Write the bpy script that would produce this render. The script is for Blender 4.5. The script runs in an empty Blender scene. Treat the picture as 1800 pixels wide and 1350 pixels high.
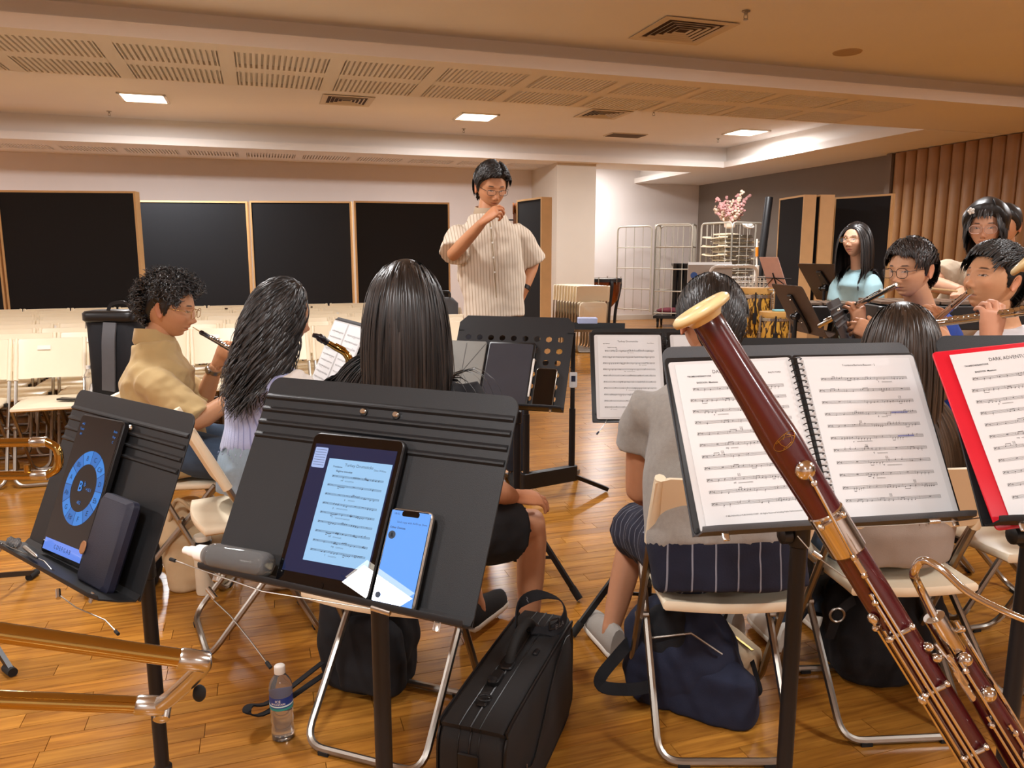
import bpy, math, random
import numpy as np
from mathutils import Vector as V3, Matrix, noise as mnoise
C = bpy.context.scene.collection
SC = bpy.context.scene
R = math.radians
rng = np.random.default_rng(7)
random.seed(7)

# ---------------------------------------------------------------- camera, world, exposure
cam_d = bpy.data.cameras.new('camera'); cam = bpy.data.objects.new('camera', cam_d); C.objects.link(cam)
cam.location = (0, 0, 1.35); cam.rotation_euler = (R(90) - math.atan(225 / 1350), 0, 0)
cam_d.sensor_width = 36; cam_d.lens = 27.0; cam_d.clip_start = .02; cam_d.clip_end = 60
SC.camera = cam
SC.view_settings.view_transform = 'Standard'; SC.view_settings.look = 'None'
SC.view_settings.gamma = 1; SC.view_settings.use_curve_mapping = False
SC.view_settings.exposure = 0.12
wd = bpy.data.worlds.new('room_air'); SC.world = wd; wd.use_nodes = True
wd.node_tree.nodes['Background'].inputs[0].default_value = (.9, .75, .6, 1)
wd.node_tree.nodes['Background'].inputs[1].default_value = .05
SC.cycles.max_bounces = 8; SC.cycles.diffuse_bounces = 5; SC.cycles.glossy_bounces = 4
SC.cycles.transmission_bounces = 8; SC.cycles.transparent_max_bounces = 12
SC.cycles.sample_clamp_indirect = 6; SC.cycles.caustics_reflective = False; SC.cycles.caustics_refractive = False
YAW = R(18)                                   # the hall is turned 18 degrees to the camera
CU = np.array([math.cos(YAW), math.sin(YAW), 0]); CW = np.array([-math.sin(YAW), math.cos(YAW), 0])
def hall(u, d, z=0.): return tuple(CU * u + CW * d + np.array([0, 0, z]))

LIGHT_COL = (.985, .985, 1.0)
def area_lamp(loc, size, power, col=LIGHT_COL):
    l = bpy.data.lights.new('ceiling_lamp', 'AREA'); l.energy = power; l.color = col; l.shape = 'SQUARE'; l.size = size
    o = bpy.data.objects.new('ceiling_lamp', l); C.objects.link(o); o.location = loc; o.rotation_euler = (0, 0, YAW)
    return o
LAMPS = [(u, d, 3.17, 105) for u, d in ((-5.2, 10.4), (-1.2, 10.4), (2.87, 10.4), (7.1, 10.4))] + \
        [(u, d, 3.05, 66) for u, d in ((-4.42, .1), (-.7, .05), (3.4, .05), (7.2, .05), (-4.7, 3.8), (-.7, 3.8), (3.4, 3.8), (7.2, 3.8), (-.7, -3.5), (3.4, -3.5))] + [(6.3, 13.9, 3.17, 60)]
for u, d, z, p in LAMPS: area_lamp(hall(u, d, z - .035), .46, p)

# ---------------------------------------------------------------- materials
def lin(c):
    if isinstance(c, str):
        c = tuple(int(c[i:i + 2], 16) / 255 for i in (0, 2, 4))
    return tuple((x / 12.92 if x <= .04045 else ((x + .055) / 1.055) ** 2.4) for x in c)
def mat(name, col, rough=.5, metal=0., var=.08, scale=20., bump=0., bscale=200., emit=0., ecol=None, trans=0., ior=1.45, coat=0., attr=None, sheen=0., stripes=None, alpha=1., spec=None):
    """principled surface: procedural tone variation, optional fine bump, optional per-vertex tint"""
    m = bpy.data.materials.new(name); m.use_nodes = True; nt = m.node_tree; N = nt.nodes; L = nt.links
    b = N['Principled BSDF']; c = lin(col)
    b.inputs['Roughness'].default_value = rough; b.inputs['Metallic'].default_value = metal
    if spec is not None: b.inputs['Specular IOR Level'].default_value = spec
    tc = N.new('ShaderNodeTexCoord'); nz = N.new('ShaderNodeTexNoise'); nz.inputs['Scale'].default_value = scale; nz.inputs['Detail'].default_value = 3
    L.new(tc.outputs['Object'], nz.inputs['Vector'])
    mr = N.new('ShaderNodeMapRange'); mr.inputs['To Min'].default_value = 1 - var; mr.inputs['To Max'].default_value = 1 + var
    L.new(nz.outputs['Fac'], mr.inputs['Value'])
    mx = N.new('ShaderNodeMix'); mx.data_type = 'RGBA'; mx.blend_type = 'MULTIPLY'; mx.inputs['Factor'].default_value = 1
    mx.inputs['A'].default_value = (*c, 1); L.new(mr.outputs['Result'], mx.inputs['B'])
    out = mx.outputs['Result']
    if attr:
        at = N.new('ShaderNodeAttribute'); at.attribute_name = attr
        L.new(at.outputs['Color'], mx.inputs['A'])
    if stripes:                                  # (attribute, period, width fraction, colour)
        at = N.new('ShaderNodeAttribute'); at.attribute_name = stripes[0]
        dv = N.new('ShaderNodeMath'); dv.operation = 'DIVIDE'; dv.inputs[1].default_value = stripes[1]; L.new(at.outputs['Fac'], dv.inputs[0])
        fr = N.new('ShaderNodeMath'); fr.operation = 'FRACT'; L.new(dv.outputs[0], fr.inputs[0])
        lt = N.new('ShaderNodeMath'); lt.operation = 'LESS_THAN'; lt.inputs[1].default_value = stripes[2]; L.new(fr.outputs[0], lt.inputs[0])
        m2 = N.new('ShaderNodeMix'); m2.data_type = 'RGBA'; L.new(lt.outputs[0], m2.inputs['Factor'])
        L.new(out, m2.inputs['A']); m2.inputs['B'].default_value = (*lin(stripes[3]), 1); out = m2.outputs['Result']
    L.new(out, b.inputs['Base Color'])
    if bump:
        n2 = N.new('ShaderNodeTexNoise'); n2.inputs['Scale'].default_value = bscale; n2.inputs['Detail'].default_value = 2
        L.new(tc.outputs['Object'], n2.inputs['Vector'])
        bp = N.new('ShaderNodeBump'); bp.inputs['Strength'].default_value = bump; bp.inputs['Distance'].default_value = .002
        L.new(n2.outputs['Fac'], bp.inputs['Height']); L.new(bp.outputs['Normal'], b.inputs['Normal'])
    if emit:
        b.inputs['Emission Color'].default_value = (*lin(ecol or col), 1); b.inputs['Emission Strength'].default_value = emit
    if trans: b.inputs['Transmission Weight'].default_value = trans; b.inputs['IOR'].default_value = ior
    if coat: b.inputs['Coat Weight'].default_value = coat; b.inputs['Coat Roughness'].default_value = .08
    if sheen: b.inputs['Sheen Weight'].default_value = sheen
    return m

# ---------------------------------------------------------------- mesh building
def nrm(v): v = np.asarray(v, float); return v / (np.linalg.norm(v) + 1e-12)
def frame_from(z, x=None):
    z = nrm(z); a = np.array([0, 0, 1.]) if abs(z[2]) < .9 else np.array([1., 0, 0])
    if x is not None: a = np.asarray(x, float); x = nrm(a - z * (a @ z))
    else: x = nrm(np.cross(a, z))
    return x, np.cross(z, x), z
def fillet(pts, r, n=6):
    """round the inner corners of a polyline"""
    P_ = [np.asarray(p, float) for p in pts]; out = [P_[0]]
    for a, b, c in zip(P_, P_[1:], P_[2:]):
        u, v = nrm(a - b), nrm(c - b); k = min(r, .49 * np.linalg.norm(a - b), .49 * np.linalg.norm(c - b))
        p, q = b + u * k, b + v * k
        for i in range(n + 1):
            t = i / n; out.append((1 - t) ** 2 * p + 2 * t * (1 - t) * b + t * t * q)
    return out + [P_[-1]]
def spline(pts, n=6):
    P_ = [np.asarray(p, float) for p in pts]; P_ = [2 * P_[0] - P_[1]] + P_ + [2 * P_[-1] - P_[-2]]; out = []
    for i in range(1, len(P_) - 2):
        a, b, c, d = P_[i - 1:i + 3]
        for j in range(n):
            t = j / n
            out.append(.5 * (2 * b + (c - a) * t + (2 * a - 5 * b + 4 * c - d) * t * t + (3 * b - a - 3 * c + d) * t ** 3))
    return out + [P_[-2]]
def rrect(w, h, r, n=4):
    pts = []
    for cx, cy, a0 in ((w / 2 - r, h / 2 - r, 0), (-w / 2 + r, h / 2 - r, 90), (-w / 2 + r, -h / 2 + r, 180), (w / 2 - r, -h / 2 + r, 270)):
        for i in range(n + 1):
            a = R(a0 + 90 * i / n); pts.append((cx + r * math.cos(a), cy + r * math.sin(a)))
    return pts
ROOT = {}                                       # world offset of every root, so parts can be drawn in world coordinates
class MB:
    def __init__(s): s.v = []; s.f = []; s.m = []; s.n = 0
    def add(s, v, f, mi=0):
        v = np.asarray(v, float).reshape(-1, 3); k = s.n; s.v.append(v); s.n += len(v)
        for q in f: s.f.append([i + k for i in q]); s.m.append(mi)
        return s
    def box(s, c, size, ax=None, mi=0):
        x, y, z = ax if ax is not None else np.eye(3)
        c = np.asarray(c, float); h = np.asarray(size, float) / 2
        v = [c + x * (i * h[0]) + y * (j * h[1]) + z * (k * h[2]) for i in (-1, 1) for j in (-1, 1) for k in (-1, 1)]
        return s.add(v, [(0, 1, 3, 2), (4, 6, 7, 5), (0, 4, 5, 1), (2, 3, 7, 6), (0, 2, 6, 4), (1, 5, 7, 3)], mi)
    def bar(s, a, b, w, h, up=(0, 0, 1), mi=0):
        a, b = np.asarray(a, float), np.asarray(b, float); y = nrm(b - a); u = np.asarray(up, float); z = nrm(u - y * (u @ y)); x = np.cross(y, z)
        return s.box((a + b) / 2, (w, np.linalg.norm(b - a), h), (x, y, z), mi)
    def tube(s, pts, r, n=10, mi=0, closed=False, flat=1., ref=None):
        P_ = np.array([np.asarray(p, float) for p in pts]); m = len(P_); rr = np.broadcast_to(np.asarray(r, float), (m,)) if np.ndim(r) <= 1 else r
        t = np.zeros_like(P_)
        if closed: t = np.roll(P_, -1, 0) - np.roll(P_, 1, 0)
        else: t[1:-1] = P_[2:] - P_[:-2]; t[0] = P_[1] - P_[0]; t[-1] = P_[-1] - P_[-2]
        t /= np.linalg.norm(t, axis=1)[:, None] + 1e-12
        x, y, _ = frame_from(t[0], ref); vs = []
        an = np.linspace(0, 2 * math.pi, n, endpoint=False)
        for i in range(m):
            x = nrm(x - t[i] * (x @ t[i])); y = np.cross(t[i], x)
            vs.append(P_[i] + rr[i] * (np.cos(an)[:, None] * x + flat * np.sin(an)[:, None] * y))
        f = []
        for i in range(m if closed else m - 1):
            a, b = i * n, ((i + 1) % m) * n
            f += [(a + j, a + (j + 1) % n, b + (j + 1) % n, b + j) for j in range(n)]
        if not closed: f += [tuple(range(n - 1, -1, -1)), tuple((m - 1) * n + j for j in range(n))]
        return s.add(np.concatenate(vs), f, mi)
    def loft(s, rings, mi=0, caps=True):
        n = len(rings[0]); f = []
        for i in range(len(rings) - 1):
            a, b = i * n, (i + 1) * n
            f += [(a + j, a + (j + 1) % n, b + (j + 1) % n, b + j) for j in range(n)]
        if caps: f += [tuple(range(n - 1, -1, -1)), tuple((len(rings) - 1) * n + j for j in range(n))]
        return s.add(np.concatenate([np.asarray(r, float) for r in rings]), f, mi)
    def lathe(s, prof, o, axis=(0, 0, 1), n=20, mi=0, x=None):
        X, Y, Z = frame_from(axis, x); o = np.asarray(o, float); an = np.linspace(0, 2 * math.pi, n, endpoint=False)
        return s.loft([o + Z * h + max(r, 1e-5) * (np.cos(an)[:, None] * X + np.sin(an)[:, None] * Y) for r, h in prof], mi)
    def cyl(s, a, b, r, n=14, mi=0, r2=None):
        a, b = np.asarray(a, float), np.asarray(b, float); h = np.linalg.norm(b - a)
        return s.lathe([(r, 0), (r if r2 is None else r2, h)], a, b - a, n, mi)
    def ext(s, poly, o, ex, ey, h0, h1, mi=0, ch=0.):
        """prism: poly in the (ex, ey) plane at o, from height h0 to h1; ch rounds the edges"""
        o, ex, ey = (np.asarray(k, float) for k in (o, ex, ey)); ez = nrm(np.cross(ex, ey)); p = np.asarray(poly, float)
        if ch:
            c = p.mean(0); q = p - c; w = np.ptp(p, 0) / 2; k = 1 - ch / np.maximum(w, 1e-6); pi = c + q * k
            lev = [(pi, h0), (p, h0 + ch), (p, h1 - ch), (pi, h1)]
        else: lev = [(p, h0), (p, h1)]
        return s.loft([o + a[:, :1] * ex + a[:, 1:] * ey + ez * h for a, h in lev], mi)
    def rbox(s, c, size, r=.01, ax=None, mi=0, ch=.003):
        x, y, z = ax if ax is not None else np.eye(3)
        return s.ext(rrect(size[0], size[1], min(r, size[0] * .49, size[1] * .49)), c, x, y, -size[2] / 2, size[2] / 2, mi, min(ch, size[2] * .4))
    def ell(s, c, rad, ax=None, nu=16, nv=10, mi=0):
        x, y, z = ax if ax is not None else np.eye(3); c = np.asarray(c, float); rings = []
        for i in range(nv + 1):
            a = -math.pi / 2 + math.pi * i / nv; k = max(math.cos(a), 1e-3); an = np.linspace(0, 2 * math.pi, nu, endpoint=False)
            rings.append(c + rad[0] * k * np.cos(an)[:, None] * x + rad[1] * k * np.sin(an)[:, None] * y + rad[2] * math.sin(a) * z)
        return s.loft(rings, mi)
    def mesh(s, name, off=(0, 0, 0)):
        me = bpy.data.meshes.new(name); v = np.concatenate(s.v) - np.asarray(off, float)
        me.from_pydata(v.tolist(), [], s.f); return me
    def obj(s, name, mats, parent=None, smooth=40, loc=None):
        off = ROOT.get(parent.name, (0, 0, 0)) if parent else (loc if loc is not None else (0, 0, 0))
        return link(name, s.mesh(name, off), mats, parent, smooth, s.m, loc)
def link(name, me, mats, parent=None, smooth=40, mi=None, loc=None):
    mats = mats if isinstance(mats, (list, tuple)) else [mats]
    for m in mats: me.materials.append(m)
    if mi is not None and len(mats) > 1: me.polygons.foreach_set('material_index', mi)
    if smooth:
        me.shade_smooth()
        if smooth < 180: me.set_sharp_from_angle(angle=R(smooth))
    o = bpy.data.objects.new(name, me); C.objects.link(o)
    if parent: o.parent = parent; ROOT[o.name] = ROOT.get(parent.name, (0, 0, 0))
    elif loc is not None: o.location = loc; ROOT[o.name] = tuple(loc)
    else: ROOT[o.name] = (0, 0, 0)
    return o
def tag(o, label=None, cat=None, group=None, kind=None):
    for k, v in (('label', label), ('category', cat), ('group', group), ('kind', kind)):
        if v: o[k] = v
    return o
def thing(name, label, cat, loc=(0, 0, 0), group=None, rotz=0.):
    o = bpy.data.objects.new(name, None); C.objects.link(o); o.location = loc; o.rotation_euler = (0, 0, rotz); o.empty_display_size = .05
    ROOT[o.name] = tuple(loc); return tag(o, label, cat, group)
def dup(root, loc, rotz=0., label=None, group=None):
    r = root.copy(); C.objects.link(r); r.location = loc; r.rotation_euler = (0, 0, rotz); tag(r, label, None, group)
    for ch in list(root.children):
        c = ch.copy(); C.objects.link(c); c.parent = r
        for g in list(ch.children):
            d = g.copy(); C.objects.link(d); d.parent = c
    return r
def struct(name, mb, m, smooth=0, parent=None, hall_frame=True):
    o = mb.obj(name, m, parent, smooth)
    if not parent: o['kind'] = 'structure'
    if hall_frame and not parent: o.rotation_euler = (0, 0, YAW)
    return o
TMP = bpy.data.scenes.new('work')
def evaluated(o):
    with bpy.context.temp_override(scene=TMP, view_layer=TMP.view_layers[0]):
        dg = bpy.context.evaluated_depsgraph_get(); dg.update(); e = bpy.data.meshes.new_from_object(o.evaluated_get(dg))
    bpy.data.objects.remove(o); return e
def text_mesh(body, size, align='CENTER', bold=False):
    """flat lettering as a mesh (x right, y up)"""
    cu = bpy.data.curves.new('lettering', 'FONT'); cu.body = body; cu.size = size; cu.align_x = align; cu.resolution_u = 2
    if bold: cu.offset = size * .018
    o = bpy.data.objects.new('lettering', cu); TMP.collection.objects.link(o); me = evaluated(o)
    v = np.array([k.co[:] for k in me.vertices]).reshape(-1, 3); f = [list(p.vertices) for p in me.polygons]; bpy.data.meshes.remove(me)
    return v, f
def put_text(mb, body, o, ex, ey, size, align='CENTER', mi=0, bold=False, sx=1.):
    v, f = text_mesh(body, size, align, bold); o, ex, ey = (np.asarray(k, float) for k in (o, ex, ey))
    if len(v): mb.add(o + v[:, :1] * sx * ex + v[:, 1:2] * ey, f, mi)
def voxel(mb, size, smooth=4, fac=.5):
    """fuse overlapping closed shells of a builder into one skin; returns vertices, quads"""
    me = mb.mesh('work'); o = bpy.data.objects.new('work', me); TMP.collection.objects.link(o)
    md = o.modifiers.new('r', 'REMESH'); md.mode = 'VOXEL'; md.voxel_size = size
    if smooth: sm = o.modifiers.new('s', 'SMOOTH'); sm.iterations = smooth; sm.factor = fac
    e = evaluated(o); bpy.data.meshes.remove(me)
    v = np.empty(len(e.vertices) * 3); e.vertices.foreach_get('co', v); v = v.reshape(-1, 3)
    nn = np.empty(len(e.vertices) * 3); e.vertices.foreach_get('normal', nn)
    f = [list(p.vertices) for p in e.polygons]; bpy.data.meshes.remove(e)
    return v, f, nn.reshape(-1, 3)

# ---------------------------------------------------------------- palette
M = {}
M['wall'] = mat('wall_paint', 'e0d8d4', .8, var=.03, scale=3)
M['ceil'] = mat('ceiling_paint', 'e6e4e4', .85, var=.03, scale=2)
M['soffit'] = mat('soffit_paint', 'e6e0da', .85, var=.02, scale=2)
M['cream'] = mat('column_paint', 'd3c9bb', .8, var=.03, scale=3)
M['taupe'] = mat('taupe_paint', '75695f', .85, var=.04, scale=3)
M['dark'] = mat('joint_dark', '3a2310', .9)
M['black'] = mat('black_metal', '17171a', .42, var=.1, spec=.4)
M['desk'] = mat('desk_powder_coat', '18191b', .5, var=.06, bump=.15, bscale=900, spec=.4)
M['deskgrey'] = mat('grey_powder_coat', '4b4d50', .55, var=.08, bump=.25, bscale=700)
M['brown'] = mat('brown_powder_coat', '3a2c24', .45, var=.06)
M['plastic'] = mat('black_plastic', '0f0f11', .4)
M['rubber'] = mat('rubber', '121212', .8)
M['chrome'] = mat('chromed_tube', 'c9c6c0', .22, 1., var=.05)
M['steel'] = mat('brushed_steel', 'a9a39a', .33, 1., var=.08)
M['seat'] = mat('white_seat_plastic', 'f2e4c8', .38, var=.02)
M['paper'] = mat('white_paper', 'dddddd', .75, var=.01)
M['sleeve'] = mat('clear_sleeve', 'd6d6d6', .18, var=.02)
M['ink'] = mat('black_ink', '1c1c1c', .8)
M['wood'] = mat('pale_beech', 'deb680', .5, var=.1, scale=9)
M['felt'] = mat('black_felt', '1a1b1f', .95, var=.12, scale=60)
M['red'] = mat('red_folder_plastic', 'd3122a', .35)
M['white'] = mat('white_plastic', 'eeeae2', .4)
M['gold'] = mat('lacquered_brass', 'b89a58', .07, 1., var=.05)
M['silver'] = mat('silver_plate', 'd9d5cf', .15, 1., var=.05)
M['glass'] = mat('clear_glass', 'ffffff', .03, trans=1., ior=1.45, var=0.)
M['cloth_black'] = mat('black_cloth', '121318', .9, var=.25, scale=25, bump=.3, bscale=500)
M['navy'] = mat('navy_cloth', '1b2036', .9, var=.2, scale=25, bump=.3, bscale=500)
M['beige'] = mat('beige_canvas', 'c9b18c', .9, var=.1, bump=.3, bscale=500)

# ---------------------------------------------------------------- hall shell (u along the end wall, d towards it)
def hbox(mb, u0, u1, d0, d1, z0, z1, mi=0): return mb.box(((u0 + u1) / 2, (d0 + d1) / 2, (z0 + z1) / 2), (u1 - u0, d1 - d0, z1 - z0), None, mi)
NZ, TZ, SZ = 3.08, 3.2, 2.85
floor = struct('floor', hbox(MB(), -7.5, 9.3, -5.5, 15.2, -.15, -.006), mat('floor_joint', '4a2c14', .8))
def wood_floor():
    m = bpy.data.materials.new('teak_strip'); m.use_nodes = True; nt = m.node_tree; N = nt.nodes; L = nt.links; b = N['Principled BSDF']
    at = N.new('ShaderNodeAttribute'); at.attribute_name = 'tone'
    tc = N.new('ShaderNodeTexCoord'); mp = N.new('ShaderNodeMapping'); mp.inputs['Scale'].default_value = (2.2, 34, 1); L.new(tc.outputs['Object'], mp.inputs['Vector'])
    nz = N.new('ShaderNodeTexNoise'); nz.noise_dimensions = '4D'; nz.inputs['Scale'].default_value = 1.6; nz.inputs['Detail'].default_value = 5; nz.inputs['Distortion'].default_value = .9
    L.new(mp.outputs['Vector'], nz.inputs['Vector'])
    ml = N.new('ShaderNodeMath'); ml.operation = 'MULTIPLY'; ml.inputs[1].default_value = 40; L.new(at.outputs['Fac'], ml.inputs[0]); L.new(ml.outputs[0], nz.inputs['W'])
    cr = N.new('ShaderNodeValToRGB'); e = cr.color_ramp.elements; e[0].position = .22; e[0].color = (*lin('7d4c1c'), 1); e[1].position = .74; e[1].color = (*lin('c58836'), 1)
    L.new(nz.outputs['Fac'], cr.inputs['Fac'])
    mx = N.new('ShaderNodeMix'); mx.data_type = 'RGBA'; mx.blend_type = 'MULTIPLY'; mx.inputs['Factor'].default_value = 1
    L.new(cr.outputs['Color'], mx.inputs['A']); L.new(at.outputs['Color'], mx.inputs['B']); L.new(mx.outputs['Result'], b.inputs['Base Color'])
    b.inputs['Roughness'].default_value = .25
    n2 = N.new('ShaderNodeTexNoise'); n2.inputs['Scale'].default_value = 3; L.new(tc.outputs['Object'], n2.inputs['Vector'])
    bp = N.new('ShaderNodeBump'); bp.inputs['Strength'].default_value = .12; bp.inputs['Distance'].default_value = .01; L.new(n2.outputs['Fac'], bp.inputs['Height']); L.new(bp.outputs['Normal'], b.inputs['Normal'])
    return m
M['teak'] = wood_floor()
def planks():
    rg = np.random.default_rng(3); items = []; w = .072
    d = -5.4; row = 0
    while d < 15.1:
        u = -7.4 - rg.random() * .5
        while u < 9.2:
            ln = rg.uniform(.35, .8); a, b = max(u, -7.4), min(u + ln, 9.2)
            if b - a > .05: items.append((a, b, d, d + w, rg.uniform(.8, 1.14), rg.uniform(-.04, .04)))
            u += ln
        d += w; row += 1
    near = []
    for i, (a, b, d0, d1, t, h) in enumerate(items):
        p = CU * (a + b) / 2 + CW * (d0 + d1) / 2
        if p[1] > 1.78 and abs(p[0]) < .7 * p[1] + .25: near.append((p[1], i))
    near = set(i for _, i in sorted(near)[:300])
    def pm(lst):
        mb = MB(); tone = []
        for a, b, d0, d1, t, h in lst:
            g = .0003; c = .0007
            lo = [(a + g, d0 + g, -.006), (b - g, d0 + g, -.006), (b - g, d1 - g, -.006), (a + g, d1 - g, -.006)]
            hi = [(a + g + c, d0 + g + c, 0), (b - g - c, d0 + g + c, 0), (b - g - c, d1 - g - c, 0), (a + g + c, d1 - g - c, 0)]
            mb.add(lo + hi, [(4, 5, 6, 7), (0, 1, 5, 4), (1, 2, 6, 5), (2, 3, 7, 6), (3, 0, 4, 7)]); tone += [(t * (1 + h), t, t * (1 - h * 2), 1)] * 8
        me = mb.mesh('plank'); at = me.color_attributes.new('tone', 'FLOAT_COLOR', 'POINT'); at.data.foreach_set('color', np.array(tone, dtype=np.float32).ravel())
        return me
    for i in sorted(near): link('plank', pm([items[i]]), M['teak'], floor, 0)
    o = link('plank_field', pm([t for i, t in enumerate(items) if i not in near]), M['teak'], floor, 0); o['kind'] = 'stuff'
planks()
struct('wall_back', hbox(MB(), -7.5, 4.72, 13.3, 13.45, -.05, 3.3), M['wall'])
struct('wall_alcove', hbox(MB(), 5.3, 9.25, 14.95, 15.1, -.05, 3.3), M['wall'])
struct('wall_right', hbox(MB(), 9.1, 9.25, -5.3, 14.95, -.05, 3.3), M['taupe'])
struct('wall_left', hbox(MB(), -7.5, -7.35, -5.3, 13.3, -.05, 3.3), M['wall'])
struct('wall_rear', hbox(MB(), -7.35, 9.1, -5.45, -5.3, -.05, 3.3), M['wall'])
struct('column', hbox(MB(), 4.69, 5.38, 12.05, 15.0, -.01, 2.9), M['cream'])
struct('baseboard_back', hbox(MB(), -7.3, 4.69, 13.27, 13.3, 0, .09), M['cream'])
struct('baseboard_alcove', hbox(MB(), 5.38, 9.1, 14.93, 14.95, 0, .1), M['cream'])
struct('baseboard_right', hbox(MB(), 9.07, 9.1, 9.5, 14.93, 0, .1), M['taupe'])
b = MB(); hbox(b, -7.5, 9.25, -5.4, 6.36, NZ, NZ + .12); ceil_near = struct('ceiling', b, M['ceil'])
b = MB(); hbox(b, -7.5, 9.25, 7.4, 15.1, TZ, TZ + .12); struct('ceiling', b, M['ceil'])
# dropped bands with a shadow-gap lip and slotted acoustic panels
b = MB(); hbox(b, -7.4, 9.2, 6.34, 7.5, SZ + .03, TZ + .05); hbox(b, -7.4, 9.2, 6.2, 6.34, SZ + .03, SZ + .1); hbox(b, -7.4, 7.68, 7.5, 7.6, SZ + .03, SZ + .1)
hbox(b, -7.4, 9.2, 6.2, 6.4, SZ, SZ + .03); hbox(b, -7.4, 7.68, 7.57, 7.6, SZ, SZ + .03); hbox(b, -7.4, 9.2, 6.89, 7.05, SZ, SZ + .03)

for d0, d1 in ((6.4, 6.89), (7.05, 7.57)): hbox(b, -7.4, -3.51, d0, d1, SZ, SZ + .03); hbox(b, 6.33, 9.2, d0, d1, SZ, SZ + .03)
for k in range(-4, 8):
    for d0, d1 in ((6.4, 6.89), (7.05, 7.57)): hbox(b, -.09 + .82 * k - .14, -.09 + .82 * k, d0, d1, SZ, SZ + .03)
band = struct('ceiling', b, M['soffit'])
b = MB(); hbox(b, -7.4, 9.2, 12.0, 12.75, SZ + .03, TZ + .05); hbox(b, -7.4, 5.6, 12.75, 14.95, SZ + .03, TZ + .05); hbox(b, -7.4, 7.68, 11.85, 12.0, SZ + .03, SZ + .1)
hbox(b, -7.4, 7.68, 11.85, 12.35, SZ, SZ + .03); hbox(b, -7.4, -3.51, 12.35, 12.84, SZ, SZ + .03); hbox(b, 5.6, 7.68, 12.35, 12.7, SZ, SZ + .03)
hbox(b, -7.4, 5.6, 12.84, 14.95, SZ, SZ + .03); hbox(b, 5.5, 5.6, 12.35, 12.84, SZ, SZ + .03)
hbox(b, 4.69, 5.5, 12.35, 12.84, SZ, SZ + .03)
for k in range(-4, 6): hbox(b, -.09 + .82 * k - .14, -.09 + .82 * k, 12.35, 12.84, SZ, SZ + .03)
band2 = struct('ceiling', b, M['soffit'])
b = MB(); hbox(b, 7.82, 9.2, 7.5, 15, SZ + .03, TZ + .05); hbox(b, 7.68, 7.82, 7.6, 12, SZ + .03, SZ + .1); hbox(b, 7.68, 9.2, 7.6, 15, SZ, SZ + .03)
hbox(b, 7.55, 7.68, 12.7, 15, SZ, SZ + .1); hbox(b, 7.68, 7.82, 12.75, 15, SZ + .03, TZ + .05)
struct('ceiling', b, M['soffit'])
def slot_panel(parent, u0, d0, d1, mesh=[None]):
    w = .68; n = 16; mb = MB()
    for i in range(n + 1):
        a = w * i / n; mb.box((a, (d1 - d0) / 2, .015), (w / n * .56, d1 - d0, .03))
    return mb
sp = {}
for par, rows, ks in ((band, ((6.4, 6.89), (7.05, 7.57)), range(-4, 8)), (band2, ((12.35, 12.84),), range(-4, 6))):
    for d0, d1 in rows:
        key = round(d1 - d0, 2)
        if key not in sp: sp[key] = slot_panel(par, 0, d0, d1).mesh('acoustic_panel'); sp[key].materials.append(M['soffit'])
        for k in ks:
            o = bpy.data.objects.new('acoustic_panel', sp[key]); C.objects.link(o); o.parent = par; o.location = (-.09 + .82 * k, d0, SZ)
# folding timber partition along the right-hand wall
part = thing('folding_partition', 'brown fluted timber folding partition along the taupe side wall', 'partition', hall(9.0, 9.4, 0), rotz=YAW)
M['timber'] = mat('brown_veneer', '94693a', .5, var=.14, scale=6)
b = MB(); a0 = .2
for i in range(1):
    x = [0, -.035, -.05, -.035, 0]; y = [0, -.035, -.1, -.165, -.2]
    mb = MB(); mb.loft([[(x[j], y[j], z) for j in range(5)] + [(.03, y[j], z) for j in range(4, -1, -1)] for z in (.02, 2.84)])
    pm_ = mb.mesh('partition_leaf'); pm_.materials.append(M['timber']); pm_.shade_smooth(); pm_.set_sharp_from_angle(angle=R(50))
for i in range(34):
    o = bpy.data.objects.new('partition_leaf', pm_); C.objects.link(o); o.parent = part; o.location = (0, -.2 * i, 0)
mb = MB(); mb.box((0, .06, 1.42), (.12, .1, 2.84)); o = link('jamb_post', mb.mesh('jamb_post'), M['taupe'], part, 0)
# ceiling fittings
def ceiling_light(u, d, z, label):
    t = thing('ceiling_light', label, 'ceiling light', hall(u, d, z), 'square downlights in the ceiling', YAW)
    mb = MB(); s = .52
    for i, j, a, c in ((1, 0, .03, s), (-1, 0, .03, s), (0, 1, s, .03), (0, -1, s, .03)): mb.box((i * .245, j * .245, -.008), (a, c, .016))
    link('light_frame', mb.mesh('light_frame'), M['white'], t, 0)
    mb = MB(); mb.box((0, 0, -.006), (.46, .46, .008)); link('diffuser', mb.mesh('diffuser'), M['lamp'], t, 0)
M['lamp'] = mat('lit_diffuser', 'fff4e2', .5, emit=9., ecol='fff3e0', var=0)
LL = {(-1.2, 10.4): 'glowing square downlight above the panels, nearest the left of three', (2.87, 10.4): 'glowing square downlight in the tray ceiling, above the conductor', (7.1, 10.4): 'glowing square downlight in the corner of the tray ceiling by the slanting cove'}
for u, d, z, p in LAMPS: ceiling_light(u, d, z + (.03 if z > 3.1 else .03), LL.get((u, d), 'square ceiling downlight outside the frame'))
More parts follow.
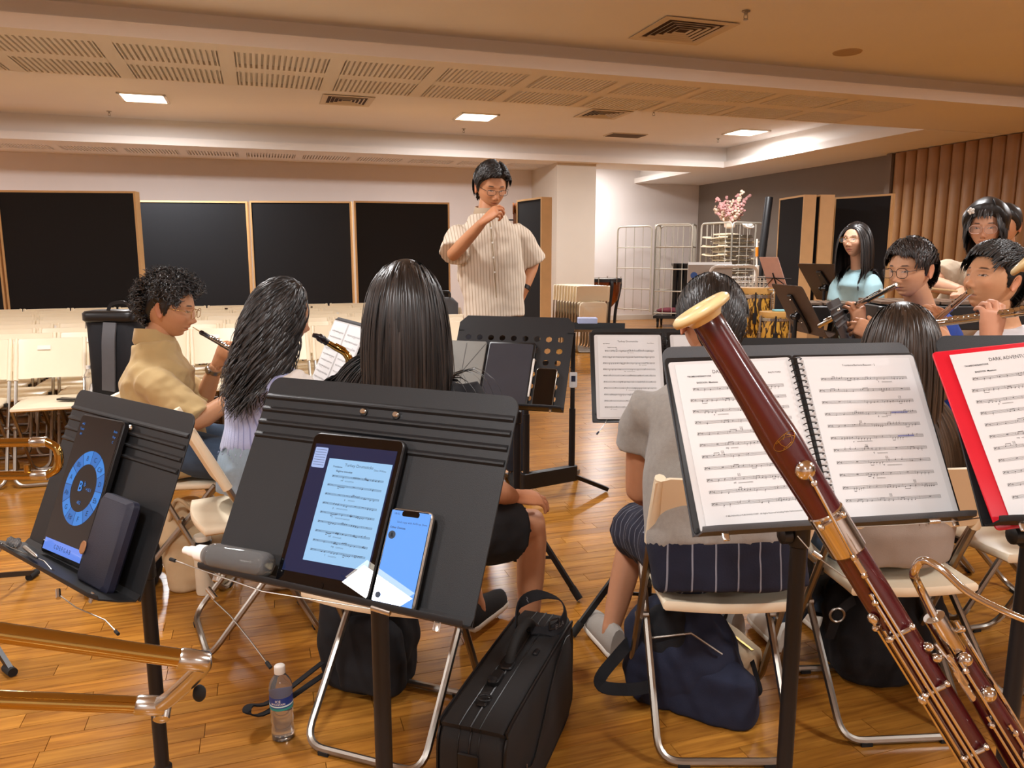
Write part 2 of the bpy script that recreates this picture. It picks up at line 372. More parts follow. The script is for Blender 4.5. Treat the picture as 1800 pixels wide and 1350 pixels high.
def diffuser_vent(u, d, z, s, label):
    t = thing('air_diffuser', label, 'air vent', hall(u, d, z), 'square air diffusers in the ceiling', YAW)
    def ring(a, b_, z0, z1):
        mb = MB(); q = lambda r, zz: [(-r, -r, zz), (r, -r, zz), (r, r, zz), (-r, r, zz)]
        v = q(a, z0) + q(b_, z1) + q(b_, z1 + .004) + q(a, z0 + .004)
        f = []
        for k in range(3): f += [(k * 4 + i, k * 4 + (i + 1) % 4, k * 4 + 4 + (i + 1) % 4, k * 4 + 4 + i) for i in range(4)]
        f += [(12 + i, 12 + (i + 1) % 4, (i + 1) % 4, i) for i in range(4)]
        return mb.add(v, f)
    link('vent_frame', ring(s / 2, s / 2 - .06, -.012, -.008).mesh('vent_frame'), M['cream'], t, 0)
    n = 5
    for i in range(n):
        r = (s / 2 - .06) * (1 - i / (n + .3)); link('louver', ring(r, r - (s / 2 - .06) / (n + .3) * 1.15, -.012, .045).mesh('louver'), M['cream'], t, 0)
    mb = MB(); mb.box((0, 0, -.0005), (s - .06, s - .06, .002)); link('duct_opening', mb.mesh('duct_opening'), M['dark'], t, 0)
diffuser_vent(3.22, 5.62, NZ, .62, 'large square louvred air diffuser in the near ceiling, above the hanging sprinkler')
diffuser_vent(1.1, 9.82, TZ, .6, 'louvred air diffuser in the tray ceiling between two lights, over the black panels')
diffuser_vent(4.41, 9.69, TZ, .6, 'louvred air diffuser in the tray ceiling, right of the middle downlight')
t = thing('return_grille', 'dark flat return air grille in the tray ceiling', 'air vent', hall(5.49, 11.21, TZ), rotz=YAW)
mb = MB(); mb.box((0, 0, -.006), (.6, .34, .012)); link('grille_frame', mb.mesh('grille_frame'), M['cream'], t, 0)
for i in range(9):
    mb = MB(); mb.box((0, -.14 + .035 * i, -.014), (.56, .014, .012)); link('slat', mb.mesh('slat'), M['taupe'], t, 0)
t = thing('ceiling_speaker', 'round flat speaker grille flush in the near ceiling', 'speaker', hall(4.9, 5.75, NZ))
MB().lathe([(0, -.012), (.1, -.012), (.115, -.008), (.12, 0)], hall(4.9, 5.75, NZ), n=32).obj('speaker_grille', mat('grille_tan', 'b39d80', .7, bump=.6, bscale=900), t)
for u, d, z, lb in ((3.4, 5.05, NZ, 'large brass sprinkler head hanging at the top edge of the photo'), (-1.75, 11.48, TZ, 'small sprinkler head by the downlight over the far-side panels'), (2.96, 11.41, TZ, 'small sprinkler head under the middle downlight'), (7.05, 11.07, TZ, 'small sprinkler head under the corner downlight'), (4.95, 9.3, TZ, 'small sprinkler head beside the louvred vent and the return grille')):
    p = np.array(hall(u, d, z)); t = thing('sprinkler', lb, 'sprinkler', p, 'ceiling sprinklers')
    MB().lathe([(0, 0), (.03, -.002), (.03, -.008), (.012, -.012), (.012, -.03), (0, -.031)], p).obj('escutcheon', M['steel'], t)
    mb = MB(); mb.tube(fillet([p + (-.012, 0, -.03), p + (-.014, 0, -.055), p + (.014, 0, -.055), p + (.012, 0, -.03)], .01), .003, 6); mb.lathe([(0, 0), (.018, 0), (.018, .003), (0, .004)], p + (0, 0, -.062), n=12); mb.obj('deflector', M['steel'], t)

# ---------------------------------------------------------------- folding chairs
def chair_parts(root, fold=False, sticker=False, slot=False, mesh_only=False):
    """white plastic folding chair, sitter looks along +y; returns its part objects"""
    p = ROOT.get(root.name, (0, 0, 0)); o = np.array(p)
    def T(x, y, z): return o + (x, y, z)
    yb, yf = (-.03, -.03) if fold else (-.21, .17)
    zt = .86 if fold else .78
    post = lambda z: yb + (yf - yb) * (zt - z) / (zt - .012)
    w = .195; bh = .225 if (sticker or slot) else .2
    mb = MB(); mb.tube(fillet([T(-w, post(zt - .02), zt - .02), T(-w, yf, .012), T(w, yf, .012), T(w, post(zt - .02), zt - .02)], .07, 6), .0105, 8, flat=1.)
    mb.obj('front_frame', M['steel'], root)
    mb = MB(); w2 = .172; y0, y1, z1 = (0., 0., .5) if fold else (.16, -.2, .44)
    mb.tube(fillet([T(-w2, y0, z1), T(-w2, y1, .012), T(w2, y1, .012), T(w2, y0, z1)], .06, 6), .0105, 8)
    mb.cyl(T(-w2, y0, z1 - .01), T(w2, y0, z1 - .01), .007, 6)
    for s in (-1, 1): mb.cyl(T(s * .168, .03 if not fold else 0, .31), T(s * .205, .03 if not fold else 0, .31), .008, 8)
    mb.obj('rear_frame', M['steel'], root)
    mb = MB(); rings = []
    for i in range(13):
        x = -.207 + .414 * i / 12; k = (x / .207) ** 2; rings.append(x)
    n = 13; sec = []
    for x in rings:
        k = (x / .207) ** 2; ins = .012 * (1 if abs(x) > .2 else 0); ring = []
        for z, dy in ((zt - bh + .01 + ins, -.008), (zt - ins, -.008), (zt - ins, .008), (zt - bh + .01 + ins, .008)):
            ring.append(T(x, post(z) + dy * (1.6 if abs(x) > .18 else 1) - .02 * (1 - k), z))
        sec.append(ring)
    mb.loft(sec); bk = mb.obj('backrest', M['seat'], root, 50)
    for s in (-1, 1):
        mb = MB(); mb.tube([T(s * w, post(z), z) for z in (zt - bh, zt - .1, zt)], [.016, .0165, .014], 8); mb.obj('post_sleeve', M['seat'], root, 50)
    mb = MB()
    if fold: mb.ext(rrect(.34, .34, .05), T(0, .02, .5), (1, 0, 0), (0, 0, 1), -.014, .014, 0, .006); mb.ext(rrect(.24, .22, .03), T(0, .035, .5), (1, 0, 0), (0, 0, 1), -.006, .004, 0, .003)
    else:
        poly = [(-.17, .2), (-.178, .02), (-.172, -.14)] + [(-.172 + .344 * i / 10, -.185 - .02 * math.sin(math.pi * i / 10)) for i in range(11)] + [(.172, -.14), (.178, .02), (.17, .2)]
        mb.ext(fillet2(poly), T(0, 0, .45), (1, 0, 0), (0, 1, 0), -.026, 0, 0, .007)
        for s in (-1, 1): mb.box(T(s * .183, -.02, .432), (.012, .04, .02), mi=1)
    mb.obj('seat', [M['seat'], M['plastic']], root, 50)
    if not (sticker or slot or fold):
        for s in (-1, 1):
            for yy in (yf, y1): MB().box(T(s * .11, yy, .005), (.03, .024, .01)).obj('rubber_foot', M['rubber'], root, 0)
    if sticker:
        mb = MB(); a = post(zt - .05); mb.box(T(.04, a - .005, zt - .05), (.075, .004, .026), (np.array([1, 0, 0.]), nrm((0, 1., .5)), nrm((0, -.5, 1.)))); mb.obj('sticker', M['white'], bk, 0)
    if slot:
        mb = MB(); mb.box(T(0, post(zt - .03) - .006, zt - .028), (.1, .022, .009)); mb.obj('hand_slot', M['dark'], bk, 0)
def fillet2(poly): return [(p[0], p[1]) for p in poly]
def chair(label, loc, rotz, group='white folding chairs under the players', **k):
    r = thing('folding_chair', label, 'chair', (0, 0, 0), group); chair_parts(r, **k); r.location = loc; r.rotation_euler = (0, 0, rotz); return r
ch0 = chair('white folding chair under the man in the grey T-shirt', (.575, 2.07, 0), R(0)); ch0.scale = (1.05, 1.03, 1.03)
dup(ch0, (-.335, 2.07, 0), R(-20), 'white folding chair of the player with long straight hair, behind the tablet stand')
dup(ch0, (-.93, 2.66, 0), R(-61), 'white folding chair seen edge-on under the girl in the pale blue vest')
dup(ch0, (-1.36, 3.1, 0), R(-84), 'white folding chair under the curly-haired man in the tan shirt')
dup(ch0, (1.09, 2.17, 0), R(4), 'white folding chair under the brown-haired player in grey top')
dup(ch0, (1.62, 2.42, 0), R(14), 'empty white folding chair beside the red folder, its seat free')
dup(ch0, (1.80, 3.3, 0), R(80), 'white folding chair under the flute player in blue')
dup(ch0, (1.83, 2.84, 0), R(86), 'white folding chair under the flute player in white')
ORD = ['front', 'second', 'third', 'fourth', 'fifth', 'sixth', 'seventh', 'eighth', 'ninth', 'tenth', 'eleventh', 'twelfth', 'thirteenth', 'fourteenth']
ORD20 = ['lowest', 'second', 'third', 'fourth', 'fifth', 'sixth', 'seventh', 'eighth', 'ninth', 'tenth', 'eleventh', 'twelfth', 'thirteenth', 'fourteenth', 'fifteenth', 'sixteenth', 'seventeenth', 'eighteenth', 'nineteenth', 'topmost, twentieth']
AG = 'rows of empty audience chairs'
tA = thing('folding_chair', 'x', 'chair', (0, 0, 0), AG); chair_parts(tA, sticker=True); tA.scale = (.95, 1.04, 1.08)
tB = thing('folding_chair', 'x', 'chair', (0, 0, 0), AG); chair_parts(tB, slot=True); tB.scale = (.95, 1.04, 1.08)
usedA = usedB = False
for k in range(9):
    d = 5.42 + .385 * k; u0 = -1.665 if k == 0 else -.287 * d - .3 + (.07 if k % 2 else 0) - .03 * (k % 3); n = 0; umax = -.55 if k == 0 else 1.75 - .1 * (k % 2)
    u = u0
    while u < umax:
        loc = hall(u, d - .2, 0); rz = YAW + math.pi + rng.uniform(-.05, .05)
        lb = 'white folding chair in the %s audience row, %s from the left photo edge' % (ORD[k] if k < 8 else 'rearmost', 'first' if n == 0 else ORD[n])
        if k < 8:
            if not usedA: tA.location = loc; tA.rotation_euler = (0, 0, rz); tA['label'] = lb; usedA = True
            else: dup(tA, loc, rz, lb, AG)
        else:
            if not usedB: tB.location = loc; tB.rotation_euler = (0, 0, rz); tB['label'] = lb; usedB = True
            else: dup(tB, loc, rz, lb, AG)
        u += .41; n += 1
# folded chairs leaning in a bundle by the column
FG = 'folded white chairs leaning by the column'
tF = thing('folded_chair', 'x', 'chair', (0, 0, 0), FG); chair_parts(tF, fold=True); tF.scale = (1.15, 1.1, 1.1)
for i in range(9):
    p = np.array((1.1029, 10.7934, 0.0000)) + np.array([-.035, .075, 0]) * i
    lb = 'folded white chair by the column, %s' % ('frontmost of the bundle, seat underside showing' if i == 0 else 'number %s counted from the front of the bundle' % ['', 'two', 'three', 'four', 'five', 'six', 'seven', 'eight', 'nine'][i])
    o = tF if i == 0 else dup(tF, p, 0, lb, FG); o.location = p; o['label'] = lb; o.rotation_euler = (R(-9), 0, R(190))
# ---------------------------------------------------------------- partition boards
def pin_panel(a, b, label, h=2.05, th=.13, back=1, group='black pinboard partitions'):
    """free-standing board: front face runs from a to b, wooden box edge, black felt face"""
    a, b = np.array([a[0], a[1], 0.]), np.array([b[0], b[1], 0.]); ex = nrm(b - a); w = np.linalg.norm(b - a); ey = np.cross([0, 0, 1.], ex) * back
    t = thing('pinboard_partition', label, 'partition panel', (a + b) / 2, group); c = (a + b) / 2 + ey * th / 2; ax = (ex, ey, np.array([0, 0, 1.])); z0 = .06
    f = .022
    for s in (-1, 1): MB().box(c + ex * s * (w / 2 - f / 2) + (0, 0, (h + z0) / 2), (f, th, h - z0), ax).obj('side_rail', M['wood'], t, 0)
    MB().box(c + (0, 0, h - f / 2), (w - 2 * f, th, f), ax).obj('top_rail', M['wood'], t, 0)
    MB().box(c + (0, 0, z0 + f / 2), (w - 2 * f, th, f), ax).obj('bottom_rail', M['wood'], t, 0)
    MB().box(c + (0, 0, (h + z0) / 2), (w - 2 * f, th - .012, h - z0 - 2 * f), ax).obj('felt_board', M['felt'], t, 0)
    for s in (-1, 1): MB().box(c + ex * s * w * .4 + (0, 0, .03), (.06, th + .22, .06), ax).obj('foot', M['black'], t, 0)
PZ = 2.05
pin_panel((-5.5549, 8.4895, 2.0500), (-4.1272, 8.6364, 2.0500), 'nearest black pinboard partition of the long row, its beech edge at the curly head')
pin_panel((-7.0359, 8.4179, 2.0500), (-5.5794, 8.4895, 2.0500), 'black pinboard partition whose beech edge just shows at the extreme left border')
pin_panel((-4.7721, 10.0274, 2.0500), (-3.4448, 10.2339, 2.0500), 'black pinboard partition behind the girl in the pale blue vest')
pin_panel((-3.3800, 10.1296, 2.0500), (-2.0920, 10.2339, 2.0500), 'black pinboard partition behind the audience chairs, between girl and long-haired player')
pin_panel((-2.0339, 10.1296, 2.0500), (-0.8304, 10.4491, 2.0500), 'black pinboard partition directly beside the conductor, at his raised elbow')
pin_panel((0.0579, 10.0274, 2.0500), (0.3548, 9.4556, 2.0500), 'narrow-looking black pinboard partition behind the conductor, thick beech edge towards us', th=.145)
pin_panel((3.3024, 9.7330, 2.0500), (3.3774, 9.1097, 2.0500), 'black pinboard partition by the black tube, turned with its thick beech edge showing', th=.15)
pin_panel((3.9066, 9.5463, 2.0500), (4.3224, 8.9462, 2.0500), 'wide black pinboard partition behind the woman in pale blue', th=.05)
pin_panel((3.5550, 9.2794, 2.0500), (3.5680, 9.1097, 2.0500), 'black pinboard partition squeezed between two others, only its beech edge visible', th=.17)
# ---------------------------------------------------------------- storage alcove
def roll_cage(c, yaw, w, dp, h, label, door=None):
    t = thing('roll_cage', label, 'roll cage', (c[0], c[1], 0), 'grey wire roll cages in the alcove'); c = np.array([c[0], c[1], 0.])
    ex = np.array([math.cos(yaw), math.sin(yaw), 0]); ey = np.array([-math.sin(yaw), math.cos(yaw), 0]); z = np.array([0, 0, 1.])
    g = M['cage']
    def gate(name, o, e, W, z0, z1, n, parent=t):
        mb = MB(); mb.tube(fillet([o + z * z0, o + z * z1, o + e * W + z * z1, o + e * W + z * z0], .09, 5), .016, 8)
        for k in range(4): zz = z0 + .04 + (z1 - z0 - .04) * k / 4.; mb.cyl(o + z * zz, o + e * W + z * zz, .012, 6)
        q = mb.obj(name, g, parent)
        for k in range(1, n): MB().cyl(o + e * W * k / n + z * z0, o + e * W * k / n + z * (z1 - .005), .006, 6).obj('rod', g, q)
    gate('front_gate', c - ex * w / 2 - ey * dp / 2, ex, w, .24, h, 4); gate('back_gate', c - ex * w / 2 + ey * dp / 2, ex, w, .24, h, 6)
    gate('side_gate', c - ex * w / 2 - ey * dp / 2, ey, dp, .24, h, 5); gate('side_gate', c + ex * w / 2 - ey * dp / 2, ey, dp, .24, h, 5)
    MB().box(c + z * .2, (w, dp, .05), (ex, ey, z)).obj('platform', M['black'], t, 0)
    for i in (-1, 1):
        for j in (-1, 1):
            mb = MB(); p = c + ex * i * (w / 2 - .08) + ey * j * (dp / 2 - .08); mb.cyl(p + ex * -.015 + z * .06, p + ex * .015 + z * .06, .06, 14); mb.box(p + z * .14, (.05, .05, .07), (ex, ey, z)); mb.obj('caster', M['rubber'], t)
    if door: gate('open_door', np.array([door[0], door[1], 0.]), nrm((door[2], door[3], 0)), door[4], .3, h - .03, 4)
    return t, c, ex, ey
M['cage'] = mat('grey_zinc_tube', 'bdb7aa', .45, .35)
cA = (3.1249, 14.9000, 1.0267); rcA = roll_cage(cA, R(-18), .68, .72, 1.93, 'empty-looking roll cage with black tubes, wall-side, one door swung open', ((2.6123, 14.6000, 1.0332)[0], (2.6123, 14.6000, 1.0332)[1], -.62, .5, .74))
cB = (3.9039, 13.9000, 1.0484); rcB = roll_cage(cB, R(30), .74, .74, 1.92, 'roll cage packed with stacked folded chairs, pink flowers on top')
tS = thing('folded_chair', 'x', 'chair', (0, 0, 0), 'folded chairs lying stacked in the roll cage'); chair_parts(tS, fold=True)
for i in range(20):
    lb = 'folded chair lying flat in the packed roll cage, %s layer from the bottom' % ORD20[i]
    o = tS if i == 0 else dup(tS, (0, 0, 0), 0, lb)
    o['label'] = lb; rz = R(30 + 180 * (i % 2)); dirv = np.array([math.cos(rz), math.sin(rz), 0])
    o.rotation_euler = (R(90), 0, rz + R(90)); o.location = np.array([cB[0], cB[1], .245 + .075 * i + .035]) + np.array([math.cos(rz), math.sin(rz), 0]) * -.3 * 1.2 * -1 * (-1)
# dried flowers on the stack
fl = np.array([(3.8319, 13.8000, 1.9915)[0], (3.8319, 13.8000, 1.9915)[1], 1.83])
t = thing('dried_flowers', 'bunch of dusty pink dried flowers on top of the caged chairs', 'flowers', fl)
M['pink'] = mat('dried_pink', 'cf9a97', .9, var=.3, scale=40); M['pinkpale'] = mat('dried_pale', 'dcc3ae', .9, var=.2, scale=40); M['stem'] = mat('dry_stem', '7c6a4c', .9)
MB().lathe([(.05, 0), (.09, .02), (.1, .1), (.07, .16), (.06, .16), (.06, .02), (0, .02)], fl, n=18).obj('basket', M['pinkpale'], t)
rg = np.random.default_rng(5)
for k in range(56):
    a = rg.uniform(0, 6.28); l = rg.uniform(.2, .42) * (1.6 if k < 6 else 1); sp_ = rg.uniform(.15, .85); d = nrm((math.cos(a) * sp_, math.sin(a) * sp_, 1 - .35 * sp_)); p0 = fl + (0, 0, .08); p1 = p0 + d * l
    mb = MB(); mb.tube([p0, (p0 + p1) / 2 + rg.normal(0, .015, 3), p1], .004, 5); mb.obj('stem', M['stem'], t)
    mb = MB()
    for q in range(16 if k < 14 else 12):
        pp = p0 + d * l * rg.uniform(.55, 1.05) + rg.normal(0, .028 if k >= 14 else .014, 3); mb.ell(pp, rg.uniform(.015, .034, 3), frame_from(rg.normal(0, 1, 3)), 6, 4)
    mb.obj('flower_head', M['pink'] if k % 3 else M['pinkpale'], t, 60)['kind'] = 'stuff'
tag(MB().lathe([(0, 0), (.09, .005), (.11, .04), (.1, .05), (.085, .02), (0, .015)], fl + (.28, -.12, .02), (.2, -.5, 1), 18).obj('plastic_bowl', M['white'], None, 50, loc=tuple(fl + (.28, -.12, 0))), 'small cream plastic bowl tipped against the dried flowers', 'bowl')
# black leaning tubes, mop pole
mb = MB(); a, b_ = np.array((8.3983, 26.1408, 0.0200)), np.array((4.2735, 13.1000, 2.3106)); a = np.array([b_[0] - .25, b_[1] - .25, 0.02]); mb.cyl(a, b_, .065, 16); o = tag(mb.obj('carpet_tube', M['plastic'], None, 50, loc=tuple(a)), 'tall black roll leaning on the taupe wall behind the cages', 'tube')
t = thing('telescopic_pole', 'grey telescopic pole with an orange collar leaning by the wire cart', 'pole', (4.0, 12.4, 0)); pb, pt = np.array((3.93, 12.35, .01)), np.array((3.8909, 12.4000, 1.6171))
MB().cyl(pb, pb + (pt - pb) * .72, .022, 10).obj('lower_tube', M['cage'], t); MB().cyl(pb + (pt - pb) * .72, pt, .016, 10).obj('upper_tube', M['white'], t); MB().cyl(pb + (pt - pb) * .83, pb + (pt - pb) * .92, .024, 10).obj('collar', mat('orange_plastic', 'e58a1e', .4), t)
MB().rbox(pb + (pt - pb) * .66, (.07, .05, .26), .02, None).obj('clamp', M['white'], t)
for i in range(3):
    p = np.array([cA[0] + .02 + .1 * i, cA[1] + .05 - .04 * i, .23]); tag(MB().lathe([(.05, 0), (.055, .9), (.075, .95), (.075, .98), (.0, .98)], p, n=16).obj('black_tube', M['plastic'], None, 50, loc=tuple(p)), 'black flanged tube standing in the open roll cage, %s' % ['nearest the open door', 'in the middle of three', 'nearest the caged chairs'][i], 'tube', 'black tubes standing in the roll cage')
p = np.array([cA[0] - .1, cA[1] - .16, .27]); tag(MB().ell(p + (0, 0, .05), (.26, .14, .06), None, 20, 10).obj('cushion', mat('maroon_cloth', '6a2a35', .9, bump=.3), None, 60, loc=tuple(p)), 'maroon cushion lying on the base of the open roll cage', 'cushion')
# wire cart and cartons
cc = np.array((3.8126, 13.1545, 0.0000)); cc = np.array([2.95, 10.3, 0.]); t = thing('wire_cart', 'low white wire mesh cart with a rounded push handle, beside the conga drums', 'cart', cc)
def grid(o, ex, ey, w, h, nx, ny, name):
    mb = MB()
    for i in range(nx + 1): mb.cyl(o + ex * w * i / nx, o + ex * w * i / nx + ey * h, .005, 5)
    for j in range(ny + 1): mb.cyl(o + ey * h * j / ny, o + ey * h * j / ny + ex * w, .005, 5)
    mb.obj(name, M['white'], t)
X_, Y_, Z_ = np.eye(3)
grid(cc + (-.5, -.3, .15), X_, Z_, 1.1, .92, 22, 16, 'front_mesh'); grid(cc + (-.5, .3, .15), X_, Z_, 1.1, .92, 22, 16, 'back_mesh'); grid(cc + (.6, -.3, .15), Y_, Z_, .6, .92, 12, 16, 'side_mesh'); grid(cc + (-.5, -.3, .15), Y_, Z_, .6, .92, 12, 16, 'side_mesh')
MB().tube(fillet([cc + (-.4, -.32, .15), cc + (-.4, -.32, 1.22), cc + (.2, -.32, 1.22), cc + (.2, -.32, .15)], .1), .02, 8).obj('push_handle', M['white'], t)
MB().box(cc + (.05, 0, .13), (1.14, .64, .04)).obj('base_tray', M['cage'], t, 0); MB().box(cc + (.05, 0, .86), (1.08, .58, .02)).obj('shelf', M['cage'], t, 0)
for i in (-1, 1):
    for j in (-1, 1): MB().cyl(cc + (.05 + i * .45 - .015, j * .22, .055), cc + (.05 + i * .45 + .015, j * .22, .055), .055, 12).obj('caster', M['rubber'], t)
def carton(c, s, yaw, label, m, mark=None):
    t = thing('carton', label, 'box', c, None); ax = (np.array([math.cos(yaw), math.sin(yaw), 0]), np.array([-math.sin(yaw), math.cos(yaw), 0]), Z_); c = np.array(c, float)
    MB().box(c + Z_ * s[2] / 2, s, ax).obj('box_body', m, t, 0)
    for sg in (-1, 1): MB().box(c + Z_ * (s[2] + .01) + ax[1] * sg * s[1] * .26, (s[0], s[1] * .46, .006), (ax[0], nrm(ax[1] + Z_ * -.25 * sg), nrm(np.cross(ax[0], nrm(ax[1] + Z_ * -.25 * sg))))).obj('flap', m, t, 0)
    if mark:
        mb = MB(); mb.lathe([(0, 0), (.045, 0), (.045, .002), (0, .002)], c + ax[0] * s[0] * -.36 - ax[1] * s[1] / 2 + Z_ * s[2] * .62, -ax[1], 20); mb.box(c + ax[0] * .05 - ax[1] * (s[1] / 2 + .001) + Z_ * s[2] * .66, (s[0] * .45, .002, .018), ax); mb.obj('print', M['blueprint'], t, 0)
M['blueprint'] = mat('blue_print', '3b62ad', .6); M['cardw'] = mat('white_carton', 'b9b2ab', .8, var=.05); M['kraft'] = mat('kraft_carton', 'b58f5f', .85, var=.06)
carton((cc[0] - .38 + .05, cc[1] - .0, .875), (.56, .4, .36), R(-12), 'pale grey open carton with a blue round mark on the wire cart', M['cardw'], True)
carton((3.1, 7.3, 0), (.5, .4, .45), R(20), 'plain brown carton on the floor between the music stands', M['kraft'])
carton((3.1, 7.3, .47), (.42, .34, .34), R(12), 'smaller brown carton on top of another behind the music stands', M['kraft'])
# ---------------------------------------------------------------- percussion
def timpani():
    c = np.array((1.6113, 13.7000, 0.8533)); c = np.array([c[0], c[1], 0.]); t = thing('timpani', 'copper-brown kettledrum on black struts beside the folded chairs', 'drum', c)
    MB().lathe([(.04, .42), (.16, .46), (.26, .58), (.3, .74), (.305, .9), (.31, .9), (.31, .93), (0, .93)], c, n=36).obj('kettle', mat('copper_bowl', '7a3f1d', .25, .7), t, 50)
    mb = MB(); mb.lathe([(.31, .9), (.33, .9), (.33, .96), (.3, .96), (.3, .945), (.31, .945)], c, n=36); mb.obj('hoop', M['black'], t)
    MB().lathe([(0, .948), (.3, .948), (.3, .952), (0, .953)], c, n=36).obj('drum_head', M['cardw'], t)
    for k in range(4):
        a = R(20 + 90 * k); d = np.array([math.cos(a), math.sin(a), 0]); mb = MB(); mb.tube(spline([c + d * .33 + Z_ * .93, c + d * .34 + Z_ * .8, c + d * .26 + Z_ * .4, c + d * .24 + Z_ * .08]), .028, 8); mb.obj('strut', M['black'], t)
    for k in range(6): a = R(60 * k + 10); d = np.array([math.cos(a), math.sin(a), 0]); MB().cyl(c + d * .325 + Z_ * .86, c + d * .325 + Z_ * .99, .009, 8).obj('tuning_rod', M['chrome'], t)
    MB().lathe([(.3, 0), (.3, .05), (.22, .1), (0, .1)], c, n=24).obj('pedal_base', M['black'], t)
timpani()
def tiger():
    m = mat('tiger_stripe_shell', 'c8993c', .25, coat=.6); nt = m.node_tree; N = nt.nodes; L = nt.links; b = N['Principled BSDF']
    tc = N.new('ShaderNodeTexCoord'); mp = N.new('ShaderNodeMapping'); mp.inputs['Scale'].default_value = (20, 20, 5); L.new(tc.outputs['Object'], mp.inputs['Vector'])
    w = N.new('ShaderNodeTexNoise'); w.inputs['Scale'].default_value = 1.6; w.inputs['Detail'].default_value = 2; w.inputs['Distortion'].default_value = 1.5; L.new(mp.outputs['Vector'], w.inputs['Vector'])
    cr = N.new('ShaderNodeValToRGB'); e = cr.color_ramp.elements; e[0].position = .47; e[0].color = (*lin('3a2408'), 1); e[1].position = .52; e[1].color = (*lin('cf9c3c'), 1)
    L.new(w.outputs['Fac'], cr.inputs['Fac']); L.new(cr.outputs['Color'], b.inputs['Base Color']); return m
M['tiger'] = tiger(); M['hide'] = mat('drum_hide', 'd2a55e', .6, var=.1)
def conga(c, r, h, label, z0=0.):
    c = np.array([c[0], c[1], 0.]); t = thing('conga', label, 'drum', c, 'tiger-striped conga drums')
    MB().lathe([(r * .62, z0), (r * .72, z0 + h * .12), (r * 1.02, z0 + h * .5), (r * 1.08, z0 + h * .66), (r, z0 + h * .93), (r * .96, z0 + h * .97), (0, z0 + h * .97)], c, n=32).obj('shell', M['tiger'], t, 60)
    MB().lathe([(r * 1.02, z0 + h * .93), (r * 1.05, z0 + h * .95), (r * 1.05, z0 + h), (r * .98, z0 + h * 1.004), (0, z0 + h * 1.004)], c, n=32).obj('drum_head', M['hide'], t, 60)
    MB().lathe([(r * 1.03, z0 + h * .88), (r * 1.06, z0 + h * .88), (r * 1.06, z0 + h * .92), (r * 1.03, z0 + h * .92)], c, n=32).obj('hoop', M['chrome'], t)
    for k in range(6):
        a = R(60 * k + 15); d = np.array([math.cos(a), math.sin(a), 0]); mb = MB(); mb.cyl(c + d * r * 1.1 + Z_ * (z0 + h * .66), c + d * r * 1.07 + Z_ * (z0 + h * .95), .007, 6); mb.rbox(c + d * r * 1.1 + Z_ * (z0 + h * .64), (.035, .03, .1), .01, (np.cross(Z_, d), d, Z_)); mb.obj('tension_lug', M['chrome'] if k % 2 else M['black'], t)
    if z0:
        for k in range(3): a = R(120 * k + 40); d = np.array([math.cos(a), math.sin(a), 0]); MB().tube([c + d * r * .8 + Z_ * (z0 + .1), c + d * r * 1.1 + Z_ * .01], .014, 8).obj('stand_leg', M['black'], t)
        MB().lathe([(r * .76, z0 + .12), (r * .86, z0 + .12), (r * .86, z0 + .16), (r * .8, z0 + .16)], c, n=24).obj('stand_ring', M['black'], t)
conga((2.2658, 7.2000, 0.7715), .15, .76, 'taller tiger-striped conga drum, in front of the wire cart', .3)
conga((2.2578, 6.6000, 0.8198), .125, .62, 'lower tiger-striped conga drum with a pale blue cloth on its rim', .26)
p = np.array((2.3027, 6.6000, 0.8880)); p[2] = .883; tag(MB().rbox(p + (0, 0, .008), (.13, .08, .016), .02).obj('folded_cloth', mat('pale_blue_cloth', '8fcad6', .9), None, 50, loc=tuple(p)), 'small pale blue cloth lying on the lower conga drum', 'cloth')
def keyboard(c, yaw, w, dp, label, z):
    c = np.array([c[0], c[1], 0.]); ex = np.array([math.cos(yaw), math.sin(yaw), 0]); ey = np.array([-math.sin(yaw), math.cos(yaw), 0]); ax = (ex, ey, Z_)
    t = thing('keyboard_percussion', label, 'percussion', c)
    MB().rbox(c + Z_ * (z - .06), (w, dp, .1), .02, ax).obj('case', M['plastic'], t)
    for i in range(14): MB().box(c + ex * (-w / 2 + w * (i + .8) / 14.6) + Z_ * (z + .003), (w / 17, dp * .8 - dp * .025 * i, .012), ax).obj('tone_bar', M['bar'], t, 0)
    for s in (-1, 1):
        mb = MB(); mb.bar(c + ex * s * w * .4 - ey * dp * .4 + Z_ * .02, c - ex * s * w * .4 * -.6 + ey * dp * .3 + Z_ * (z - .1), .03, .03); mb.bar(c + ex * s * w * .4 + ey * dp * .4 + Z_ * .02, c + ex * s * w * .24 - ey * dp * .3 + Z_ * (z - .1), .03, .03); mb.obj('leg', M['black'], t)
    return t, c, ex, ey
M['bar'] = mat('dark_rosewood_bar', '7d6a5a', .35, .4)
kb, kc, kx, ky = keyboard((2.35, 4.9, 0), R(-12), 1.1, .4, 'black keyboard instrument with white lettering in front of the woman in pale blue', 1.05)
mb = MB(); put_text(mb, 'P  AS', kc + Z_ * .975 - ky * .202 + kx * -.08, kx, Z_, .075, bold=True); mb.obj('lettering', M['white'], kb, 0)
keyboard((2.12, 3.55, 0), R(-8), .95, .42, 'dark bar percussion played by the woman in the beige T-shirt', 1.14)
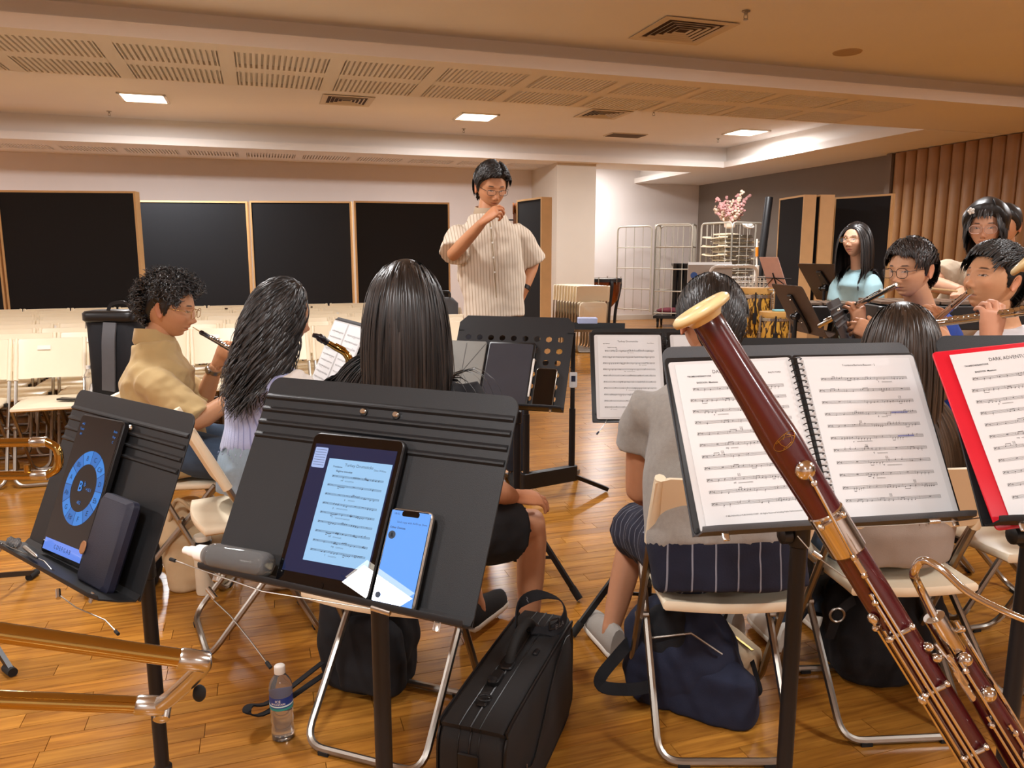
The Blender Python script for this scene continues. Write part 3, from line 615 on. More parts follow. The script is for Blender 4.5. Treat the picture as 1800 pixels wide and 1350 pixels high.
# ---------------------------------------------------------------- double bass behind the partition
bc = np.array((0.0389, 10.6000, 1.1200)); bc[2] = 0; t = thing('double_bass', 'brown double bass behind the partition, its scroll above the edge', 'double bass', bc)
M['viol'] = mat('violin_varnish', '6e3c18', .25, coat=.5, var=.15)
zs = 1.98
MB().rbox(bc + Z_ * 1.5, (.05, .05, .95), .012, None, ch=.005).obj('neck', M['viol'], t)
mb = MB(); mb.lathe([(0, -.03), (.075, -.03), (.075, -.01), (.045, 0), (.075, .01), (.075, .03), (0, .03)], bc + (0, -.03, zs), (1, 0, 0), 24); mb.obj('scroll', M['viol'], t, 50)
mb = MB()
for k in range(4): mb.cyl(bc + (-.1 if k % 2 else .02, -.02, zs - .1 - .05 * k), bc + (-.02 if k % 2 else .1, -.02, zs - .1 - .05 * k), .01, 8)
mb.obj('peg', M['black'], t)
out = [(0, 0), (.2, .02), (.31, .15), (.33, .3), (.26, .46), (.2, .55), (.2, .64), (.25, .76), (.25, .9), (.17, 1.05), (.04, 1.12)]
sm = [(q[0], q[1]) for q in spline([(a, b_, 0) for a, b_ in out], 4)]
MB().ext(sm + [(-a, b_) for a, b_ in sm[::-1]], bc + Z_ * .08, (1, 0, 0), (0, 0, 1), -.1, .1, 0, .02).obj('body', M['viol'], t)
MB().cyl(bc, bc + Z_ * .1, .008, 8).obj('endpin', M['black'], t)
# bag behind the conductor
gb = np.array([(-0.6871, 8.0000, 0.7073)[0], 7.95, 0.0]); t = thing('grey_backpack', 'grey zipped backpack standing on a chair behind the conductor', 'bag', gb)
M['greycl'] = mat('grey_nylon', '55565a', .8, bump=.3, bscale=400)
mb = MB(); mb.rbox(gb + Z_ * .69, (.26, .2, .48), .07, None, ch=.06); mb.obj('bag_body', M['greycl'], t, 60); MB().rbox(gb + (0, -.11, .6), (.2, .06, .24), .03, None, ch=.02).obj('pocket', M['greycl'], t, 60)
MB().tube(fillet([gb + (-.05, 0, .92), gb + (-.05, 0, .99), gb + (.05, 0, .99), gb + (.05, 0, .92)], .03), .01, 8).obj('handle', M['plastic'], t)
dup(ch0, (gb[0], gb[1] + .02, 0), YAW + math.pi, 'white folding chair holding the grey backpack behind the conductor', AG)

# ---------------------------------------------------------------- music stands
def plate_axes(yaw, tilt):
    ps, t = R(yaw), R(tilt); e = np.array([math.cos(ps), -math.sin(ps), 0]); nh = np.array([-math.sin(ps), -math.cos(ps), 0])
    d = nh * math.sin(t) + np.array([0, 0, -math.cos(t)]); n = np.cross(d, e)      # n points to the reader
    return e, d, n
class Plate:
    """frame of a desk: p(x right, y down, z to the reader) -> world"""
    def __init__(s, c, yaw, tilt): s.c = np.array(c, float); s.e, s.d, s.n = plate_axes(yaw, tilt)
    def p(s, x, y, z=0.): return s.c + s.e * x + s.d * y + s.n * z
def music_stand(label, c, yaw, tilt, w=.49, h=.345, m=None, ribs=True, lip=.05, holes=False, clips=True, foot=None, pole=True, back=False, legyaw=20., bracket=True, collar=.33, spread=.3):
    P_ = Plate(c, yaw, tilt); e, d, n = P_.e, P_.d, P_.n; m = m or M['desk']
    base = np.array([P_.p(0, .02, -.03)[0], P_.p(0, .02, -.03)[1], 0]) if foot is None else np.array(foot, float)
    t = thing('music_stand', label, 'music stand', base, 'black music stands')
    if holes:
        mb = MB(); poly = rrect(w, h, .03, 5); nx, ny = 9, 6; cw, chh = w * .9 / nx, h * .86 / ny; r = .0125
        N8 = 12; vs = []; fs = []
        x0, y0 = -w * .45, -h * .43
        for i in range(nx):
            for j in range(ny):
                cx, cy = x0 + cw * (i + .5), y0 + chh * (j + .5); k = len(vs)
                outer = [(cx + cw / 2 * a, cy + chh / 2 * b_) for a, b_ in ((1, 0), (1, .6), (1, 1), (0, 1), (-1, 1), (-1, .6), (-1, 0), (-1, -.6), (-1, -1), (0, -1), (1, -1), (1, -.6))]
                inner = [(cx + r * math.cos(math.atan2(o[1] - cy, o[0] - cx)), cy + r * math.sin(math.atan2(o[1] - cy, o[0] - cx))) for o in outer]
                for z in (0, -.003): vs += [P_.p(*q, z) for q in outer] + [P_.p(*q, z) for q in inner]
                for q in range(N8):
                    q2 = (q + 1) % N8; fs += [(k + q, k + q2, k + 12 + q2, k + 12 + q), (k + 24 + q2, k + 24 + q, k + 36 + q, k + 36 + q2), (k + 12 + q, k + 12 + q2, k + 36 + q2, k + 36 + q)]
        mb.add(vs, fs)
        for a, b_, ww, hh in ((-w * .475, 0, w * .05, h * .9), (w * .475, 0, w * .05, h * .9)): mb.box(P_.p(a, b_, -.0015), (ww, hh, .003), (e, d, -n))
        for s in (-1, 1): mb.ext([(-w / 2, 0), (w / 2, 0), (w / 2, .04), (w / 2 - .03, .07), (-w / 2 + .03, .07), (-w / 2, .04)] if s < 0 else [(-w / 2, 0), (w / 2, 0), (w / 2, h * .07), (-w / 2, h * .07)], P_.p(0, s * h * .43, -.003), e, d * s, 0, .003)
        mb.obj('desk', m, t, 30)
    else:
        MB().ext([(a, -b_) for a, b_ in [(-w / 2, -h / 2)] + [(w / 2, -h / 2)] + [(w / 2 - .022 + .022 * math.cos(R(q)), h / 2 - .022 + .022 * math.sin(R(q))) for q in range(0, 91, 15)] + [(-w / 2 + .022 + .022 * math.cos(R(q)), h / 2 - .022 + .022 * math.sin(R(q))) for q in range(90, 181, 15)]], P_.p(0, 0, -.003), e, d, -.0015, .0015, 0, .0006).obj('desk', m, t, 30)
    if ribs:
        for k in range(4):
            y = -.137 + .0235 * k; mb = MB(); sec = []
            for x in (-w / 2 + .003, w / 2 - .003): sec.append([P_.p(x, y - .005, -.001), P_.p(x, y, .003), P_.p(x, y + .003, .003), P_.p(x, y + .006, -.001)])
            mb.loft(sec); mb.obj('rib', m, t, 30)
        for s in (-.03, .034): MB().lathe([(0, .006), (.004, .006), (.0065, .003), (.0065, 0)], P_.p(s, -.124, .001), n, 14).obj('rivet', M['chrome'], t)
    if lip:
        prof = [(h / 2 - .012, 0), (h / 2 - .002, .006), (h / 2, lip * .5), (h / 2 - .002, lip), (h / 2 - .008, lip + .004)]
        sec = []
        for x, k in ((-w / 2 - .0, .9), (-w / 2 + .02, 1), (w / 2 - .02, 1), (w / 2, .9)):
            sec.append([P_.p(x, a, b_ * k) for a, b_ in prof] + [P_.p(x, a + .003, b_ * k) for a, b_ in prof[::-1]])
        MB().loft(sec).obj('tray_lip', m, t, 40)
        for s in (-1, 1): MB().rbox(P_.p(s * (w / 2 - .04), h / 2 + .006, lip * .8), (.012, .02, .004), .002, (e, d, n)).obj('lip_stop', M['chrome'], t)
    if pole:
        top = P_.p(0, .0, -.035); g = np.array([base[0], base[1], 0])
        if bracket:
            MB().ext([(-.03, -.11), (.03, -.11), (.045, 0), (.05, .12), (.03, .16), (-.03, .16), (-.05, .12), (-.045, 0)], P_.p(0, 0, -.004), e, d, 0, .016, 0, .005).obj('back_bracket', M['black'], t)
            for y in (-.08, 0, .08): MB().lathe([(0, .004), (.004, .003), (.005, 0)], P_.p(0, y, -.02), -n, 8).obj('screw', M['chrome'], t)
        j = g + (0, 0, max(.3, top[2] - .03)); j2 = np.array([g[0], g[1], max(.4, j[2] - .3)])
        MB().cyl(j2, j, .0115, 14).obj('inner_pole', M['black'], t)
        pt_ = max(.5, j[2] - .16); MB().cyl(g + (0, 0, .1), g + (0, 0, pt_), .0155, 14).obj('outer_pole', M['black'], t)
        mb = MB(); mb.lathe([(.0155, 0), (.02, .004), (.02, .05), (.0155, .055)], g + (0, 0, pt_ - .03), n=14); mb.obj('height_collar', M['plastic'], t)
        MB().lathe([(.009, 0), (.017, .006), (.017, .022), (.01, .026), (0, .026)], g + (0, 0, pt_ - .005) - e * .015, -e, 12).obj('clamp_knob', M['plastic'], t)
        mb = MB(); mb.bar(j, P_.p(0, .02, -.012), .022, .022); mb.cyl(j - e * .03, j + e * .03, .016, 12); mb.obj('tilt_joint', M['plastic'], t)
        MB().lathe([(.009, 0), (.02, .005), (.02, .02), (0, .022)], j + e * .028, e, 12).obj('tilt_knob', M['plastic'], t)
        MB().lathe([(.021, 0), (.021, .06), (.0155, .065)], g + (0, 0, collar - .03), n=14).obj('leg_collar', M['plastic'], t)
        for k in range(3):
            a = R(legyaw + 120 * k); q = np.array([math.cos(a), math.sin(a), 0]); f = g + q * spread + (0, 0, .014); hi = g + q * .03 + (0, 0, collar)
            L_ = MB().bar(hi, f, .012, .022, mi=0).obj('leg', M['black'], t, 0)
            MB().cyl(f - nrm(f - hi) * .05, f + nrm(f - hi) * .004, .0145, 12).obj('rubber_foot', M['rubber'], L_)
            MB().bar(g + q * .016 + (0, 0, .12), hi + (f - hi) * .55, .008, .012).obj('leg_brace', M['black'], t, 0)
    return t, P_
def wire_clip(t, P_, pts, spring):
    MB().tube([P_.p(*q) for q in pts], .0011, 6).obj('page_holder', M['steel'], t)
    a, b_ = P_.p(*spring[0]), P_.p(*spring[1]); MB().cyl(a, b_, .0045, 12).obj('spring', M['chrome'], t)
    MB().cyl(P_.p(*pts[-1]), P_.p(*pts[-1]) + nrm(P_.p(*pts[-1]) - P_.p(*pts[-2])) * .012, .003, 8).obj('tip', M['rubber'], t)
# ---------------------------------------------------------------- printed music
def music_ink(mb, P0, ex, ey, w, h, n=10, seed=1, title=None, sub=None, left=None, comp=None, foot=None, top=.12, bot=.1, tsize=.009, indent=.04, mi=0, clef='bass', boxes=True, hl=None):
    """staves, notes and captions on a page: P0 top-left corner, ex right, ey down (unit)"""
    rg = np.random.default_rng(seed); P0, ex, ey = (np.asarray(k, float) for k in (P0, ex, ey))
    def q(x0, y0, x1, y1, m_=mi): mb.add([P0 + ex * a + ey * b_ for a, b_ in ((x0, y1), (x1, y1), (x1, y0), (x0, y0))], [(0, 1, 2, 3)], m_)
    mx = w * .075; y0 = h * top; dy = (h * (1 - bot) - y0) / n; ls = .0011 * w / .21 * 1.15
    for i in range(n):
        y = y0 + dy * (i + .35); xa = mx + (indent * w if i == 0 else 0); xb = w - mx
        for k in range(5): q(xa, y + ls * k, xb, y + ls * k + .00026)
        x = xa + .001
        for k in range(7):                                   # clef: a dotted curl
            a = k / 6 * 5; q(x + .0012 * math.sin(a) + .001, y + ls * (.4 + k * .4), x + .0012 * math.sin(a) + .0021, y + ls * (.4 + k * .4) + .0007)
        q(x + .0045, y + ls * .5, x + .0056, y + ls * 1.4); q(x + .0065, y + ls * 1.5, x + .0076, y + ls * 2.4); q(x + .0085, y + ls * .8, x + .0092, y + ls * 3.4)
        bars = np.linspace(xa + .018, xb, rg.integers(5, 7)); bars[1:-1] += rg.uniform(-.004, .004, len(bars) - 2)
        for a, b_ in zip(bars, bars[1:]):
            q(b_ - .0003, y, b_, y + ls * 4); kind = rg.random(); m_ = 1 if kind < .18 else rg.integers(2, 6)
            if kind < .12: q((a + b_) / 2 - .002, y + ls * 1.1, (a + b_) / 2 + .002, y + ls * 1.9); continue
            xs = np.linspace(a + .003, b_ - .004, m_ + 1)[:m_] + .001; pos = np.clip(np.cumsum(rg.integers(-1, 2, m_)) + rg.integers(0, 4), -1, 5); up = rg.random() < .6
            for x_, p_ in zip(xs, pos):
                yy = y + ls * (4 - p_ * .8); mb.add([P0 + ex * (x_ + .0011 * math.cos(t_) - .0002 * math.sin(t_)) + ey * (yy + .0007 * math.sin(t_)) for t_ in np.linspace(0, 6.28, 7)[:-1]], [tuple(range(5, -1, -1))], mi)
                if up: q(x_ + .0008, yy - ls * 3, x_ + .0011, yy)
                else: q(x_ - .0011, yy, x_ - .0008, yy + ls * 3)
                if rg.random() < .3: q(x_ - .0007, yy + (ls * 1.4 if up else -ls * 1.6), x_ + .0007, yy + (ls * 1.4 if up else -ls * 1.6) + .0005)
            if m_ > 2 and rg.random() < .7: yy = y + ls * (4 - pos[:2].mean() * .8) + (-ls * 3 if up else ls * 3); q(xs[0] + (.0008 if up else -.0011), yy, xs[1] + (.0011 if up else -.0008), yy + .0008)
        if rg.random() < .55:
            x = rg.uniform(xa + .02, xb - .05); put_text(mb, rg.choice(['mf', 'f', 'mp', 'p', 'ff']), P0 + ex * x + ey * (y + ls * 4 + .006), ex, -ey, .0045, mi=mi); L_ = rg.uniform(.01, .03); q(x + .006, y + ls * 4 + .0045, x + .006 + L_, y + ls * 4 + .0048); q(x + .006, y + ls * 4 + .0056, x + .006 + L_, y + ls * 4 + .0059)
        if boxes and rg.random() < .35:
            x = rg.uniform(xa + .03, xb - .02); yy = y - .0062
            for a in ((x, yy, x + .0048, yy + .0003), (x, yy + .0045, x + .0048, yy + .0048), (x, yy, x + .0003, yy + .0048), (x + .0045, yy, x + .0048, yy + .0048)): q(*a)
            put_text(mb, str(rg.integers(10, 80)), P0 + ex * (x + .0024) + ey * (yy + .0038), ex, -ey, .0036, mi=mi)
        if hl and i in hl: q(xb - .05, y + ls * 1, xb - .018, y + ls * 3, mi + 1)
    if title: put_text(mb, title, P0 + ex * w * .5 + ey * h * (top * .5), ex, -ey, tsize, mi=mi)
    if left: put_text(mb, left, P0 + ex * w * .09 + ey * h * (top * .66), ex, -ey, .0042, 'LEFT', mi, True)
    if sub: put_text(mb, sub, P0 + ex * w * .16 + ey * h * (top * .98), ex, -ey, .0044, 'LEFT', mi, True)
    if comp: put_text(mb, comp, P0 + ex * w * .93 + ey * h * (top * .62), ex, -ey, .0042, 'RIGHT', mi)
    if foot: put_text(mb, foot, P0 + ex * w * .52 + ey * h * (1 - bot * .6), ex, -ey, .0036, mi=mi)
def sheet_page(parent, P_, x, y, w, h, z, rot=0., name='page', sleeve=True, mats=None, **k):
    """one sheet in a clear pocket, centre (x, y) on a desk"""
    c_, s_ = math.cos(R(rot)), math.sin(R(rot)); ex = P_.e * c_ + P_.d * s_; ey = P_.d * c_ - P_.e * s_; ctr = P_.p(x, y, z); n = P_.n
    if sleeve:
        MB().ext(rrect(w + .022, h + .012, .006, 3), ctr - n * .001, ex, -ey, -.0006, .0006).obj('pocket', M['sleeve'], parent, 0)
    pg = MB().box(ctr + n * .0004, (w, h, .0008), (ex, ey, n)).obj(name, mats[0] if mats else M['paper'], parent, 0)
    mb = MB(); music_ink(mb, ctr - ex * w / 2 - ey * h / 2 + n * .0011, ex, ey, w, h, **k); mb.obj('printed_music', mats[1:] if mats else [M['ink'], M['bluepen']], pg, 0)
    return ctr, ex, ey
M['bluepen'] = mat('blue_marker', '8087bd', .8)
# --- stand with the tablet
t4, S4 = music_stand('black desk music stand holding tablet, phone and spray bottle, ribbed along its top', (-.245, 1.192, .984), 24.5, 29.1, .49, .348, foot=(-.232, 1.262, 0), lip=.035, collar=.2, spread=.26)
wire_clip(t4, S4, ((.098, .178, .03), (.0, .183, .034), (-.1, .188, .036), (-.29, .172, .038)), ((.098, .176, .034), (.128, .178, .03)))
wire_clip(t4, S4, ((-.2, .215, .03), (-.15, .235, .03), (-.1, .262, .03), (-.06, .285, .03)), ((-.212, .203, .03), (-.19, .215, .03)))
def tablet(name, label, cat, P_, x, y, w, h, z, rot, th, body, screen_rect, draw, corner=.012, home=False, notch=False):
    c_, s_ = math.cos(R(rot)), math.sin(R(rot)); ex = P_.e * c_ + P_.d * s_; ey = P_.d * c_ - P_.e * s_; n = P_.n; ctr = P_.p(x, y, z)
    t = thing(name, label, cat, ctr)
    MB().ext(rrect(w, h, corner), ctr, ex, -ey, 0, th, 0, .002).obj('case', body, t)
    MB().ext(rrect(w - .005, h - .005, corner * .8), ctr + n * (th - .0003), ex, -ey, 0, .0008).obj('front_glass', M['blackglass'], t)
    sw, sh, sx, sy = screen_rect; sc = MB().box(ctr + ex * sx + ey * sy + n * (th + .0006), (sw, sh, .0006), (ex, ey, n)); so = sc.obj('screen', M['screen_dark'], t, 0)
    draw(so, ctr + n * (th + .0012), ex, ey, n, t); return t
M['blackglass'] = mat('black_glass', '050507', .004); M['screen_dark'] = mat('dark_screen', '0c101c', .004, emit=.5, ecol='263058')
M['screen_page'] = mat('lit_page', '2c3a44', .004, emit=.9, ecol='9ac6ee', var=0); M['screen_ink'] = mat('screen_ink', '0e2238', .4, emit=.05); M['screen_blue'] = mat('lit_blue', '16284a', .004, emit=.95, ecol='6ca6f6', var=0)
M['screen_thumb'] = mat('lit_thumb', '2c3448', .3, emit=.8, ecol='a8bcec', var=0); M['black_screen'] = mat('black_screen', '07070a', .004)
def draw_tab(so, c, ex, ey, n, t):
    mb = MB(); mb.box(c + ex * .016 + ey * -.002, (.121, .165, .0004), (ex, ey, n)); pg = mb.obj('score_page', M['screen_page'], so, 0)
    mb = MB(); music_ink(mb, c + ex * (.016 - .0605) + ey * (-.002 - .0825) + n * .0005, ex, ey, .121, .165, 9, 11, 'Turkey Drumsticks', 'Ragtime two-step', 'Trombone', 'Dave Wilkins', None, .13, .06, .007, boxes=False); mb.obj('printed_music', [M['screen_ink'], M['screen_ink']], so, 0)
    mb = MB(); mb.ext(rrect(.025, .034, .002), c + ex * -.064 + ey * -.084, ex, -ey, 0, .0004)
    for i in range(7): mb.box(c + ex * -.064 + ey * (-.097 + .0042 * i) + n * .0006, (.021, .0006, .0002), (ex, ey, n), 1)
    mb.obj('thumbnail', [M['screen_thumb'], M['screen_ink']], so, 0)
    mb = MB(); mb.lathe([(.0048, 0), (.0055, 0), (.0055, .0004), (.0048, .0004)], c + ey * .1145 - n * .0002, n, 24); mb.obj('home_button', M['blackglass'], t)
M['greyglass'] = mat('grey_ring', '2b2e36', .2)
tablet('tablet_computer', 'black tablet showing lit sheet music, leaning on the near music stand', 'tablet', S4, -.0135, .0475, .178, .252, .004, -1, .012, M['plastic'], (.158, .208, 0, -.003), draw_tab)
def draw_phone(so, c, ex, ey, n, t):
    so.data.materials[0] = M['screen_blue']
    mb = MB(); mb.ext(rrect(.03, .008, .003), c + ey * -.0665, ex, -ey, 0, .0005); mb.obj('notch', M['blackglass'], t, 0)
    mb = MB(); put_text(mb, '18:02', c + ex * -.024 + ey * -.064 + n * .0003, ex, -ey, .0045); put_text(mb, 'Send copy with AirDrop', c + ey * -.052 + n * .0003, ex, -ey, .0042); put_text(mb, 'Done', c + ex * .027 + ey * -.052 + n * .0003, ex, -ey, .004); put_text(mb, 'Other Devices', c + ex * -.031 + ey * -.043 + n * .0003, ex, -ey, .0045, 'LEFT', bold=True)
    mb.lathe([(.0052, 0), (.0062, 0), (.0062, .0003), (.0052, .0003)], c + ex * -.025 + ey * -.033 + n * .0001, n, 20); mb.lathe([(0, 0), (.002, 0), (.002, .0003), (0, .0003)], c + ex * -.025 + ey * -.0345 + n * .0001, n, 12); mb.ext([(-.0036, 0), (.0036, 0), (.003, .0022), (0, .0034), (-.003, .0022)], c + ex * -.025 + ey * -.0298, ex, -ey, 0, .0004)
    mb.lathe([(.003, 0), (.0045, 0), (.0045, .0003), (.003, .0003)], c + ex * -.026 + ey * .056 + n * .0001, n, 14); mb.box(c + ey * .067 + n * .0002, (.024, .0012, .0003), (ex, ey, n))
    mb.obj('screen_lettering', M['screen_ink'], so, 0)
tablet('smartphone', 'smartphone with lit blue screen leaning in the music stand beside the tablet', 'phone', S4, .1185, .1, .075, .149, .009, -1.5, .0095, M['steel'], (.068, .141, 0, 0), draw_phone, .011)
# spray bottle on the lip
def spray_bottle():
    a, b_ = S4.p(-.285, .152, .03), S4.p(-.106, .149, .03); ax = nrm(b_ - a); L_ = np.linalg.norm(b_ - a)
    t = thing('spray_bottle', 'clear spray bottle with white nozzle lying on the music stand ledge', 'bottle', (a + b_) / 2)
    MB().lathe([(0, .045), (.012, .046), (.0195, .06), (.0205, .07), (.0205, L_ - .012), (.018, L_ - .003), (.012, L_), (0, L_ - .002)], a, ax, 28).obj('bottle_body', M['pet'], t, 60)
    mb = MB(); mb.lathe([(0, .052), (.016, .062), (.019, .07), (.019, L_ - .013), (.016, L_ - .006), (0, L_ - .005)], a, ax, 24); mb.obj('liquid', M['liquid'], t, 60)
    mb = MB(); mb.lathe([(0, .012), (.009, .013), (.0095, .028), (.0135, .03), (.0145, .048), (.0, .049)], a, ax, 20); mb.obj('collar', M['white'], t); MB().lathe([(0, -.002), (.0065, 0), (.0075, .014), (0, .015)], a, ax, 16).obj('nozzle', M['white'], t)
M['pet'] = mat('clear_pet', 'ffffff', .03, trans=.9, ior=1.2, var=0); M['liquid'] = mat('pale_liquid', 'f4f4e0', .05, trans=.85, ior=1.08, var=0)
spray_bottle()
# --- left stand with the tuner tablet
t5, S5 = music_stand('black desk music stand turned sideways with a tuner tablet and dark pouch', (-.848, 1.545, .882), 37, 22.7, .49, .36, foot=(-.805, 1.6, 0), lip=.085, collar=.16, spread=.2, legyaw=-90)
wire_clip(t5, S5, ((.13, .2, .09), (.2, .205, .088), (.3, .2, .085), (.34, .207, .085)), ((.125, .193, .09), (.14, .205, .092)))
wire_clip(t5, S5, ((-.24, .176, .07), (-.15, .176, .07), (-.02, .172, .06), (.02, .18, .06)), ((-.245, .17, .075), (-.225, .176, .075)))
def draw_tuner(so, c, ex, ey, n, t):
    so.data.materials[0] = M['black_screen']; mb = MB(); o = c + ex * .008 + ey * .0
    r0, r1 = .05, .078; N_ = 12
    for k in range(N_):
        an = [R(-90 + 360 / N_ * (k + q / 4 * .97)) for q in range(5)]
        ring = [o + ex * r1 * math.cos(a) + ey * r1 * math.sin(a) for a in an] + [o + ex * r0 * math.cos(a) + ey * r0 * math.sin(a) for a in an[::-1]]
        mb.add(ring, [tuple(range(9, -1, -1))], 0 if k % 2 else 1)
    mb.obj('note_ring', [M['ringA'], M['ringB']], so, 0)
    mb = MB()
    for k, s in enumerate(['C', 'C#', 'D', 'Eb', 'E', 'F', 'F#', 'G', 'Ab', 'A', 'Bb', 'B']):
        a = R(-75 + 30 * k); put_text(mb, s, o + ex * .064 * math.cos(a) + ey * (.064 * math.sin(a) + .006) + n * .0006, ex, -ey, .015)
    mb.obj('note_lettering', M['screen_ink'], so, 0)
    mb = MB(); put_text(mb, 'B', o + ey * .008 + ex * -.012 + n * .0005, ex, -ey, .03, bold=True); put_text(mb, 'b', o + ex * .004 + ey * -.004 + n * .0005, ex, -ey, .015); put_text(mb, '+10.1', o + ex * .024 + ey * .004 + n * .0005, ex, -ey, .01); put_text(mb, '432', o + ey * .034 + n * .0005, ex, -ey, .01)
    for yy in (0, 1, 2): put_text(mb, ['442', 'Tuner', 'A4'][yy], c + ex * -.07 + ey * (-.128 + .011 * yy) + n * .0003, ex, -ey, .0075); put_text(mb, ['Auto', 'Key', 'C'][yy], c + ex * .07 + ey * (-.124 + .011 * yy) + n * .0003, ex, -ey, .0075)
    mb.obj('lit_digits', M['ringA'], so, 0)
    mb = MB(); mb.box(c + ey * .13 + n * .0001, (.165, .024, .0004), (ex, ey, n)); q = mb.obj('toolbar', M['screen_blue2'], so, 0)
    mb = MB(); put_text(mb, 'C D E F G A B', c + ey * .134 + n * .0006, ex, -ey, .012); mb.obj('toolbar_text', M['screen_ink'], so, 0)
M['ringA'] = mat('ring_blue', '12304e', .1, emit=.75, ecol='2b86e0', var=0); M['ringB'] = mat('ring_blue_dark', '10283e', .1, emit=.7, ecol='1f74cc', var=0); M['screen_blue2'] = mat('toolbar_blue', '1c2644', .1, emit=.85, ecol='6a90f0', var=0)
tablet('tuner_tablet', 'black tablet showing a blue ring of notes, standing on the sideways music stand', 'tablet', S5, -.046, .02, .185, .302, .008, -2, .013, M['plastic'], (.172, .288, 0, 0), draw_tuner, .012)
p = S5.p(.137, .096, .03); tp = thing('phone_pouch', 'dark navy leather pouch with a brown tab, leaning beside the tuner tablet', 'pouch', p)
MB().ext(rrect(.118, .176, .012), p, S5.e, -S5.d, -.014, .014, 0, .008).obj('pouch_body', mat('navy_leather', '14162a', .55, bump=.2, bscale=600), tp); MB().rbox(S5.p(.08, .12, .046), (.02, .026, .003), .009, (S5.e, S5.d, S5.n)).obj('strap_tab', mat('tan_leather', '9c6b43', .6), tp)
a, b_ = S5.p(-.03, .168, .07), S5.p(-.13, .165, .06); tp = thing('stylus_pen', 'silver grey pen lying on the ledge under the tuner tablet', 'pen', a); MB().lathe([(0, 0), (.002, .002), (.0045, .014), (.0045, .085), (0, .09)], a, b_ - a, 12).obj('barrel', M['steel'], tp); MB().lathe([(0, -.004), (.0012, -.003), (.002, .002), (0, .003)], a, b_ - a, 8).obj('tip', M['rubber'], tp)
p = S5.p(-.175, .168, .055); tg = thing('plastic_wrapper', 'crumpled clear plastic wrapper on the sideways stand ledge', 'wrapper', p); mb = MB(); rg = np.random.default_rng(2)
for k in range(5): mb.ell(p + S5.e * rg.uniform(-.02, .02) + S5.n * rg.uniform(-.008, .008), rg.uniform(.006, .014, 3), frame_from(rg.normal(0, 1, 3)), 7, 5)
mb.obj('crumpled_film', M['pet'], tg, 10)['kind'] = 'stuff'
# --- right stand with the black ring folder
t2, S2 = music_stand('dark grey music stand carrying the open black ring folder, behind the bassoon', (.524, 1.326, 1.043), -9.4, 31.1, .49, .342, m=M['deskgrey'], ribs=False, foot=(.545, 1.39, 0), lip=.045, collar=.2, spread=.26)
wire_clip(t2, S2, ((.02, .178, .04), (.1, .18, .045), (.2, .18, .05), (.26, .176, .05)), ((.145, .178, .05), (.165, .178, .05)))
wire_clip(t2, S2, ((-.08, .185, .03), (-.06, .215, .03), (-.02, .25, .03), (.03, .29, .03)), ((-.06, .212, .03), (-.048, .222, .03)))
fo = thing('ring_folder', 'open black ring folder with two white pages of band music on the music stand', 'folder', S2.p(0, .01, .004))
for s in (-1, 1): MB().ext(rrect(.247, .316, .008), S2.p(s * .1215, .012, .005), S2.e, -S2.d, -.0012, .0012, 0, .0005).obj('cover', M['plastic'], fo)
FOOT = 'All Rights Reserved Including Public Performance for Profit'
sheet_page(fo, S2, -.121, .014, .212, .292, .010, -1.2, n=11, seed=3, title='DARK ADVENTURE', left='TROMBONE/BARITONE', sub='BASSOON  Maestoso', comp='RALPH FORD', foot='\u00a9 BELWIN-MILLS PUBLISHING CORP.  ' + FOOT, top=.13, bot=.1)
sheet_page(fo, S2, .1225, .012, .212, .292, .010, .3, n=11, seed=4, title='Trombone/Baritone/Bassoon - 2', top=.1, bot=.06, tsize=.005, hl=(3, 5))
for k in range(26):
    y = -.135 + .0112 * k; mb = MB(); mb.tube([S2.p(.0 + .012 * math.cos(a), y + .0012 * math.sin(a * .5), .012 + .009 * math.sin(a)) for a in np.linspace(-.5, math.pi + .5, 9)], .0011, 5); mb.obj('ring', M['plastic'], fo)
# --- red folder stand
t3, S3 = music_stand('dark music stand at the right border holding the red folder', (1.004, 1.293, 1.064), -3.2, 31.1, .49, .342, ribs=False, foot=tuple(np.array((0.9422, 1.3300, 0.6174)) * (1, 1, 0)), lip=.045, collar=.2, spread=.26)
fr = thing('red_folder', 'red plastic folder with a Dark Adventure music page on the border stand', 'folder', S3.p(-.14, .02, .006))
c_, s_ = math.cos(R(-6)), math.sin(R(-6)); rex = S3.e * c_ + S3.d * s_; rey = S3.d * c_ - S3.e * s_; rc = S3.p(-.128, .012, .012)
MB().ext(rrect(.246, .315, .008), rc, rex, -rey, -.0015, .0015, 0, .0005).obj('cover', M['red'], fr)
sheet_page(fr, S3, -.118, .012, .212, .297, .0165, -6, n=11, seed=3, title='DARK ADVENTURE', left='TROMBONE/BARITONE', sub='BASSOON  Maestoso', comp='RALPH FORD', foot='\u00a9 BELWIN-MILLS PUBLISHING CORP.  ' + FOOT, top=.13, bot=.1, sleeve=False)
MB().box(rc + rex * .112 - rey * .02 + S3.n * .006, (.004, .31, .008), (rex, rey, S3.n)).obj('slide_binder', M['red'], fr, 0)
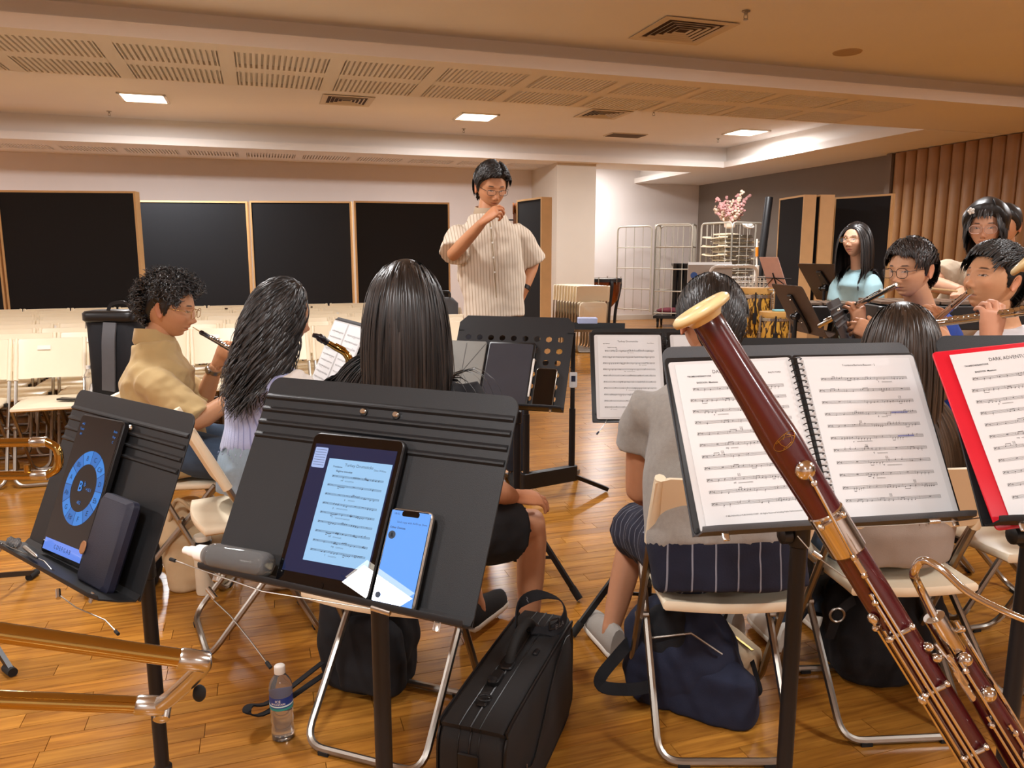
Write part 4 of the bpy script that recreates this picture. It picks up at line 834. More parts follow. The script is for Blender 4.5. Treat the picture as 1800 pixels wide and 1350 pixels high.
# --- stand of the long-haired player: perforated desk with tablets
tC, Sc = music_stand('perforated black music stand with closed tablet and phone, beyond the long-haired player', (-.011, 2.977, .921), 17.8, 29.1, .48, .342, m=M['black'], ribs=False, holes=True, lip=.05, foot=(.02, 3.03, 0), legyaw=-35)
tg = thing('tablet_case', 'grey folding tablet cover open on the perforated stand', 'tablet case', Sc.p(-.19, .02, .006)); MB().ext(rrect(.158, .245, .01), Sc.p(-.184, .022, .008), Sc.e, -Sc.d, -.003, .003, 0, .001).obj('cover_flap', mat('grey_cover', '7d7c76', .7, bump=.15), tg)
for a, b_ in (((-.26, .14), (-.11, -.09)), ((-.19, -.09), (-.19, .14)), ((-.11, .14), (-.2, .02))): MB().bar(Sc.p(*a, .0115), Sc.p(*b_, .0115), .0014, .0008, Sc.n).obj('crease', M['greycl'], tg, 0)
tg = thing('dark_tablet', 'switched-off slate grey tablet leaning on the perforated stand', 'tablet', Sc.p(0, .03, .006)); MB().ext(rrect(.195, .272, .012), Sc.p(.002, .034, .008), Sc.e, -Sc.d, -.004, .004, 0, .001).obj('case', M['plastic'], tg); MB().ext(rrect(.18, .255, .008), Sc.p(.0, .034, .0125), Sc.e, -Sc.d, -.0006, .0006).obj('screen', mat('slate_screen', '3a3d45', .18), tg, 0)
tg = thing('stylus', 'white stylus clipped along the side of the dark tablet', 'pen', Sc.p(.103, .05, .014)); MB().lathe([(0, 0), (.004, .01), (.0045, .02), (.0045, .16), (0, .165)], Sc.p(.101, .13, .016), -Sc.d, 12).obj('barrel', M['white'], tg); MB().lathe([(0, -.004), (.0035, .01), (0, .012)], Sc.p(.101, .13, .016), -Sc.d, 10).obj('tip', M['rubber'], tg)
tg = thing('black_phone', 'black smartphone with dark screen leaning on the perforated stand', 'phone', Sc.p(.16, .08, .006)); MB().ext(rrect(.083, .163, .011), Sc.p(.158, .085, .01), Sc.e, -Sc.d, -.005, .005, 0, .002).obj('case', M['steel'], tg); MB().ext(rrect(.078, .158, .009), Sc.p(.158, .085, .0152), Sc.e, -Sc.d, -.0005, .0005).obj('screen', M['black_screen'], tg, 0)
p = Sc.p(.245, -.01, .004); tg = thing('hanging_tag', 'small clear plastic tag hanging off the perforated stand edge', 'tag', p); MB().rbox(p + (.012, 0, -.05), (.03, .06, .002), .004, (X_, Z_, -Y_)).obj('tag_card', M['sleeve'], tg, 0); MB().tube([p, p + (.01, 0, -.02)], .0015, 5).obj('tag_loop', M['plastic'], tg); MB().box(p + (.012, -.002, -.045), (.016, .001, .022)).obj('tag_print', M['navy'], tg, 0)
# --- stand in front of the man in grey
tE, Se = music_stand('black music stand with open sheet folder before the grey T-shirt man', (.52, 2.6, .955), .6, 29.8, .49, .335, ribs=False, lip=.05, foot=(.5, 2.67, 0), legyaw=80)
fo = thing('music_binder', 'open spiral binder with a Turkey Drumsticks page, before the man in grey', 'folder', Se.p(0, 0, .006))
MB().ext(rrect(.25, .325, .006), (0.3897, 2.5480, 0.9505), Se.e, -Se.d, -.002, .002, 0, .0005).obj('cover', M['plastic'], fo); MB().ext(rrect(.25, .325, .006), np.array((0.3897, 2.5480, 0.9505)) + Se.e * .262, Se.e, -Se.d, -.002, .002, 0, .0005).obj('cover', M['plastic'], fo)
class Off: pass
So = Plate((0.3885, 2.5400, 0.9518), .6, 29.8)
sheet_page(fo, So, .004, .0, .205, .29, .004, 0, n=10, seed=8, title='Turkey Drumsticks', left='Bass Clarinet', sub='Ragtime two-step', comp='Dave Wilkins', top=.15, bot=.08); sheet_page(fo, So, .262, .0, .205, .29, .004, 0, n=10, seed=9, title='2', top=.1, bot=.08)
for k in range(22): mb = MB(); mb.tube([So.p(.131 + .009 * math.cos(a), -.14 + .0132 * k, .004 + .008 * math.sin(a)) for a in np.linspace(-.4, 3.54, 8)], .0011, 5); mb.obj('ring', M['plastic'], fo)
wire_clip(tE, Se, ((-.2, .17, .05), (-.215, .2, .05), (-.235, .225, .05)), ((-.2, .168, .05), (-.203, .176, .05)))
# --- stand behind, for the brown-haired player; conductor's; flautists'
music_stand('black music stand before the brown-haired player, seen above the ring folder', np.array((1.0032, 2.6200, 1.0733)) + plate_axes(4, 28)[1] * .17, 4, 28, .5, .34, ribs=False, lip=.05, legyaw=60)
tG, Sg = music_stand('dark ribbed music stand seen nearly edge-on, before the flute player in blue', (1.39, 3.15, 1.017), -62, 25, .49, .34, legyaw=10)
music_stand('brown-backed music stand seen from behind, taller one near the pale blue woman', (2.396, 5.902, 1.152), 257, 34.8, .49, .345, m=M['brown'], ribs=False, lip=.05, legyaw=10)
music_stand('brown-backed music stand seen from behind, lower one near the conga drums', (1.766, 4.741, 1.025), 268, 29.8, .49, .35, m=M['brown'], ribs=False, lip=.05, legyaw=40)
tB, Sb = music_stand('music stand seen edge-on between the girl in the vest and the long-haired player', (-.72, 3.15, .93), 62, 24, .49, .34, m=M['deskgrey'], ribs=False, lip=.05, legyaw=15)
fo = thing('score_folder', 'folder of white music seen edge-on left of the long hair', 'folder', Sb.p(0, 0, .006)); MB().ext(rrect(.46, .32, .006), Sb.p(0, 0, .005), Sb.e, -Sb.d, -.002, .002).obj('cover', M['plastic'], fo, 0)
for s in (-1, 1): sheet_page(fo, Sb, s * .115, 0, .21, .295, .009, 0, n=9, seed=20 + s, top=.1)
p = Sb.p(-.12, .155, .02); tag(MB().box(p, (.09, .03, .014), (Sb.e, Sb.d, Sb.n)).obj('red_white_box', [M['white']], None, 0, loc=tuple(p)), 'tiny white and red box on the ledge of the edge-on stand', 'box')
def conductor_stand():
    c = np.array((0.2316, 4.0000, 0.9693)); t = thing('conductor_stand', 'wide black conductor stand on two posts, seen from behind', 'music stand', (c[0], c[1], 0)); e, d, n = plate_axes(180 + 12, 83)
    MB().ext(rrect(.68, .46, .02), c, e, d, -.002, .002).obj('desk', M['black'], t); MB().ext([(-.34, 0), (.34, 0), (.34, .05), (-.34, .05)], c + d * .23, e, n, -.002, .002).obj('ledge', M['black'], t, 0)
    for px, Y in ((925, 4.1), (1005, 4.26)):
        q = {925: np.array((0.0782, 4.1000, 0.2704)), 1005: np.array((0.3412, 4.2600, 0.2282))}[px]; g = np.array([q[0], q[1], 0])
        MB().cyl(g + (0, 0, .12), g + (0, 0, .93), .013, 12).obj('post', M['black'], t); MB().cyl(g + (0, 0, .12), g + (0, 0, .5), .018, 12).obj('post_sleeve', M['black'], t)
    a, b_ = np.array((0.0786, 4.1000, 0.1247)), np.array((0.3425, 4.2600, 0.1208)); MB().rbox((a + b_) / 2 + (0, 0, -.0), (np.linalg.norm(b_ - a) + .06, .04, .09), .01, (nrm((b_ - a) * (1, 1, 0)), nrm(np.cross(Z_, (b_ - a) * (1, 1, 0))), Z_)).obj('cross_base', M['black'], t)
    for q, f in ((b_, (0.5554, 4.2995, 0.0000)), (b_, (0.4120, 4.6785, 0.0000)), (a, (0.0568, 4.0910, 0.0000)), (a, (-0.0353, 4.6026, 0.0000))):
        f = np.array(f) + (0, 0, .014); MB().bar(np.array(q) + (0, 0, -.01), f, .03, .022).obj('foot', M['black'], t, 0)
    p = c + np.array((.16, .0, .05)); tag(MB().rbox(p, (.1, .07, .03), .004, None, ch=.002).obj('tissue_pack', mat('pale_print_pack', 'b9c3e6', .5), None, 40, loc=tuple(p)), 'small pale blue and white packet on the conductor stand', 'packet')
conductor_stand()
def wire_stand():
    c = np.array((2.3174, 6.9000, 1.2003)); t = thing('folding_wire_stand', 'thin black wire music stand holding pink papers, beside the congas', 'music stand', (c[0], c[1], 0)); e, d, n = plate_axes(248, 25)
    MB().tube([c - e * .22 + d * .05, c + e * .22 + d * .05], .005, 6).obj('cross_wire', M['black'], t); MB().tube([c, c + d * .22], .006, 6).obj('spine', M['black'], t)
    for s in (-1, 1): MB().tube([c + d * .04, c + e * s * .2 + d * .17, c + d * .17], .004, 6).obj('wire_arm', M['black'], t)
    MB().cyl((c[0], c[1], .02), c + d * .15, .009, 8).obj('pole', M['black'], t)
    for k in range(3): a = R(30 + 120 * k); MB().cyl((c[0], c[1], .3), (c[0] + .28 * math.cos(a), c[1] + .28 * math.sin(a), .01), .006, 6).obj('leg', M['black'], t)
    tag(MB().ext(rrect(.24, .3, .003), c + n * .008, e, d, -.002, .002).obj('pink_sheets', mat('pink_paper', 'dcb3a6', .8), None, 0, loc=tuple(c)), 'pink music sheets resting on the thin wire stand', 'paper')
wire_stand()
# a stand outside the picture on the left: only two of its feet show
g = np.array([-2.02, 2.62, 0]); t = thing('tripod_stand', 'black tripod feet of a stand mostly outside the left border', 'stand', g)
MB().cyl(g + (0, 0, .1), g + (0, 0, .9), .014, 12).obj('pole', M['black'], t)
for f in ((-2.0383, 3.1080, 0.0000), (-1.6283, 2.3131, 0.0000), (-2.5, 2.45, 0)):
    f = np.array(f) + (0, 0, .014); L_ = MB().bar(g + (0, 0, .2), f, .014, .02).obj('leg', M['black'], t, 0); MB().cyl(f - nrm(f - g) * .05, f + nrm(f - g) * .008, .015, 12).obj('rubber_foot', M['rubber'], L_)

# ---------------------------------------------------------------- people: anatomy helpers
HSC = .0
def g2(x, z, x0, z0, sx, sz): return np.exp(-((x - x0) / sx) ** 2 - ((z - z0) / sz) ** 2)
def head_points(ph, th, face=True, female=False):
    """skull and face as a displaced ovoid; ph = 0 looks forward (+y), th latitude; metres, origin between the ears"""
    cx, sx_, cz, sz_ = np.cos(ph), np.sin(ph), np.cos(th), np.sin(th)
    x = .0755 * cz * sx_; y = .097 * cz * cx; z = .113 * sz_
    fr = np.clip(cx, 0, 1)
    s = np.clip((-.015 - z) / .095, 0, 1)
    x *= 1 - (.30 if female else .24) * s ** 1.5; x *= 1 + .05 * g2(z, 0, .045, 0, .05, 1)
    y = np.where(y > 0, y * .93 + .010 * s * fr, y * (1.04 - .30 * s))
    if face:
        f = (y > 0) * np.clip(cx * 1.6, 0, 1)
        for sg in (-1, 1):
            y += f * (-.0105 * g2(x, z, sg * .031, .002, .017, .013) + .0065 * g2(x, z, sg * .031, 0, .0115, .0075) + .0035 * g2(x, z, sg * .03, .021, .024, .007)
                      + .0055 * g2(x, z, sg * .043, -.028, .022, .02) + .0085 * g2(x, z, sg * .0125, -.0435, .0065, .0075))
        y += f * (.0085 * g2(x, z, 0, -.008, .0085, .022) + .020 * g2(x, z, 0, -.037, .0105, .0125) + .006 * g2(x, z, 0, -.0625, .02, .006)
                  + .0065 * g2(x, z, 0, -.0755, .016, .006) - .0035 * g2(x, z, 0, -.0688, .022, .0022) + .009 * g2(x, z, 0, -.1, .02, .013) - .004 * g2(x, z, 0, -.086, .02, .006))
    return np.stack([x, y, z], -1)
def head_mesh(skin, brow=(.012, .009, .008), lip=None, female=False, stubble=0., dens=(110, 84), open_eye=1.):
    nu, nv = dens; t = np.linspace(-1, 1, nu, endpoint=False); ph = math.pi * (t * .72 + .28 * t ** 3); v = np.linspace(-1, 1, nv); th = math.pi / 2 * (.8 * v + .2 * v ** 3)
    PH, TH = np.meshgrid(ph, th); p = head_points(PH, TH, True, female).reshape(-1, 3); x, y, z = p.T
    col = np.tile(np.array(skin), (len(p), 1)); fr = y > .02
    def paint(mask, c, a=1.): m = (mask * a)[:, None]; col[:] = col * (1 - m) + np.array(c) * m
    paint(np.clip(g2(x, z, 0, -.037, .02, .02) + g2(x, z, .05, -.03, .02, .02) + g2(x, z, -.05, -.03, .02, .02), 0, 1) * fr, np.array(skin) * (1.02, .86, .82), .5)
    if stubble: paint(np.clip(g2(x, z, 0, -.085, .05, .03), 0, 1) * fr, np.array(skin) * .72, stubble)
    paint(np.clip(1.7 - 1.7 * ((x / .0215) ** 2 + ((z + .0690) / .0085) ** 2), 0, 1) * fr, lip or np.array(skin) * (.86, .55, .52), .85)
    paint((np.abs(z + .0688) < .0013) * (np.abs(x) < .021) * fr * 1., np.array(skin) * .3, .8)
    for s in (-1, 1):
        u, w = (x - s * .031), z - (.0005 + .0012 * s * (x - s * .031) / .012)
        paint(np.clip(2 - 2 * ((u / .017) ** 2 + (((z - .0225) - .003 * (1 - (u / .017) ** 2)) / .0038) ** 2), 0, 1) * fr, brow, .9)
        e = (u / .0135) ** 2 + (w / (.0062 * open_eye)) ** 2
        paint((e < 1.25) * fr * 1., np.array(skin) * .25, .9); paint((((u / .0115) ** 2 + ((w + .0006) / (.0042 * open_eye)) ** 2) < 1) * fr * 1., (.42, .38, .35), 1.); paint(((u ** 2 + (w) ** 2) < .0052 ** 2) * (np.abs(w) < .0052 * open_eye) * fr * 1., (.012, .008, .006), 1.)
        paint(np.clip(1.5 - 1.5 * (((x - s * .0085) / .0042) ** 2 + ((z + .0495) / .0028) ** 2), 0, 1) * fr, np.array(skin) * .25, .8)
    f = [(i * nu + j, i * nu + (j + 1) % nu, (i + 1) * nu + (j + 1) % nu, (i + 1) * nu + j) for i in range(nv - 1) for j in range(nu)]
    # ears
    V, F_ = [p], list(f); n = len(p); C_ = [col]
    for s in (-1, 1):
        A = np.linspace(0, 2 * math.pi, 18, endpoint=False); rings = []
        for k, (r, dx, dy) in enumerate(((.45, .0, 0), (.8, .010, -.004), (1.0, .017, -.006), (.98, .019, -.007), (.75, .0135, -.004), (.35, .009, -.001), (.05, .0075, 0))):
            wv = np.where(np.sin(A) > 0, 1.0, .82)
            rings.append(np.stack([s * (.0715 + dx) * np.ones(18), -.006 + dy - .012 * np.sin(A) * r * .5 + .0165 * r * np.cos(A) * wv, -.008 + .031 * r * np.sin(A)], -1))
        q = np.concatenate(rings); V.append(q); C_.append(np.tile(np.array(skin) * (1.0, .8, .76), (len(q), 1)))
        for i in range(6): F_ += [tuple(n + a for a in ((i * 18 + j, i * 18 + (j + 1) % 18, (i + 1) * 18 + (j + 1) % 18, (i + 1) * 18 + j)[::s])) for j in range(18)]
        n += len(q)
    return np.concatenate(V), F_, np.concatenate(C_)
class Head:
    def __init__(s, c, fwd, up=(0, 0, 1), k=1.):
        s.c = np.array(c, float); s.y = nrm(fwd); s.x = nrm(np.cross(s.y, up)); s.z = np.cross(s.x, s.y); s.k = k; s.M = np.stack([s.x, s.y, s.z]) * k
    def w(s, p): return s.c + np.asarray(p, float) @ s.M
    def l(s, p): return ((np.asarray(p, float) - s.c) @ s.M.T) / s.k ** 2
def hand_shells(wr, d, dorsal, ts, curl=(25, 35, 25), spread=3., k=1., thumb=(.75, .6, -.25), tcurl=20):
    """palm, four unequal fingers and a thumb from the side of the palm; ts = -1 right hand, 1 left hand"""
    y = nrm(d); z = nrm(np.asarray(dorsal, float) - y * (np.asarray(dorsal, float) @ y)); x = np.cross(y, z); W_ = lambda a, b_, c: np.asarray(wr, float) + (x * a + y * b_ + z * c) * k
    mb = MB(); an = np.linspace(0, 2 * math.pi, 14, endpoint=False); rings = []
    for t, w_, h_, sx in ((-.02, .024, .019, 0), (.0, .026, .019, 0), (.03, .036, .017, .002), (.06, .042, .0145, .001), (.088, .0415, .012, 0), (.097, .037, .008, 0)):
        rings.append(np.array([W_(ts * sx + w_ * math.cos(a), t, h_ * math.sin(a)) for a in an]))
    mb.loft(rings)
    curls = curl if isinstance(curl[0], (list, tuple)) else [curl] * 4
    for i, (bx, L_, r) in enumerate(((.031, .073, .0088), (.0105, .081, .009), (-.0105, .075, .0086), (-.0305, .058, .0076))):
        a = 0.; q = np.array([ts * bx, .085 - .006 * abs(i - 1.2), .001]); sp_ = R(spread) * (1.2 - i) * ts; pts = [q - (0, .02, 0), q]; rad = [r * 1.05, r * 1.08]
        for j, fr in enumerate((.46, .3, .24)):
            a -= R(curls[i][j]); dv = np.array([math.sin(sp_) * math.cos(a), math.cos(a) * math.cos(sp_), math.sin(a)]); q = q + dv * L_ * fr; pts += [q - dv * L_ * fr * .5, q]; rad += [r * (.98 - .07 * j), r * (1. - .08 * j)]
        rad[-1] *= .72; mb.tube([W_(*p) for p in pts], [v * k for v in rad], 9)
    q = np.array([ts * .022, .018, -.004]); dv = nrm((ts * thumb[0], thumb[1], thumb[2])); d2 = nrm(dv * math.cos(R(tcurl)) + np.array([-ts * .5, .8, -.2]) * math.sin(R(tcurl)))
    mb.tube([W_(*p) for p in (q, q + dv * .024, q + dv * .046, q + dv * .046 + d2 * .018, q + dv * .046 + d2 * .03)], [v * k for v in (.013, .0125, .0105, .0098, .007)], 9)
    return mb
def skin_mat(): return mat('skin', 'c98f6a', .5, attr='tint', var=.05, scale=60, spec=.35)
M['skin'] = skin_mat()
M['hair'] = mat('hair_strands', '0d0b0b', .36, attr='tint', var=.15, scale=90, spec=.5)
def limb_pts(a, b, ra, rb, bulge=.0, n=4):
    a, b = np.asarray(a, float), np.asarray(b, float); t = np.linspace(0, 1, n + 1)
    return [a + (b - a) * k for k in t], [ra + (rb - ra) * k + bulge * math.sin(math.pi * min(1, k * 1.25)) for k in t]
class Person:
    def __init__(s, label, skin='c98f6a', hc=None, fwd=(0, 1, 0), hup=(0, 0, 1), hk=1., nb=None, sh=None, el=None, wr=None, pel=None, kn=None, an=None, toe=None, loc=None, lip=None, female=False, face=True, stubble=0., bulk=1., hands=(), open_eye=.62, spine=None, hipw=.165):
        s.skin = np.array(lin(skin)); s.H = Head(hc, fwd, hup, hk); A = lambda v: [np.array(q, float) for q in v]
        s.nb = np.array(nb, float); s.sh, s.el, s.wr = A(sh), A(el), A(wr); s.pel = np.array(pel, float); s.kn, s.an = A(kn), A(an); s.bulk = bulk; s.hipw = hipw
        s.r = nrm(s.sh[0] - s.sh[1]); s.a = nrm(s.nb - s.pel); s.f = nrm(np.cross(s.a, s.r)); s.toe = np.array(toe if toe is not None else s.f * (1, 1, 0), float); s.spine = None if spine is None else np.array(spine, float)
        s.face, s.female, s.lip, s.stubble, s.hands, s.open_eye = face, female, lip, stubble, hands, open_eye
        s.root = thing('person', label, 'person', (s.pel[0], s.pel[1], 0) if loc is None else loc)
        s.body()
    def torso(s, infl=0., z0=-.06, top=True, waist=1.):
        sw = np.linalg.norm(s.sh[0] - s.sh[1]) / 2; L_ = np.linalg.norm(s.nb - s.pel); b_ = s.bulk; mid = (s.sh[0] + s.sh[1]) / 2
        sec = [(z0 / L_, s.hipw * .93, .105), (.05, s.hipw, .118), (.22, s.hipw * .95, .112), (.42, .148 * waist, .102), (.62, .160, .115), (.78, sw * .93, .112), (.88, sw * .84, .088), (.945, sw * .62, .070), (.985, .078, .062), (1.03, .058, .052)]
        an_ = np.linspace(0, 2 * math.pi, 28, endpoint=False); rings = []
        cen = (lambda t: s.pel + (s.nb - s.pel) * t) if s.spine is None else (lambda t: (1 - t) ** 2 * s.pel + 2 * t * (1 - t) * s.spine + t * t * s.nb)
        for t, w_, d_ in sec:
            k = 1 + 0 * t; c = cen(t); sh_ = 0
            if t > .7 and t < .95: c = c * .5 + (mid + s.a * ((t - .88) * L_)) * .5
            w_ = w_ * (b_ if t < .7 else 1) + infl; d_ = d_ * b_ + infl
            ca, sa = np.cos(an_), np.sin(an_); ca = np.sign(ca) * np.abs(ca) ** .85; sa = np.sign(sa) * np.abs(sa) ** .85
            rings.append(c + ca[:, None] * w_ * s.r + sa[:, None] * d_ * s.f)
        return rings if top else rings[:-1]
    def arm(s, i, infl, t_end, mb, flare=0.):
        """sleeve or arm down to t_end: 0..1 upper arm, 1..2 forearm"""
        k = s.bulk; q = [(s.sh[i] + (s.nb - s.sh[i]) * .3 + s.a * -.06, .042), (s.sh[i] - s.a * .026, .054)]
        for t in (.25, .5, .75, 1.): q.append((s.sh[i] + (s.el[i] - s.sh[i]) * t, .050 - .010 * t))
        for t in (.15, .35, .6, .85, 1.): q.append((s.el[i] + (s.wr[i] - s.el[i]) * t, .0405 + .003 * math.sin(t * 3) - .016 * t))
        n = 2 + t_end * 4 if t_end <= 1 else 6 + (t_end - 1) * 5; n = int(round(n)); q = q[:max(n, 3)]; m = len(q)
        mb.tube([a for a, _ in q], [(r * (k if j else k * 1.05) + infl + (flare * max(0, (j - 1) / (m - 2)) if m > 2 else 0)) for j, (_, r) in enumerate(q)], 14)
    def leg(s, i, infl, t_end, mb, flare=0.):
        hip = s.pel + s.r * (.09 if i == 0 else -.09) * s.bulk + s.a * -.005; k = s.bulk; q = [(hip, .088)]
        for t in (.25, .5, .75, 1.): q.append((hip + (s.kn[i] - hip) * t, .084 - .028 * t))
        for t in (.12, .3, .5, .75, 1.): q.append((s.kn[i] + (s.an[i] - s.kn[i]) * t, .053 + .007 * math.sin(t * 3.1) - .020 * t))
        n = int(round(1 + t_end * 4 if t_end <= 1 else 5 + (t_end - 1) * 5)); q = q[:n]; m = len(q)
        mb.tube([a for a, _ in q], [r * k + infl + flare * j / (m - 1) for j, (_, r) in enumerate(q)], 14)
    def body(s):
        mb = MB(); mb.loft(s.torso(-.012))
        for i in (0, 1): s.arm(i, 0, 2, mb); s.leg(i, -.004, 2, mb)
        hb = s.H.w((0, -.018, -.06)); rn = .054 if not s.female else .046
        mb.tube([s.nb - s.a * .05, s.nb * .6 + hb * .4, hb, s.H.w((0, -.005, -.03))], [rn * 1.25, rn, rn * .97, rn * .8], 16)
        for i in (0, 1):
            t = nrm(s.toe * (1, 1, 0)); mb.tube([s.an[i] + (0, 0, .01), s.an[i] - (0, 0, .035), s.an[i] - (0, 0, .04) + t * .1], [.035, .038, .03], 10)
        V, F_, _ = voxel(mb, .0105, 3); V, F_ = [V], [list(q) for q in F_]; n = len(V[0]); col = [np.tile(s.skin, (n, 1))]
        for i in (0, 1):
            h = s.hands[i] if i < len(s.hands) and s.hands[i] else dict(d=s.wr[i] - s.el[i], dorsal=(0, 0, 1))
            k = dict(h); mbh = hand_shells(s.wr[i], k.pop('d'), k.pop('dorsal'), -1 if i == 0 else 1, **k); v, f, _ = voxel(mbh, .0036, 2)
            V.append(v); F_ += [[a + n for a in q] for q in f]; n += len(v); col.append(np.tile(s.skin * (1.02, .94, .9), (len(v), 1)))
        v, f, c = head_mesh(s.skin, lip=s.lip, female=s.female, stubble=s.stubble, dens=(120, 92) if s.face else (56, 40), open_eye=s.open_eye)
        V.append(s.H.w(v)); F_ += [[a + n for a in q] for q in f]; col.append(c)
        me = bpy.data.meshes.new('body'); me.from_pydata((np.concatenate(V) - ROOT[s.root.name]).tolist(), [], F_)
        cc = np.concatenate(col); cc = np.hstack([cc, np.ones((len(cc), 1))]).astype(np.float32); at = me.color_attributes.new('tint', 'FLOAT_COLOR', 'POINT'); at.data.foreach_set('color', cc.ravel())
        s.bo = link('body', me, M['skin'], s.root, 180)
    def garment(s, name, mb, m, vox=.0095, smooth=3, wrinkle=.004, wscale=9., stretch=None, coords=None, seed=0., label=None):
        v, f, nn = voxel(mb, vox, smooth)
        w = np.array([mnoise.noise(V3((p[0] * wscale + seed, p[1] * wscale, p[2] * wscale * .7))) + .5 * mnoise.noise(V3((p[0] * wscale * 2.3, p[1] * wscale * 2.3 + seed, p[2] * wscale * 2.3))) for p in v])
        w = np.abs(w) ** .8 * np.sign(w); v = v + nn * (w * wrinkle)[:, None]
        me = bpy.data.meshes.new(name); me.from_pydata((v - ROOT[s.root.name]).tolist(), [], f)
        if coords is not None:
            at = me.attributes.new('across', 'FLOAT', 'POINT'); at.data.foreach_set('value', coords(v).astype(np.float32))
        o = link(name, me, m, s.root, 180)
        if label: o['label'] = label
        return o
    def shirt(s, name, m, sleeve=.5, infl=.016, flare=.006, hem=-.08, waist=1.15, arms=(0, 1), extra=None, **k):
        mb = MB(); mb.loft(s.torso(infl, hem, False, waist))
        for i in arms: s.arm(i, infl * .8, sleeve, mb, flare)
        if extra: extra(mb)
        return s.garment(name, mb, m, **k)
    def collar(s, m, r=.062, h=.035):
        mb = MB(); rings = []; an_ = np.linspace(0, 2 * math.pi, 28, endpoint=False)
        for k, (rr, hh) in enumerate(((r * 1.12, -.02), (r * 1.0, h), (r * 1.06, h + .004), (r * 1.3, h * .1), (r * 1.22, -.012))):
            rings.append(s.nb + (np.cos(an_)[:, None] * s.r * rr + np.sin(an_)[:, None] * s.f * rr * .95) + s.a * (hh - .012 * np.sin(an_)[:, None] * (1 if k in (1, 2) else .6)))
        mb.loft(rings, caps=False); return mb.obj('collar', m, s.root, 60)
    def pants(s, name, m, t_end=1.95, infl=.012, flare=.008, **k):
        mb = MB(); mb.loft(s.torso(infl * .8, -.075)[:4]);
        for i in (0, 1): s.leg(i, infl, t_end, mb, flare)
        return s.garment(name, mb, m, **k)
    def shoe(s, i, m, sole, L_=.27):
        t = nrm(s.toe * (1, 1, 0)); x = np.cross(t, (0, 0, 1)); a = s.an[i] * (1, 1, 0) + (0, 0, 0); z = s.an[i][2] - .075
        prof = [(-.07, .03, .085), (-.05, .036, .09), (0, .038, .085), (.06, .043, .07), (.12, .047, .052), (.165, .043, .045), (.19, .028, .038)]
        an_ = np.linspace(0, 2 * math.pi, 16, endpoint=False); rings = []
        for y, w_, h_ in prof: rings.append([a + t * y + x * w_ * math.cos(q) + np.array([0, 0, z + .02 + max(0, math.sin(q)) * h_ + min(0, math.sin(q)) * .008]) for q in an_])
        MB().loft(rings).obj('shoe', m, s.root, 60)
        MB().ext([(y, sg * w_ * 1.06) for sg, lst in ((1, prof), (-1, prof[::-1])) for y, w_, _ in lst], a + (0, 0, z), t, np.cross((0, 0, 1), t), 0, .026, 0, .006).obj('shoe_sole', sole, s.root, 50)
    def glasses(s, m, w=.026, h=.019, y=.104):
        H = s.H; mb = MB()
        for sg in (-1, 1):
            mb.tube([H.w((sg * .034 + w * math.copysign(abs(math.cos(a)) ** .7, math.cos(a)), y - .10 * abs(sg * .034 + w * math.cos(a)) ** 1.5 + .0, -.004 + h * math.copysign(abs(math.sin(a)) ** .8, math.sin(a)))) for a in np.linspace(0, 2 * math.pi, 22, endpoint=False)], .0013, 6, closed=True)
            mb.tube([H.w(p) for p in ((sg * .059, y - .006, .003), (sg * .074, .07, .006), (sg * .0805, .0, .006), (sg * .079, -.022, -.006))], .0013, 6)
        mb.tube([H.w(p) for p in ((-.009, y, .002), (0, y + .002, .005), (.009, y, .002))], .0013, 6)
        g = mb.obj('glasses', m, s.root, 60)
        mb = MB()
        for sg in (-1, 1): mb.add([H.w((sg * .034 + w * .93 * math.cos(a), y - .001 - .10 * abs(sg * .034 + w * math.cos(a)) ** 1.5, -.004 + h * .93 * math.sin(a))) for a in np.linspace(0, 2 * math.pi, 18, endpoint=False)], [tuple(range(18))])
        mb.obj('lenses', M['lens'], g, 0)
    # ---- hair
    def colliders(s, grow=0.):
        H = s.H; c = [(H.w((0, -.004, .004)), np.stack([H.x / ((.083 + grow) * H.k), H.y / ((.104 + grow) * H.k), H.z / ((.120 + grow) * H.k)]))]
        sw = np.linalg.norm(s.sh[0] - s.sh[1]) / 2; c.append((s.nb - s.a * .2, np.stack([s.r / (sw + .03), s.f / .145, s.a / .25])))
        c.append((s.nb - s.a * .35, np.stack([s.r / .19, s.f / .15, s.a / .3])))
        for i in (0, 1): c.append((s.sh[i] - s.a * .01, np.eye(3) / .078))
        return c
    def hair(s, n, length, region, comb, grav=.35, lift=.15, noise=.05, curl=(0, 0), width=.004, steps=14, tone=((.012, .010, .010), (.03, .024, .022)), seed=1, tip=None, name='hair', clump=None, drift=(0, 0, 0), cap=True, lowtone=None, face_z=.045, grow=0., cling=0.):
        H = s.H; rg = np.random.default_rng(seed)
        ph = rg.uniform(-math.pi, math.pi, n * 4); th = np.arcsin(rg.uniform(-.75, 1, n * 4)); ok = region(np.abs(ph), head_points(ph, th, False)[:, 2]); ph, th = ph[ok][:n], th[ok][:n]; n = len(ph)
        loc_ = head_points(ph, th, False) * 1.035; p = H.w(loc_); nr = nrm1(p - H.w((0, 0, .0)))
        cd = comb(loc_, ph, th) @ (H.M / H.k); d = nrm1(cd - nr * (cd * nr).sum(1)[:, None] * 1. + nr * lift + rg.normal(0, noise, (n, 3)))
        L_ = length(loc_, rg); st = (L_ / steps)[:, None]; P_ = [p]; cols = s.colliders(grow); down = np.array([0, 0, -1.]); phs = rg.uniform(0, 6.28, n); ax = nrm1(rg.normal(0, 1, (n, 3)))
        if clump: phs = np.round(phs * clump / 6.28) * 6.28 / clump + rg.normal(0, .25, n); key = (np.floor((ph + 3.2) * clump / 6.4)).astype(int); ax = nrm1(rg.normal(0, 1, (clump + 2, 3)))[key]
